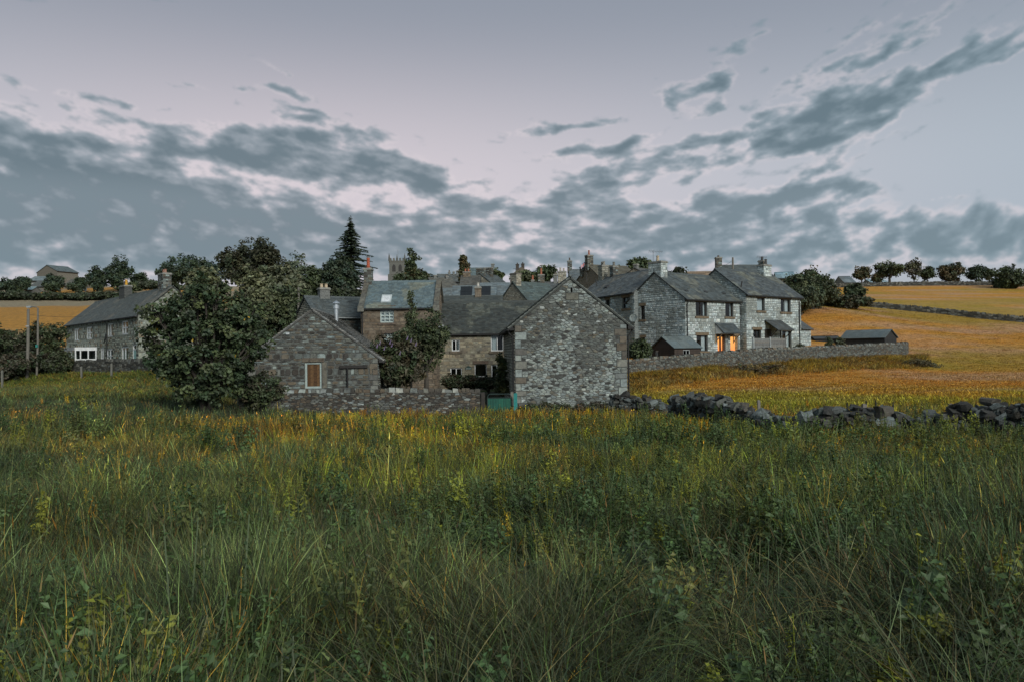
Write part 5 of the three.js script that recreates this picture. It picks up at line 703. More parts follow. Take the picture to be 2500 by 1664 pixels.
const BM = [[0.15, 0.17, 0.165], [0.18, 0.215, 0.21], [0.1, 0.105, 0.1], [0.06, 0.06, 0.054], [0.12, 0.11, 0.09], [0.27, 0.32, 0.315], [0.15, 0.16, 0.14], [0.08, 0.08, 0.074]].map((c) => new THREE.MeshStandardMaterial({ color: new THREE.Color(c[0] * 0.75, c[1] * 0.75, c[2] * 0.75), map: rep(T_stone, 1.6), bumpMap: rep(T_rough, 1.6), bumpScale: 0.03, roughness: 0.93, flatShading: true }));
function tumbled(label, pts, hs, size = [0.13, 0.25]) {
  const P = pts.map(([u, d]) => onGround(u, d)), t = thing('tumbled_wall', label, 'stone wall', 'tumbled drystone walls', P[0].clone()), extra = new THREE.Group(); let n = 0;
  for (let i = 0; i < P.length - 1; i++) {
    const a = P[i], b = P[i + 1], len = a.distanceTo(b), dir = b.clone().sub(a).normalize(), side = V(-dir.z, 0, dir.x);
    const core = new GB(); 
    for (let row = 0; row < 3; row++) for (let s = rr(0, 0.2); s < len;) {
      const f = s / len, H = lerp(hs[i], hs[i + 1], f) * (0.8 + 0.4 * vnoise(s * 0.9 + i * 9, row * 3)), r = rr(size[0], size[1]) * (R() < 0.15 ? 1.35 : 1);
      for (let y = 0.02; y < H - 0.05;) {
        const rs = r * rr(0.75, 1.1), sq = rr(0.4, 0.85); n++;
        const m = new THREE.Mesh(pick(BOULD), pick(BM)); m.name = 'stone'; m.castShadow = m.receiveShadow = true;
        const c = a.clone().addScaledVector(dir, s + rr(-0.06, 0.06)).addScaledVector(side, (row - 1) * 0.26 + rr(-0.08, 0.08) * (1 + y)); c.y = groundY(c.x, c.z) + y + rs * sq * 0.55; m.position.copy(c.sub(P[0])); m.scale.set(rs * rr(0.9, 1.25), rs * sq, rs * rr(0.8, 1.1)); m.rotation.set(rr(-0.55, 0.55), rr(0, 6.28), rr(-0.55, 0.55)); (n <= 300 ? t : extra).add(m); y += rs * sq * 1.35;
      }
      s += r * 1.15;
    }
  }
  if (extra.children.length) { const g = new GB(), v = V(0, 0, 0); for (const m of extra.children) { m.updateMatrix(); const p = m.geometry.attributes.position; g.col = m.material.color.toArray(); for (let i = 0; i < p.count; i++) { v.fromBufferAttribute(p, i).applyMatrix4(m.matrix); g.v([v.x, v.y, v.z]); } } tag(g.build('small_stones', M.stone, t), null, null, null, 'stuff'); }
}
tumbled('heap of tumbled wall stones against the barn corner', [[1497, 43.2], [1560, 42.6], [1622, 41.5]], [0.85, 0.8, 0.4], [0.13, 0.24]);
tumbled('longest tumbled wall stretch, just beyond the gap by the barn', [[1650, 37.2], [1720, 35], [1800, 32.5], [1885, 30]], [1.05, 1.2, 0.95, 0.6]);
tumbled('low middle stretch of tumbled wall below the wooden fence post', [[1905, 29.8], [2000, 28.8], [2130, 28.2], [2240, 27.6]], [0.6, 0.9, 1.05, 0.65]);
tumbled('tumbled wall stretch with the biggest boulders, at the picture edge', [[2250, 27.2], [2330, 26.6], [2420, 25.8], [2520, 25]], [0.75, 1.1, 1.2, 1.15], [0.14, 0.28]);

// ---------- gate, posts, poles, sheds, fences ----------
{
  const d = 42.8, a = onGround(1188, d), w = 58 / F * d, yb = -1.55 - a.y + a.y, t = thing('field_gate', 'dark green boarded gate between the garden wall and the barn', 'gate', null, V(a.x, -1.66, a.z));
  const n = 9; for (let k = 0; k < n; k++) { const g = new GB(); g.col = jit([0.015, 0.12, 0.08], 0.2); g.box(w * k / n + 0.03, w * (k + 1) / n + 0.022, 0.06, 0.93 + rr(-0.01, 0.01), -0.015, 0.012); g.build('board', M.wood, t); }
  const f = new GB(); f.col = [0.02, 0.05, 0.045]; f.tube([[0.02, 0.02, 0.03], [0.02, 0.98, 0.03], [0.06, 1.1, 0.03], [0.14, 1.15, 0.03], [w - 0.1, 1.15, 0.03], [w - 0.02, 1.1, 0.03], [w + 0.03, 0.98, 0.03], [w + 0.03, 0.02, 0.03]], 0.022, 6); f.tube([[0.02, 0.94, 0.03], [w + 0.03, 0.94, 0.03]], 0.02, 6); f.tube([[0.02, 0.1, 0.03], [w + 0.03, 0.1, 0.03]], 0.02, 6); f.build('frame', M.paint, t);
  const post = (name, label, u, dd, w2, h, col, mat = M.wood, lean = 0) => { const p = onGround(u, dd), g = new GB(); g.col = col; const o = thing(name, label, 'post', 'posts', p); o.rotation.z = lean; const c = w2 / 2, N = 6; for (let k = 0; k < N; k++) { const y0 = -0.3 + (h + 0.3) * k / N, y1 = -0.3 + (h + 0.3) * (k + 1) / N; g.quad([-c, y0, c], [c, y0, c], [c, y1, c], [-c, y1, c]); g.quad([c, y0, c], [c, y0, -c], [c, y1, -c], [c, y1, c]); g.quad([c, y0, -c], [-c, y0, -c], [-c, y1, -c], [c, y1, -c]); g.quad([-c, y0, -c], [-c, y0, c], [-c, y1, c], [-c, y1, -c]); } g.quad([-c, h, c], [c, h, c], [c * 0.6, h + 0.05, -c * 0.4], [-c * 0.7, h + 0.04, -c * 0.4]); g.quad([-c * 0.7, h + 0.04, -c * 0.4], [c * 0.6, h + 0.05, -c * 0.4], [c, h, -c], [-c, h, -c]); g.build('post_shaft', mat, o); return o; };
  post('gate_post', 'rough dark stone post at the wall end of the gate', 1178, 42.9, 0.2, 1.2, [0.05, 0.045, 0.04], M.stone);
  post('gate_post', 'bright teal painted post beside the green gate', 1257, 42.6, 0.19, 1.15, [0.02, 0.27, 0.25], M.paint);
  post('gate_post', 'thin grey stone post between gate and teal post', 1249, 43.2, 0.16, 1.2, [0.2, 0.2, 0.17], M.stone);
  post('fence_post', 'tall leaning wooden post behind the low middle tumbled wall', 2106, 31, 0.15, 1.12, [0.22, 0.2, 0.17], M.wood, -0.03);
  post('fence_post', 'wooden post nearest the picture edge, grass growing round it', 2321, 29.5, 0.16, 1.15, [0.24, 0.19, 0.14], M.wood, 0.02);
  post('fence_post', 'slim pale wooden post behind the longest tumbled wall', 1851, 37, 0.12, 0.95, [0.22, 0.21, 0.19], M.wood, 0.01);
  post('fence_post', 'short grey post behind the gap beside the barn', 1689, 44, 0.12, 0.7, [0.2, 0.2, 0.18], M.wood, 0.03);
  post('fence_stump', 'broad dark gatepost stump behind the barn corner', 1572, 45, 0.26, 0.75, [0.04, 0.038, 0.034], M.wood);
  post('fence_stump', 'narrow dark stump next to the broad one', 1586, 45, 0.18, 0.65, [0.05, 0.045, 0.04], M.wood, 0.04);
  post('fence_stump', 'squat dark stump close to the biggest boulders', 2364, 27.8, 0.26, 0.62, [0.03, 0.032, 0.03], M.wood);
  post('fence_stump', 'dark stump leaning by the tall wooden post', 2128, 30.5, 0.26, 0.75, [0.04, 0.042, 0.038], M.wood, 0.05);
  for (const [u, dd, hh, l] of [[198, 72, 1.2, 'meadow post below the glazed bay'], [271, 68, 1.3, 'meadow post below the turquoise door'], [384, 62, 1.3, 'meadow post beside the leafy maple'], [4, 66, 1.7, 'thick pale post at the far picture edge']]) post('meadow_post', l, u, dd, 0.13, hh, [0.2, 0.2, 0.17], M.wood, rr(-0.03, 0.03));
  // retaining slab by the barn corner
  const sl = new GB(), q = onGround(1575, 44.2); sl.col = [0.05, 0.05, 0.045]; const st = thing('stone_trough', 'low dark stone trough by the barn corner', 'trough', null, q); sl.box(-0.7, 0.75, -0.1, 0.5, -0.25, 0.25); sl.build('trough_side', M.stone, st); const rim = new GB(); rim.col = [0.08, 0.08, 0.07]; rim.box(-0.78, 0.83, 0.5, 0.58, -0.3, 0.3); rim.build('trough_rim', M.stone, st);
}
function poleThing(name, label, u, d, h, r, arms) { const p = onGround(u, d), t = thing(name, label, 'pole', 'poles', p), g = new GB(); g.col = [0.2, 0.19, 0.16]; g.tube([[0, -0.3, 0], [0.02 * h, h * 0.5, 0], [0.025 * h, h, 0]], [r, r * 0.9, r * 0.75], 9); g.build('pole_shaft', M.wood, t); arms?.(t, h); return t; }
poleThing('telegraph_pole', 'weathered telegraph pole in the bushes at the picture edge', 64, 78, 6.9, 0.16, (t, h) => { const g = new GB(); g.col = [0.5, 0.5, 0.48]; g.box(0.0, 0.3, h - 1.75, h - 1.65, 0.1, 0.16); g.build('number_plate', M.paint, t); });
poleThing('street_lamp', 'slim street lamp post with a short arm beside the telegraph pole', 88, 80, 6.9, 0.11, (t, h) => { const g = new GB(); g.col = [0.25, 0.27, 0.27]; g.tube([[0.16, h - 0.05, 0], [0, h + 0.08, 0], [-0.55, h + 0.12, 0]], 0.045, 6); g.build('arm', M.metal, t); const l = new GB(); l.col = [0.35, 0.4, 0.42]; l.box(-0.95, -0.5, h + 0.05, h + 0.2, -0.12, 0.12); l.box(-0.9, -0.55, h + 0.0, h + 0.05, -0.09, 0.09); l.build('lamp_head', M.paint, t); const f = new GB(); f.col = [0.05, 0.3, 0.26]; f.box(0.02, 0.22, h * 0.43, h * 0.47, 0.08, 0.22); f.build('control_box', M.paint, t); });
poleThing('telegraph_pole', 'telegraph pole standing before the dark trees behind the outbuilding', 727, 82, 4, 0.13, (t) => { t.position.copy(at(727, 792, 82)); t.children[0].scale.y = 0.95; });
poleThing('telegraph_pole', 'telegraph pole rising behind the ridge of the pale house pair', 1789, 95, 3, 0.14, (t) => { t.position.copy(at(1789, 690, 95)); });
{ const wire = (label, a, b, sag) => { const g = new GB(), pts = []; for (let i = 0; i <= 16; i++) { const f = i / 16, p = a.clone().lerp(b, f); pts.push([p.x, p.y - sag * 4 * f * (1 - f), p.z]); } g.col = [0.03, 0.03, 0.03]; g.tube(pts, 0.014, 4); tag(g.build('overhead_wire', M.plain), label, 'wire', 'overhead wires'); };
  wire('overhead wire from the telegraph pole to the mottled terrace', at(66, 767, 78), at(215, 771, 88), 0.2); wire('upper overhead wire from the middle pole to the tall cottage', at(728, 706, 82), at(868, 735, 66), 0.4); wire('lower overhead wire from the middle pole to the low wing', at(728, 712, 82), at(790, 745, 68), 0.3); wire('overhead wire falling from the ridge pole past the pale house roof', at(1789, 636, 95), at(1690, 668, 90), 0.5); }
// sheds
function shed(label, o, wood, roofC) { const h = new House({ name: 'garden_shed', label, category: 'shed', group: 'garden sheds', style: 'plainDark', sink: 0.3, over: 0.12, verge: 0.14, ...o }); for (const s of ['front', 'left', 'right', 'back']) { const w = h.wall(s, { stones: false, openings: o.win?.[s] ?? [] }); w.material = M.wood; const a = w.geometry.attributes.color; for (let i = 0; i < a.count; i++) a.setXYZ(i, ...wood); const [m, len] = h.face[s]; for (let y = 0; y < h.ridge - 0.05; y += 0.16) { const k = s === 'front' || s === 'back' ? 0 : Math.max(0, (y + 0.12 - h.eave) / h.slope); if ((s === 'front' || s === 'back') && y > h.eave - 0.1) break; if (len - 2 * k < 0.1) break; let parts = [[k, len - k]]; for (const q of o.win?.[s] ?? []) if (y + 0.16 > q.y0 && y < q.y1) parts = parts.flatMap(([a0, b0]) => [[a0, Math.min(b0, q.x0)], [Math.max(a0, q.x1), b0]].filter(([x, z]) => z - x > 0.05)); for (const [a0, b0] of parts) { const g = new GB(); g.m = m; g.col = jit(wood, 0.18); g.quad([a0, y, 0.028], [b0, y, 0.028], [b0, y + 0.155, 0.01], [a0, y + 0.155, 0.01]); g.quad([a0, y, 0.0], [b0, y, 0.0], [b0, y, 0.028], [a0, y, 0.028]); g.build('plank', M.wood, w); } } for (const q of o.win?.[s] ?? []) h.window(s, q, { frame: [0.55, 0.6, 0.6], bars: 2, fw: 0.05, recess: 0.02 }); } h.roof({ slate: [1.1, 1.2], color: roofC, vary: 0.12, thick: 0.008, lift: 0.004, ridgeTile: false }); return h; }
shed('wooden summerhouse with a ribbed felt roof, between barn and pale houses', { pos: (() => { const p = at(1647, 880, 66); return V(p.x, p.y, p.z); })(), yaw: 26 * rad, L: 2.7, W: 3.1, eave: 1.05, ridge: 1.95, win: { front: [{ x0: 0.9, x1: 1.6, y0: 0.45, y1: 0.9 }], left: [{ x0: 0.5, x1: 0.95, y0: 0.35, y1: 0.85 }] } }, [0.055, 0.04, 0.03], [0.1, 0.13, 0.135]);
shed('black timber shed with a grey felt roof at the boundary wall end', { pos: (() => { const p = at(2056, 850, 82); return V(p.x, p.y, p.z); })(), yaw: -50 * rad, L: 4.4, W: 2.6, eave: 1.0, ridge: 1.75 }, [0.03, 0.03, 0.028], [0.1, 0.125, 0.125]);
shed('small low black shed between the white house and the bigger shed', { pos: (() => { const p = at(1992, 850, 84); return V(p.x, p.y, p.z); })(), yaw: -6 * rad, L: 2.4, W: 2, eave: 0.95, ridge: 1.2 }, [0.022, 0.024, 0.023], [0.045, 0.05, 0.05]);
{ // fence panels before the dark porch
  const p0 = at(1840, 862, 67.6), p1 = at(1920, 856, 70.4), len = Math.hypot(p1.x - p0.x, p1.z - p0.z), t = thing('panel_fence', 'woven fence panels on pale concrete posts before the dark porch', 'fence', null, V(p0.x, p0.y, p0.z), Math.atan2(-(p1.z - p0.z), p1.x - p0.x)), H = 1.28;
  for (let k = 0; k < 3; k++) { const g = new GB(); g.col = [0.4, 0.44, 0.44]; const x = k * len / 2; g.box(x - 0.07, x + 0.07, -0.4, H + 0.1, -0.05, 0.06); g.build('concrete_post', M.stone, t); }
  for (let k = 0; k < 2; k++) { const x0 = k * len / 2 + 0.08, x1 = (k + 1) * len / 2 - 0.08; for (let y = 0; y < 12; y++) { const g = new GB(); g.col = jit([0.2, 0.2, 0.185], 0.2); const n = 8, y0 = y * H / 12, y1 = (y + 1) * H / 12 - 0.005; for (let i = 0; i < n; i++) { const a = lerp(x0, x1, i / n), b = lerp(x0, x1, (i + 1) / n), z = ((i + y) % 2 ? 1 : -1) * 0.016, w = ((i + 1 + y) % 2 ? 1 : -1) * 0.016; g.quad([a, y0, z], [b, y0, w], [b, y1, w], [a, y1, z]); } g.build('slat', M.wood, t); } } }
{ const p = at(1952, 688, 128), t = thing('oil_tank', 'turquoise tank half hidden beside the hillside bush', 'tank', null, V(p.x, p.y - 0.3, p.z)), g = new GB(); g.col = [0.08, 0.4, 0.38]; g.tube([[-0.75, 0.7, 0], [-0.7, 0.7, 0], [0.7, 0.7, 0], [0.75, 0.7, 0]], [0.6, 0.72, 0.72, 0.6], 14); g.build('tank_body', M.paint, t); for (const x of [-0.5, 0.5]) { const f = new GB(); f.col = [0.15, 0.15, 0.15]; f.box(x - 0.1, x + 0.1, -2.0, 0.2, -0.5, 0.5); f.build('support', M.stone, t); } }

// ---------- trees, bushes ----------
const GREEN_DARK = [0.035, 0.055, 0.022], GREEN_MID = [0.055, 0.078, 0.028], GREEN_OLIVE = [0.085, 0.1, 0.045], GREEN_YEL = [0.12, 0.115, 0.03], GREEN_BLUE = [0.035, 0.062, 0.042], RUST = [0.095, 0.07, 0.028];
function leafAt(g, c, size, nrm, long = 1.5) {       // a kite-shaped leaf, folded a little along its rib
  const t = V(rr(-1, 1), rr(-1, 1), rr(-1, 1)).cross(nrm).normalize(), b = nrm.clone().cross(t), l = size * long * 0.5, w = size * 0.5, f = size * 0.12;
  const P = (a, k, n) => [c.x + t.x * a + b.x * k + nrm.x * n, c.y + t.y * a + b.y * k + nrm.y * n, c.z + t.z * a + b.z * k + nrm.z * n];
  g.tri(P(-l, 0, 0), P(l * 0.15, w, f), P(l, 0, -f)); g.tri(P(-l, 0, 0), P(l, 0, -f), P(l * 0.15, -w, f));
}
// lobes: [x, y, z, rx, ry, rz] from the foot of the tree; leaves gather in clumps at the twig ends
function makeTree(name, label, pos, { lobes, leaf = 0.2, clumps = 200, per = 30, spread = 0.35, palette = [GREEN_MID, GREEN_DARK], trunk = 0.2, trunkH = 1.5, seed = 1, hollow = 0.45, category = 'tree', group = 'trees', sparse = 0, droop = 0, stems = 1, lean = 0, long = 1.5, barkC = [0.09, 0.08, 0.065], accents }) {
  const old = R; R = rng(seed * 7919 + 13);
  const t = thing(name, label, category, group, pos), wood = new GB(), g = new GB(); wood.col = barkC;
  const vol = lobes.map((l) => l[3] * l[4] * l[5]), tot = vol.reduce((a, b) => a + b, 0);
  const tip = V(lean, trunkH, 0);
  for (let s = 0; s < stems; s++) { const a = s / stems * 6.28 + 0.4, o = stems > 1 ? trunk * 1.3 : 0; wood.tube([[Math.cos(a) * o * 0.3, -0.4, Math.sin(a) * o * 0.3], [Math.cos(a) * o + lean * 0.4, trunkH * 0.5, Math.sin(a) * o], [tip.x + Math.cos(a) * o * 1.5, trunkH, Math.sin(a) * o * 1.5]], [trunk * 1.25, trunk * 0.95, trunk * 0.75], 8, false); }
  for (const [x, y, z, rx, ry, rz] of lobes) {
    const c = V(x, y, z), n = 5; wood.tube([[tip.x, trunkH * 0.9, 0], [lerp(tip.x, x, 0.5) + rr(-0.1, 0.1) * rx, lerp(trunkH, y, 0.45), z * 0.5], [x, y, z]], [trunk * 0.6, trunk * 0.36, trunk * 0.16], 6, false);
    for (let k = 0; k < n; k++) { const a = rr(0, 6.28), e = rr(-0.3, 1.2), q = [x + Math.cos(a) * Math.cos(e) * rx * 0.85, y + Math.sin(e) * ry * 0.85, z + Math.sin(a) * Math.cos(e) * rz * 0.85]; wood.tube([[lerp(tip.x, x, 0.75), lerp(trunkH, y, 0.72), z * 0.75], [lerp(x, q[0], 0.5), lerp(y, q[1], 0.5) + rr(-0.1, 0.15) * ry, lerp(z, q[2], 0.5)], q], [trunk * 0.22, trunk * 0.13, trunk * 0.04], 4, false); }
  }
  wood.build('trunk', M.bark, t, true);
  lobes.forEach((l, i) => {
    const [x, y, z, rx, ry, rz] = l, n = Math.round(clumps * vol[i] ** 0.7 / vol.reduce((a, b) => a + b ** 0.7, 0));
    for (let k = 0; k < n; k++) {
      let d = V(rr(-1, 1), rr(-1, 1), rr(-1, 1)); while (d.lengthSq() > 1 || d.lengthSq() < 0.01) d.set(rr(-1, 1), rr(-1, 1), rr(-1, 1)); d.normalize();
      const bump = 0.62 + 0.68 * vnoise(d.x * 2.6 + i * 5 + 30, d.y * 2.6 + d.z * 2.1 + seed * 3), q = lerp(hollow, 1, Math.sqrt(R())) * bump;
      const c = V(x + d.x * rx * q, y + d.y * ry * q - droop * q * q * Math.hypot(d.x, d.z), z + d.z * rz * q); if (c.y < 0.15) continue;
      if (sparse && R() < sparse) continue;
      const tone = jit(mix3(pick(palette), pick(palette), R() * 0.6), 0.4, 0.08), cs = spread * rr(0.6, 1.25), out = d.clone().add(V(0, 0.5, 0)).normalize();
      for (let j = 0; j < per; j++) {
        const o = V(rr(-1, 1), rr(-1, 1) * 0.75, rr(-1, 1)); if (o.lengthSq() > 1.2) continue; const p = c.clone().addScaledVector(o, cs);
        g.col = accents && R() < accents[0] ? jit(accents[1], 0.2) : jit(tone, 0.16, 0.05);
        leafAt(g, p, leaf * rr(0.7, 1.25), out.clone().multiplyScalar(0.9).add(V(rr(-1, 1), rr(-0.6, 1), rr(-1, 1))).normalize(), long);
      }
    }
  });
  if (g.p.length) g.build('crown', M.leaf, t);
  R = old; return t;
}
// crown from a picture of the tree: centre, top, foot and width seen from the meadow, at its distance
function tree(name, label, { u, top, foot, w, d, y0, cut = 0.25, n = 5, shape = 'round', ...o }) {
  const p = onGround(u, d), s = d / F, yTop = at(u, top, d).y, yF = foot === undefined ? p.y : at(u, foot, d).y, r = w * s / 2, lobes = [], r2 = rng((o.seed ?? 1) * 31 + 7), q = (a, b) => a + (b - a) * r2();
  p.y = Math.min(p.y, yF); const H = yTop - p.y, low = Math.max(0.1, yF - p.y) + (yTop - Math.max(yF, p.y)) * cut, mid = (H + low) / 2, ry = (H - low) / 2;
  if (shape === 'tall') for (let k = 0; k < n; k++) { const f = (k + 0.5) / n; lobes.push([q(-0.25, 0.25) * r, lerp(low, H, f * 0.96), q(-0.25, 0.25) * r, r * (1.05 - 0.6 * f) * q(0.8, 1.1), (H - low) / n * 0.85, r * (1.05 - 0.6 * f)]); }
  else if (shape === 'dome') { lobes.push([0, low + ry * 0.55, 0, r * 0.95, ry * 1.25, r * 0.9]); for (let k = 0; k < n; k++) { const a = k / n * 6.28 + q(0, 1); lobes.push([Math.cos(a) * r * 0.6, low + ry * q(0.2, 0.6), Math.sin(a) * r * 0.5, r * 0.42, ry * 0.7, r * 0.42]); } }
  else { lobes.push([0, mid, 0, r * 0.72, ry * 0.92, r * 0.7]); for (let k = 0; k < n; k++) { const a = k / n * 6.28 + q(0, 1.5), e = q(-0.5, 0.6); lobes.push([Math.cos(a) * r * 0.6, mid + e * ry * 0.75, Math.sin(a) * r * 0.5, r * q(0.35, 0.5), ry * q(0.32, 0.48), r * q(0.35, 0.5)]); } }
  return makeTree(name, label, p, { lobes, trunkH: Math.max(0.3, low * 0.9 + ry * 0.15), trunk: Math.max(0.08, r * 0.09), ...o });
}
// the leafy maple in the meadow
{ const p = onGround(505, 40), s = 40 / F, L = (u, v, rx, ry, z = 0) => [(u - 505) * s, at(505, v, 40).y - p.y, z, rx * s, ry * s, rx * s * 0.85];
  makeTree('maple_tree', 'dense leafy maple bush in the meadow, nearest and largest of the trees', p, { lobes: [L(515, 825, 105, 80), L(425, 830, 56, 60, 0.3), L(585, 800, 54, 54, 0.4), L(470, 765, 62, 46, 0.2), L(560, 762, 58, 44), L(515, 890, 100, 55, 0.5), L(400, 795, 36, 32), L(430, 900, 44, 38, 0.2), L(580, 885, 46, 38), L(540, 945, 60, 40, 0.4), L(485, 955, 48, 36, 0.4), ...[[378, 850], [372, 815], [395, 758], [440, 722], [482, 706], [545, 712], [590, 735], [622, 772], [640, 812], [628, 850], [385, 885], [520, 704], [605, 752], [450, 940], [612, 870]].map(([u, v], i) => L(u, v, 24 + (i % 3) * 5, 20 + (i % 4) * 4, (i % 3) * 0.5 - 0.2))], leaf: 0.16, clumps: 600, per: 34, spread: 0.3, palette: [[0.04, 0.06, 0.024], [0.026, 0.046, 0.018], [0.03, 0.055, 0.022], [0.075, 0.1, 0.038]], trunk: 0.17, trunkH: 1.2, stems: 3, seed: 3, hollow: 0.5, long: 1.25, accents: [0.004, [0.4, 0.27, 0.03]] }); }
tree('ash_tree', 'loose olive tree rising behind the meadow maple', { u: 498, top: 642, foot: 860, w: 96, d: 56, seed: 5, leaf: 0.2, clumps: 260, per: 30, spread: 0.42, palette: [[0.13, 0.145, 0.07], [0.15, 0.16, 0.085], GREEN_OLIVE], cut: 0.1 });
tree('ash_tree', 'olive leafy tree between the maple and the outbuilding gable', { u: 618, top: 650, foot: 860, w: 84, d: 58, seed: 6, leaf: 0.2, clumps: 240, per: 30, spread: 0.42, palette: [[0.14, 0.15, 0.075], GREEN_OLIVE], cut: 0.1 });
tree('hawthorn_tree', 'dark scrubby tree just behind the outbuilding ridge', { u: 672, top: 690, foot: 860, w: 110, d: 62, seed: 8, leaf: 0.2, clumps: 200, per: 30, spread: 0.4, palette: [GREEN_DARK, GREEN_MID, GREEN_OLIVE], cut: 0.05 });
tree('beech_tree', 'wide dome-shaped tree on the skyline behind the terrace', { u: 461, top: 617, foot: 712, w: 150, d: 150, seed: 9, shape: 'dome', leaf: 0.3, clumps: 420, per: 36, spread: 0.65, palette: [GREEN_DARK, GREEN_BLUE], cut: 0.38, n: 6 });
tree('sycamore_tree', 'big dark rounded tree, tallest broadleaf behind the maple', { u: 625, top: 580, foot: 735, w: 165, d: 108, seed: 10, leaf: 0.27, clumps: 520, per: 36, spread: 0.55, palette: [[0.025, 0.036, 0.015], [0.04, 0.045, 0.018], [0.05, 0.045, 0.02]], cut: 0.05, n: 7 });
tree('willow_tree', 'pale olive willow between the big dark tree and the spruce', { u: 692, top: 632, foot: 765, w: 135, d: 88, seed: 11, leaf: 0.26, clumps: 330, per: 28, spread: 0.5, palette: [[0.12, 0.14, 0.08], [0.15, 0.16, 0.1], GREEN_OLIVE], cut: 0.0, long: 2.2, n: 6 });
tree('birch_tree', 'feathery pale birch top above the willow', { u: 726, top: 612, foot: 740, w: 60, d: 100, seed: 12, leaf: 0.24, clumps: 90, per: 20, spread: 0.5, palette: [[0.1, 0.13, 0.08], GREEN_OLIVE], cut: 0.3, sparse: 0.1 });
tree('alder_tree', 'rounded green tree left of the spruce foot', { u: 770, top: 636, foot: 765, w: 75, d: 92, seed: 13, leaf: 0.26, clumps: 160, per: 28, spread: 0.5, palette: [GREEN_MID, GREEN_DARK], cut: 0.0 });
tree('yew_tree', 'dense dark tree in front of the spruce', { u: 830, top: 618, foot: 765, w: 100, d: 86, seed: 14, leaf: 0.2, clumps: 360, per: 40, spread: 0.45, palette: [GREEN_DARK, [0.04, 0.055, 0.025], GREEN_BLUE], cut: 0.0, n: 7 });
tree('hawthorn_tree', 'shadowy scrub tree under the willow behind the telegraph pole', { u: 735, top: 700, foot: 800, w: 120, d: 84, seed: 15, leaf: 0.25, clumps: 180, per: 28, spread: 0.5, palette: [GREEN_DARK, GREEN_MID], cut: 0.0 });
tree('hawthorn_tree', 'dark scrub tree beside the low wing chimney', { u: 835, top: 690, foot: 800, w: 110, d: 80, seed: 16, leaf: 0.25, clumps: 180, per: 28, spread: 0.5, palette: [GREEN_DARK, [0.04, 0.05, 0.025]], cut: 0.0 });
{ // spruce: whorls of drooping boughs
  const old = R; R = rng(4242); const d = 100, p = onGround(858, d), H = at(858, 526, d).y - p.y, s = d / F, t = thing('spruce_tree', 'tall pointed spruce towering over the tall cottage', 'tree', 'trees', p), w = new GB(), g = new GB(); w.col = [0.07, 0.055, 0.045]; w.tube([[0, -0.5, 0], [0.05, H * 0.5, 0], [0.12, H * 0.995, 0]], [0.32, 0.2, 0.02], 8);
  for (let y = 1.5; y < H - 0.15; y += lerp(0.3, 0.17, y / H)) { const f = y / H, reach = Math.min(3.3, (1 - f) * H * 0.42 + 0.1) * (0.85 + 0.3 * R()), n = f > 0.93 ? 3 : 5; for (let k = 0; k < n; k++) { const a = k / n * 6.28 + y * 7.9 + rr(-0.5, 0.5), l = reach * (R() < 0.2 ? rr(1.0, 1.25) : rr(0.55, 1.0)), dx = Math.cos(a), dz = Math.sin(a); const yj = y + rr(-0.15, 0.15), P = (q) => V(dx * l * q, yj + l * (0.12 * q - 0.42 * q * q + 0.18 * q ** 3) + 0.1, dz * l * q); w.tube([0, 0.5, 1].map((q) => P(q).toArray()), [0.035, 0.02, 0.006], 4, false); const tone = jit(pick([GREEN_DARK, GREEN_BLUE, [0.03, 0.045, 0.022]]), 0.25); const m = Math.round(20 * l + 4); for (let j = 0; j < m; j++) { const q = (j + R()) / m, c = P(q), sd = (R() < 0.5 ? 1 : -1), ll = rr(0.2, 0.42) * (1.1 - 0.5 * q) * Math.min(1, l); g.col = jit(tone, 0.2); const e = c.clone().add(V(-dz * sd * ll + dx * ll * 0.5, -ll * rr(0.15, 0.6), dx * sd * ll + dz * ll * 0.5)), up = V(0, 0.07, 0); g.tri(c.toArray(), e.clone().add(V(dx * 0.09, 0.02, dz * 0.09)).toArray(), e.clone().add(V(-dx * 0.09, -0.02, -dz * 0.09)).toArray()); g.tri(c.clone().sub(up).toArray(), c.clone().add(up).toArray(), e.toArray()); } } }
  w.build('trunk', M.bark, t); g.build('crown', M.leaf, t); R = old; }
// around the church and on the village skyline
tree('birch_tree', 'slender feathery tree beside the church tower', { u: 1011, top: 609, foot: 700, w: 34, d: 205, seed: 20, shape: 'tall', leaf: 0.45, clumps: 90, per: 20, spread: 0.6, palette: [GREEN_MID, GREEN_OLIVE, GREEN_DARK], cut: 0.1, n: 6 });
tree('birch_tree', 'smaller drooping tree at the church tower side', { u: 999, top: 630, foot: 700, w: 16, d: 206, seed: 21, shape: 'tall', leaf: 0.45, clumps: 60, per: 20, spread: 0.6, palette: [GREEN_DARK, GREEN_MID], cut: 0.1 });
tree('churchyard_bush', 'round dark tree hiding the church tower foot', { u: 990, top: 664, foot: 705, w: 74, d: 195, seed: 22, leaf: 0.5, clumps: 150, per: 24, spread: 0.9, palette: [GREEN_DARK, GREEN_MID], cut: 0.0 });
tree('churchyard_bush', 'rusty green tree over the tall cottage roof ridge', { u: 1025, top: 658, foot: 705, w: 66, d: 190, seed: 23, leaf: 0.5, clumps: 120, per: 24, spread: 0.8, palette: [GREEN_MID, RUST, GREEN_DARK], cut: 0.0 });
tree('cypress_tree', 'narrow pointed evergreen among the village roofs', { u: 1136, top: 625, foot: 690, w: 30, d: 138, seed: 24, shape: 'tall', leaf: 0.35, clumps: 130, per: 26, spread: 0.45, palette: [RUST, GREEN_MID, [0.09, 0.08, 0.03]], cut: 0.0, n: 6 });
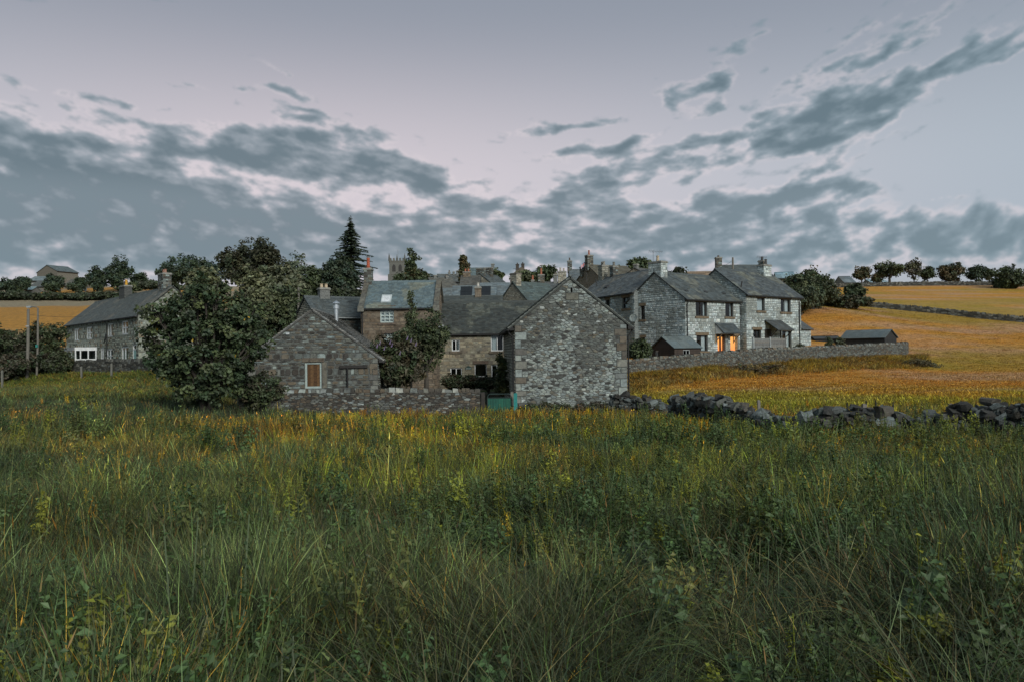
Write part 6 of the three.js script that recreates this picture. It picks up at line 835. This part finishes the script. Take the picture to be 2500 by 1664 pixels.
tree('garden_tree', 'round dark tree behind the orange chimney pot', { u: 1335, top: 645, foot: 700, w: 46, d: 140, seed: 25, leaf: 0.36, clumps: 110, per: 26, spread: 0.6, palette: [GREEN_DARK, GREEN_MID], cut: 0.05 });
tree('garden_tree', 'low hedge tree beneath the hipped house', { u: 1288, top: 660, foot: 700, w: 70, d: 135, seed: 26, leaf: 0.36, clumps: 110, per: 26, spread: 0.6, palette: [GREEN_MID, GREEN_OLIVE], cut: 0.0 });
tree('garden_tree', 'small light tree at the end of the far blue slate house', { u: 1217, top: 657, foot: 690, w: 26, d: 145, seed: 27, leaf: 0.36, clumps: 60, per: 24, spread: 0.5, palette: [GREEN_OLIVE, GREEN_MID], cut: 0.0 });
tree('garden_tree', 'leafy tree on the skyline above the terrace roof', { u: 1564, top: 625, foot: 690, w: 66, d: 135, seed: 28, leaf: 0.38, clumps: 130, per: 26, spread: 0.65, palette: [GREEN_MID, GREEN_DARK], cut: 0.15 });
tree('garden_tree', 'dark spiky tree behind the ridge of the glowing window house', { u: 1660, top: 651, foot: 700, w: 40, d: 115, seed: 29, leaf: 0.34, clumps: 80, per: 22, spread: 0.5, palette: [GREEN_DARK, [0.03, 0.035, 0.02]], cut: 0.0 });
tree('distant_tree', 'low rounded tree far behind the long brown roof', { u: 1508, top: 649, foot: 680, w: 26, d: 180, seed: 30, leaf: 0.45, clumps: 40, per: 22, spread: 0.6, palette: [GREEN_MID, GREEN_OLIVE], cut: 0 });
// the slope beyond the white houses
tree('bramble_thicket', 'big dark thicket rising beside the white house end', { u: 1985, top: 660, foot: 752, w: 130, d: 104, seed: 31, leaf: 0.2, clumps: 420, per: 40, spread: 0.5, palette: [GREEN_DARK, GREEN_MID, GREEN_OLIVE], cut: 0, n: 8, category: 'thicket', trunkH: 0.8 });
tree('bramble_thicket', 'lower spreading thicket in front of the big one', { u: 1955, top: 690, foot: 758, w: 150, d: 100, seed: 32, leaf: 0.2, clumps: 340, per: 36, spread: 0.45, palette: [GREEN_DARK, GREEN_OLIVE], cut: 0, n: 8, category: 'thicket', trunkH: 0.6 });
tree('elder_tree', 'reddish twiggy tree on top of the big thicket', { u: 1985, top: 650, foot: 720, w: 60, d: 108, seed: 33, leaf: 0.28, clumps: 100, per: 24, spread: 0.5, palette: [RUST, GREEN_DARK, GREEN_MID], cut: 0.1 });
tree('thorn_bush', 'upright dark thorn bush at the foot of the slope wall', { u: 2092, top: 690, foot: 752, w: 46, d: 112, seed: 34, leaf: 0.3, clumps: 120, per: 26, spread: 0.5, palette: [GREEN_DARK, GREEN_MID], cut: 0, category: 'bush' });
tree('thorn_bush', 'long low bramble along the slope wall beginning', { u: 2070, top: 724, foot: 757, w: 130, d: 110, seed: 35, leaf: 0.28, clumps: 160, per: 26, spread: 0.45, palette: [GREEN_DARK, [0.05, 0.045, 0.02]], cut: 0, category: 'bush', n: 9 });
const HT = [
  ['dark rounded orchard tree, first on the hilltop from the village', 2108, 652, 692, 50, [GREEN_DARK, RUST], 0, 0.1], ['open branching hilltop tree with sky through its leaves', 2176, 638, 697, 80, [GREEN_MID, GREEN_OLIVE], 0.25, 0.22], ['tall twiggy nearly bare hilltop tree', 2236, 631, 706, 46, [[0.09, 0.08, 0.06], GREEN_OLIVE], 0.35, 0.15],
  ['small dark tree behind the bare hilltop tree', 2268, 651, 690, 42, [GREEN_DARK, GREEN_MID], 0, 0.05], ['broad rusty hilltop tree before the last round ones', 2325, 641, 708, 74, [[0.06, 0.055, 0.025], RUST, GREEN_DARK], 0, 0.05], ['compact dark round hilltop tree', 2388, 646, 700, 54, [GREEN_DARK, GREEN_BLUE], 0, 0.05], ['largest spreading hilltop tree at the picture edge', 2470, 648, 722, 100, [GREEN_DARK, GREEN_MID], 0, 0.03], ['hilltop tree cut by the picture edge', 2545, 650, 715, 80, [GREEN_MID, GREEN_DARK], 0, 0.03], ['small pale tree between the two round hilltop trees', 2420, 654, 695, 36, [GREEN_OLIVE, GREEN_MID], 0.2, 0.1], ['thin scrub tree at the foot of the open hilltop tree', 2146, 665, 697, 26, [GREEN_MID, RUST], 0.2, 0.05]];
HT.forEach(([l, u, top, foot, w, palette, sparse, cut], i) => tree('hilltop_tree', l, { u, top, foot, w: w * 0.86, d: 183 - (i === 6 ? 14 : i % 3), seed: 40 + i, leaf: 0.3, clumps: Math.round(w * 3.2), per: 28, spread: 0.6, palette, sparse: sparse + 0.08, cut: cut + 0.12, group: 'hilltop trees' }));
// the far hill and the scrub round the poles
const LT = [
  ['dark feathery tree beside the farm on the far hill', 237, 648, 716, 50, 0], ['tall rounded dark tree on the far hill', 290, 626, 716, 64, 0], ['ragged tree next to the tall rounded one on the far hill', 342, 667, 712, 44, 0], ['dark tree hiding the hill hall foot', 129, 672, 714, 52, 0], ['low bush row at the far picture edge on the hill', 25, 682, 714, 66, 0], ['bushy tree before the farmhouse roofs on the far hill', 188, 690, 716, 36, 0], ['small tree by the low pale cottage on the far hill', 56, 672, 712, 30, 0], ['pale green bush among the hill farm trees', 320, 690, 716, 46, 1], ['thin tree behind the farmhouse on the far hill', 198, 678, 700, 24, 0]];
LT.forEach(([l, u, top, foot, w, p], i) => tree('hill_tree', l, { u, top, foot, w, d: 172 + (i % 3) * 4, seed: 60 + i, leaf: 0.32, clumps: Math.round(w * 3.2), per: 30, spread: 0.65, palette: p ? [GREEN_OLIVE, GREEN_MID] : [GREEN_DARK, GREEN_BLUE, GREEN_DARK], cut: 0.02, group: 'far hill trees' }));
[[40, 712, 738, 'hedge by the far picture edge across the hill field'], [120, 714, 738, 'hedge below the hill cottages'], [205, 714, 738, 'hedge below the far hill farmhouse'], [285, 712, 736, 'hedge under the tall rounded hill tree'], [395, 686, 712, 'hedge behind the terrace chimney on the hill']].forEach(([u, top, foot, l], i) => tree('hedge', l, { u, top, foot, w: 96, d: 163, seed: 75 + i, leaf: 0.42, clumps: 220, per: 22, spread: 0.6, palette: [GREEN_DARK, [0.04, 0.05, 0.025]], cut: 0, n: 9, category: 'hedge', group: 'hedges', trunkH: 0.5 }));
[[20, 790, 120, 'dark bush at the picture edge behind the poles'], [110, 775, 100, 'tall dark bush between street lamp and terrace'], [70, 830, 110, 'brown scrub at the foot of the two poles'], [140, 850, 60, 'low scrub against the terrace porch'], [-40, 770, 120, 'scrub outside the far picture edge'], [20, 860, 90, 'dense undergrowth below the picture-edge bush']].forEach(([u, top, w, l], i) => tree('scrub_bush', l, { u, top, foot: 925, w, d: 84 - i * 1.5, seed: 90 + i, leaf: 0.19, clumps: 260, per: 36, spread: 0.38, palette: i === 2 || i === 5 ? [[0.06, 0.05, 0.03], GREEN_DARK] : [GREEN_DARK, GREEN_MID, [0.05, 0.05, 0.025]], cut: 0, n: 7, category: 'bush', group: 'scrub bushes', trunkH: 0.4 }));
// in the cottage gardens
{ const t = tree('buddleia_bush', 'buddleia bush with lilac flower spikes behind the garden wall', { u: 965, top: 800, foot: 960, w: 130, d: 49, seed: 100, leaf: 0.13, clumps: 330, per: 30, spread: 0.26, palette: [[0.055, 0.05, 0.028], GREEN_DARK, GREEN_MID, [0.07, 0.06, 0.03]], cut: 0, n: 8, long: 2.4, category: 'bush', trunkH: 0.5, stems: 4, trunk: 0.06 });
  for (const [u, v] of [[993, 826], [919, 845], [926, 838], [955, 843], [1014, 840], [918, 872], [923, 876], [951, 836], [937, 850], [1002, 831], [975, 862]]) { const c = at(u, v, 47.6).sub(t.position), g = new GB(); for (let k = 0; k < 90; k++) { const f = R(), a = rr(0, 6.28), r = 0.05 * (1 - f * 0.8); g.col = jit([0.25, 0.19, 0.33], 0.25); leafAt(g, V(c.x + Math.cos(a) * r + f * 0.08, c.y + f * 0.24 - 0.1, c.z + Math.sin(a) * r), 0.03, V(Math.cos(a), 0.3, Math.sin(a)).normalize(), 1); } g.build('flower_spike', M.leaf, t); } }
tree('holly_tree', 'olive garden tree in front of the tall cottage, thin leader at its top', { u: 1040, top: 748, foot: 930, w: 135, d: 54, seed: 101, leaf: 0.12, clumps: 420, per: 30, spread: 0.28, palette: [GREEN_MID, GREEN_DARK, GREEN_OLIVE], cut: 0.12, n: 8 });
tree('climbing_shrub', 'thin climbing sprays against the tall cottage eaves', { u: 1003, top: 718, foot: 930, w: 34, d: 58, seed: 102, shape: 'tall', leaf: 0.12, clumps: 150, per: 20, spread: 0.26, palette: [GREEN_OLIVE, GREEN_MID], cut: 0.3, n: 6, category: 'bush' });
tree('climbing_rose', 'yellow-green climber on the barn side near the cottage door', { u: 1224, top: 862, foot: 960, w: 32, d: 50, seed: 103, shape: 'tall', leaf: 0.1, clumps: 190, per: 24, spread: 0.2, palette: [GREEN_YEL, GREEN_MID, GREEN_DARK], cut: 0, n: 6, category: 'climber' });
[[1105, 912, 60, 'dark low shrub under the cottage window'], [1150, 914, 56, 'dark low shrub by the cottage door'], [1192, 918, 44, 'low shrub between cottage door and climber']].forEach(([u, top, w, l], i) => tree('garden_shrub', l, { u, top, foot: 950, w, d: 57, seed: 110 + i, leaf: 0.12, clumps: 120, per: 26, spread: 0.24, palette: [GREEN_DARK, [0.06, 0.045, 0.025], GREEN_MID], cut: 0, category: 'bush', group: 'cottage garden shrubs', trunkH: 0.2 }));
tree('garden_shrub', 'dark bush squeezed between barn and summerhouse', { u: 1562, top: 824, foot: 890, w: 66, d: 64, seed: 120, leaf: 0.14, clumps: 200, per: 28, spread: 0.28, palette: [GREEN_DARK, GREEN_MID], cut: 0, category: 'bush', trunkH: 0.3 });
tree('garden_shrub', 'small shrub at the corner of the white house end', { u: 1955, top: 838, foot: 868, w: 26, d: 74, seed: 121, leaf: 0.12, clumps: 60, per: 24, spread: 0.2, palette: [[0.08, 0.06, 0.035], GREEN_MID], cut: 0, category: 'bush', trunkH: 0.15 });
tree('garden_shrub', 'pale shrub between the two black sheds', { u: 2053, top: 826, foot: 856, w: 24, d: 79, seed: 122, leaf: 0.12, clumps: 60, per: 24, spread: 0.2, palette: [GREEN_OLIVE, [0.1, 0.11, 0.07]], cut: 0, category: 'bush', trunkH: 0.15 });
tree('garden_shrub', 'dark conifer bush before the small black shed', { u: 2024, top: 824, foot: 856, w: 22, d: 79, seed: 123, shape: 'tall', leaf: 0.12, clumps: 70, per: 24, spread: 0.2, palette: [GREEN_DARK, GREEN_OLIVE], cut: 0, category: 'bush', trunkH: 0.15 });
tree('bramble_bush', 'rank weeds and bramble where the boundary wall ends', { u: 2235, top: 873, foot: 908, w: 110, d: 73, seed: 124, leaf: 0.1, clumps: 170, per: 24, spread: 0.28, palette: [GREEN_DARK, [0.09, 0.08, 0.03], RUST], cut: 0, n: 8, category: 'bush', trunkH: 0.15 });
tree('bramble_bush', 'dark weeds below the middle of the boundary wall', { u: 1845, top: 884, foot: 915, w: 150, d: 62.5, seed: 125, leaf: 0.1, clumps: 70, per: 24, spread: 0.26, palette: [GREEN_MID, [0.16, 0.11, 0.03], [0.12, 0.09, 0.03]], cut: 0, n: 8, category: 'bush', trunkH: 0.15 });
tree('bramble_bush', 'tangled bramble against the outbuilding wall and garden wall', { u: 640, top: 900, foot: 1000, w: 120, d: 42.2, seed: 126, leaf: 0.11, clumps: 240, per: 24, spread: 0.26, palette: [GREEN_DARK, [0.05, 0.045, 0.025], GREEN_MID], cut: 0, n: 8, category: 'bush', trunkH: 0.15 });
tree('nettle_bed', 'dark nettles along the barn gable foot', { u: 1330, top: 985, foot: 1020, w: 150, d: 42.8, seed: 127, leaf: 0.09, clumps: 200, per: 24, spread: 0.2, palette: [GREEN_DARK, [0.06, 0.05, 0.03], GREEN_MID], cut: 0, n: 10, category: 'nettles', trunkH: 0.1 });
tree('nettle_bed', 'nettles at the barn corner beside the stone heap', { u: 1450, top: 982, foot: 1016, w: 110, d: 42.8, seed: 128, leaf: 0.09, clumps: 150, per: 24, spread: 0.2, palette: [GREEN_DARK, [0.07, 0.055, 0.035]], cut: 0, n: 9, category: 'nettles', trunkH: 0.1 });

// ---------- grass and weeds ----------
function tuft({ n, h, w, seg = 3, spread = 0.09, bend = 0.5, lay = 0, head = 0, seed = 1, tone = 0.25 }) {
  const old = R; R = rng(seed); const g = new GB();
  for (let i = 0; i < n; i++) {
    const a = rr(0, 6.28), r0 = spread * Math.sqrt(R()), bx = Math.cos(a) * r0, bz = Math.sin(a) * r0, dir = a + rr(-1.2, 1.2), H = h * rr(0.45, 1.05), bd = bend * rr(0.3, 1.3) + lay * rr(0.4, 1.2), u0 = R(), f = u0 < 0.55 ? rr(0.22, 0.55) : u0 < 0.86 ? rr(0.7, 1.1) : rr(1.4, 2.1), wd = w * rr(0.6, 1.3);
    g.col = [f * rr(0.82, 1.06), f, f * rr(0.8, 1.05)]; const px = -Math.sin(dir + rr(-0.6, 0.6)), pz = Math.cos(dir + rr(-0.6, 0.6)); let prev = null;
    for (let s = 0; s <= seg; s++) {
      const t = s / seg, th = bd * t * 1.35, fwd = H * (bd > 0.01 ? (1 - Math.cos(th)) / (bd * 1.35) : 0) + H * t * 0.12, up = H * (bd > 0.01 ? Math.sin(th) / (bd * 1.35) : t), ww = wd * (1 - t * t * 0.92) / 2, c = [bx + Math.cos(dir) * fwd, Math.max(0.02, up), bz + Math.sin(dir) * fwd], q = [[c[0] - px * ww, c[1], c[2] - pz * ww], [c[0] + px * ww, c[1], c[2] + pz * ww]];
      if (prev) { if (s === seg) g.tri(prev[0], prev[1], c); else g.quad(prev[0], prev[1], q[1], q[0]); } prev = q;
      if (s === seg && head && R() < head) { const hl = H * rr(0.12, 0.2), hw = w * 0.75; g.col = [f * 1.15, f * 1.0, f * 0.8]; const d2 = [Math.cos(dir) * 0.5, 0.85, Math.sin(dir) * 0.5], e = [c[0] + d2[0] * hl, c[1] + d2[1] * hl, c[2] + d2[2] * hl], m = [c[0] + d2[0] * hl * 0.35, c[1] + d2[1] * hl * 0.35, c[2] + d2[2] * hl * 0.35]; g.tri(c, [m[0] + px * hw, m[1], m[2] + pz * hw], e); g.tri(c, e, [m[0] - px * hw, m[1], m[2] - pz * hw]); g.tri(c, [m[0] + pz * hw, m[1], m[2] - px * hw], e); }
    }
  }
  R = old; return g.geometry();
}
function weed({ h, leaves, size, seed, spread = 0.12, stems = 3 }) {                // broad-leaved plants: nettles, docks, thistles
  const old = R; R = rng(seed); const g = new GB();
  for (let s = 0; s < stems; s++) { const a = rr(0, 6.28), bx = Math.cos(a) * spread * R(), bz = Math.sin(a) * spread * R(), H = h * rr(0.7, 1.1), lx = rr(-0.15, 0.15) * H, lz = rr(-0.15, 0.15) * H; g.col = [0.8, 0.8, 0.6]; g.tube([[bx, 0, bz], [bx + lx * 0.4, H * 0.5, bz + lz * 0.4], [bx + lx, H, bz + lz]], [0.006, 0.005, 0.003], 3, false);
    for (let k = 0; k < leaves; k++) { const t = rr(0.12, 1), q = rr(0, 6.28), f = 1 + rr(-0.3, 0.3), l = size * rr(0.6, 1.2) * (1.15 - t * 0.6), c = V(bx + lx * t * t + Math.cos(q) * l * 0.6, H * t + rr(-0.02, 0.02), bz + lz * t * t + Math.sin(q) * l * 0.6); g.col = [f, f, f * rr(0.8, 1.1)]; leafAt(g, c, l * 0.75, V(Math.cos(q) * 0.5 + rr(-0.3, 0.3), 0.9, Math.sin(q) * 0.5 + rr(-0.3, 0.3)).normalize(), 1.7); } }
  R = old; return g.geometry();
}
function scatter(name, label, geo, list, category = 'grass', mat = M.grass) {
  if (!list.length) return; const im = new THREE.InstancedMesh(geo, mat, list.length), m = new THREE.Matrix4(), q = new THREE.Quaternion(), e = new THREE.Euler(), c = new THREE.Color();
  list.forEach((t, i) => { e.set(t.lx ?? 0, t.r, t.lz ?? 0); q.setFromEuler(e); m.compose(V(t.x, t.y, t.z), q, V(t.s, t.sy ?? t.s, t.s)); im.setMatrixAt(i, m); im.setColorAt(i, c.setRGB(...t.c)); });
  im.castShadow = im.receiveShadow = true; im.name = numbered(name); scene.add(im); tag(im, label, category, null, 'stuff');
}
R = rng(20240);
const solid = (x, z) => { // inside a building or wall: nothing grows
  if (x > -0.1 && x < 6.7 && z < -43.7 && z > -58) return true; if (x > -16.4 && x < -7.4 && z < -45.8 && z > -58) return true; if (z < -42.5 && z > -43.6 && x > -15 && x < -1.6) return true; return false; };
const wind = (x, z) => 2.2 + (fbm(x * 0.2 + 4, z * 0.2 + 2, 2) - 0.5) * 5;
const kinds = { near: [[], [], []], nearLay: [[], []], mid: [[], [], []], far: [[], []], weedN: [[], []], fleck: [], stalk: [], field: [[], []], rank: [[], []], dry: [[], []] };
const gcol = (x, z, v = 0.4) => { const c = sward(x + rr(-0.8, 0.8), z + rr(-0.8, 0.8)), o = R(); let k = o < 0.06 ? mix3(c, C_straw, 0.6) : o < 0.15 ? mix3(c, C_grey, 0.6) : o < 0.235 ? mix3(c, C_orange, 0.5) : o < 0.5 ? mix3(c, C_green, 0.5) : c; const b = R(), f = b < 0.34 ? 0.42 : b > 0.8 ? 1.55 : 1; return jit([k[0] * f, k[1] * f, k[2] * f], v, 0.06); };
for (let d = 1.2; d < 62;) {
  const sp = d < 5 ? 0.115 : d < 10 ? 0.15 : d < 22 ? 0.225 : d < 36 ? 0.32 : 0.42, half = 0.74 * d + 3;
  for (let x = -half; x < half; x += sp) {
    const X = x + rr(-0.6, 0.6) * sp, Z = -d + rr(-0.6, 0.6) * sp; if (solid(X, Z)) continue; if (X > 7 && Z < -44) continue; if (d > 46 && X > -19) continue;
    const y = groundY(X, Z), n = fbm(X * 0.22 + 11, Z * 0.22 + 5, 3), n2 = fbm(X * 0.5 + 70, Z * 0.5, 3), clear = sstep(-1, -2, Z), it = { x: X, y, z: Z, r: rr(0, 6.28), c: gcol(X, Z) };
    const n5 = fbm(X * 0.6 + 5, Z * 0.6 + 44, 3), laid = n < 0.54 && d < 24, hgt = (0.12 + 1.7 * n5 * n5 * 1.5 + 0.45 * n) * (d < 4 ? 0.75 : 1) * lerp(0.8, 0.5, Math.max(sstep(2, 6, X) * sstep(-14, -20, Z), sstep(-30, -36, Z)));
    it.s = rr(0.8, 1.2); it.sy = it.s * hgt; it.lx = rr(-0.4, 0.4); it.lz = rr(-0.4, 0.4); if (n5 < 0.43 && d < 40) { if (R() < 0.6) continue; it.sy *= 0.6; }
    if (R() < 0.42 && laid) { it.c = jit(mix3(it.c, pick([C_grey, C_straw, C_grey, C_green, C_green]), 0.45), 0.25); it.r = wind(X, Z) + rr(-0.7, 0.7); it.sy = it.s * 0.8; pick(kinds.nearLay).push(it); }
    else if (d < 9.5) pick(kinds.near).push(it); else if (d < 24) pick(kinds.mid).push(it); else pick(kinds.far).push(it);
    const herb = sstep(-3, 3, X) * sstep(-4, -7, Z) * sstep(-30, -20, Z), wk = (n2 > 0.5 ? 0.7 : 0.22) * (0.4 + 1.5 * herb);
    if (d < 34 && d > 2.6 && R() < wk) { const b = R(), w = { ...it, c: jit(mix3(mix3([0.03, 0.062, 0.016], it.c, 0.35), b < 0.14 ? C_lush : [0.045, 0.095, 0.026], 0.5), 0.35), s: rr(0.7, 1.2) * (d > 20 ? 1.4 : 1), r: rr(0, 6.28) }; w.sy = w.s * rr(0.6, 1.15) * (0.5 + n5); pick(kinds.weedN).push(w); }
    { const bnd = sstep(-13, -20, Z) * sstep(-44, -38, Z) * sstep(-16, -8, X), q = fbm(X * 0.4 + 3, Z * 0.5 + 61, 3); if (d > 8 && R() < 0.015 + 0.07 * sstep(-7, -2, X) * sstep(0.44, 0.56, q) + 0.6 * bnd * sstep(0.42, 0.56, q)) kinds.fleck.push({ ...it, s: rr(0.7, 1.3) * (d > 20 ? 1.3 : 0.8), sy: rr(0.7, 1.1) * (0.55 + 0.6 * n5), r: rr(0, 6.28), c: jit(pick([C_orange, [0.55, 0.36, 0.02], [0.5, 0.42, 0.03], C_lush]), 0.25) }); }
    if (R() < (d < 12 ? 0.045 : 0.09)) kinds.stalk.push({ ...it, lx: rr(-0.35, 0.35), lz: rr(-0.35, 0.35), c: jit(pick([C_straw, C_straw, C_grey, [0.3, 0.2, 0.07]]), 0.2), s: rr(0.8, 1.15), sy: rr(0.75, 1.15) });
  }
  d += sp;
}
// rank dry grass at wall feet, mown field and hillside
for (let i = 0; i < 5200; i++) { const f = R(), u = lerp(1535, 2260, f), top = lerp(60.3, 78, (u - 1500) / 706) - 0.7, d = top - Math.abs(rr(0, 1) * rr(0, 1)) * 9, p = onGround(u, d); if (p.x < 7) continue; const n = fbm(p.x * 0.5, p.z * 0.5, 3); pick(kinds.dry).push({ x: p.x, y: p.y, z: p.z, r: rr(0, 6.28), s: rr(0.7, 1.2), sy: rr(0.4, 0.85) * (0.2 + 0.9 * n), c: jit(mix3(pick([[0.5, 0.27, 0.06], C_orange, [0.24, 0.18, 0.04], [0.5, 0.34, 0.12]]), C_moss, sstep(0.45, 0.65, n) * 0.6), 0.25) }); }
for (let i = 0; i < 26000; i++) { const d = 43 + 72 * Math.pow(R(), 1.2), u = rr(1500, 2620), p = onGround(u, d); if (p.x < 7.2 || (p.z < -58 && p.x < 34 && d > lerp(60, 78, (u - 1500) / 706) - 0.5)) continue; const near = sstep(58, 44, d); pick(kinds.field).push({ x: p.x, y: p.y - 0.02, z: p.z, r: rr(0, 6.28), s: rr(0.8, 1.5), sy: rr(0.6, 1.2) * (0.5 + 0.9 * near), c: jit(sward(p.x + rr(-1, 1), p.z + rr(-0.5, 0.5)), 0.22) }); }
for (let i = 0; i < 9000; i++) { const d = rr(46, 90), u = rr(-80, 560), p = onGround(u, d); if (d > lerp(88, 64, (u + 60) / 580) - 0.6) continue; pick(kinds.rank).push({ x: p.x, y: p.y, z: p.z, r: rr(0, 6.28), s: rr(0.9, 1.5), sy: rr(0.5, 1.0), c: jit(mix3(gcol(p.x, p.z), pick([C_lush, C_green, C_orange, C_lush]), 0.35), 0.25) }); }
const near = (s) => tuft({ n: 52, h: 0.66, w: 0.0048, seg: 4, spread: 0.13, bend: 1.0, head: 0.05, seed: s });
kinds.near.forEach((l, i) => scatter('meadow_grass', ['long green meadow grass close to the viewer', 'fine green grass blades close to the viewer', 'coarse mixed grass close to the viewer'][i], near(300 + i), l));
kinds.nearLay.forEach((l, i) => scatter('lodged_grass', ['pale dead grass beaten flat in the foreground', 'tangled grey grass lying over in the foreground'][i], tuft({ n: 42, h: 0.95, w: 0.0045, seg: 6, spread: 0.2, bend: 0.6, lay: 0.8 + i * 0.45, head: 0.08, seed: 310 + i }), l));
kinds.mid.forEach((l, i) => scatter('meadow_grass', ['tall green grass in the middle of the meadow', 'mixed grass in the middle of the meadow', 'yellowing grass in the middle of the meadow'][i], tuft({ n: 34, h: 0.62, w: 0.0085, seg: 3, spread: 0.19, bend: 0.85, head: 0.06, seed: 320 + i }), l));
kinds.far.forEach((l, i) => scatter('meadow_grass', ['tall grass along the garden wall and barn', 'yellow-green grass towards the tumbled walls'][i], tuft({ n: 20, h: 0.62, w: 0.022, seg: 3, spread: 0.24, bend: 0.7, head: 0.1, seed: 330 + i }), l));
kinds.weedN.forEach((l, i) => scatter('meadow_weeds', ['leafy nettles and docks among the meadow grass', 'small-leaved weeds scattered through the meadow'][i], weed({ h: 0.6, leaves: i ? 30 : 26, size: i ? 0.045 : 0.075, stems: 5, spread: 0.2, seed: 340 + i }), l, 'weeds', M.leaf));
scatter('dry_fleck_stems', 'orange and yellow stems added as flecks of dry grass across the meadow', weed({ h: 0.62, leaves: 16, size: 0.045, stems: 4, spread: 0.22, seed: 345 }), kinds.fleck, 'weeds', M.leaf);  // no real weed: stems added to give the orange flecks of dry grass
scatter('seed_stalks', 'tall straw seed stalks standing above the meadow', tuft({ n: 4, h: 0.95, w: 0.006, seg: 4, spread: 0.16, bend: 0.5, head: 1, seed: 350 }), kinds.stalk);
kinds.dry.forEach((l, i) => scatter('dry_grass', ['orange dry grass banked against the boundary wall', 'brown rank grass below the boundary wall'][i], tuft({ n: 22, h: 1.0, w: 0.03, seg: 3, spread: 0.3, bend: 0.6, head: 0.1, seed: 360 + i }), l));
kinds.field.forEach((l, i) => scatter('pasture_grass', ['short orange stubble grass on the mown field', 'short mossy tufts on the mown field'][i], tuft({ n: 18, h: 0.2, w: 0.03, seg: 2, spread: 0.4, bend: 0.9, seed: 370 + i }), l));
kinds.rank.forEach((l, i) => scatter('pasture_grass', ['rough grass in front of the mottled terrace', 'yellow patches of grass in front of the mottled terrace'][i], tuft({ n: 20, h: 0.5, w: 0.03, seg: 3, spread: 0.35, bend: 0.7, head: 0.05, seed: 380 + i }), l));
// tall dark dock spikes, each its own plant
{ const spikes = [[1428, 110, 30, 'by itself beyond the slim pale post'], [1527, 100, 31, 'just right of the tall leaning post'], [1578, 95, 31.5, 'tallest, two steps right of the leaning post'], [1668, 110, 30.5, 'leafy, midway along the middle tumbled wall'], [1787, 150, 30, 'above the gap before the biggest boulders'], [1900, 168, 29, 'short, left of the picture-edge post'], [2100, 150, 28.5, 'between the squat stump and the biggest boulders'], [1335, 165, 33, 'small, between slim post and middle wall'], [1720, 185, 29.5, 'stubby, behind the middle wall end']];
  for (const [x, y, d, l] of spikes) { const [u, v] = z8(x, y), p = onGround(u, d), H = Math.max(0.5, at(u, v, d).y - p.y), t = thing('dock_plant', `dark dock seed spike ${l}`, 'plant', 'dock spikes', p), st = new GB(), g = new GB(); st.col = [0.06, 0.05, 0.03]; st.tube([[0, -0.05, 0], [0.02, H * 0.5, 0.01], [rr(-0.04, 0.04), H, 0]], [0.014, 0.011, 0.004], 5); st.build('stem', M.leaf, t); for (let k = 0; k < 260; k++) { const f = rr(0.35, 1), a = rr(0, 6.28), r = 0.085 * (1.15 - f) * (0.6 + 0.6 * Math.abs(Math.sin(f * 26))); g.col = jit([0.045, 0.045, 0.025], 0.3, 0.15); leafAt(g, V(Math.cos(a) * r, H * f, Math.sin(a) * r), 0.045, V(Math.cos(a), 0.5, Math.sin(a)).normalize(), 1.2); } g.build('seed_spike', M.leaf, t); const lv = new GB(); for (let k = 0; k < 7; k++) { const a = rr(0, 6.28); lv.col = jit([0.05, 0.065, 0.025], 0.25); leafAt(lv, V(Math.cos(a) * 0.12, H * rr(0.05, 0.4), Math.sin(a) * 0.12), 0.1, V(Math.cos(a) * 0.6, 0.8, Math.sin(a) * 0.6).normalize(), 2.4); } lv.build('leaves', M.leaf, t); } }

renderer.render(scene, camera);
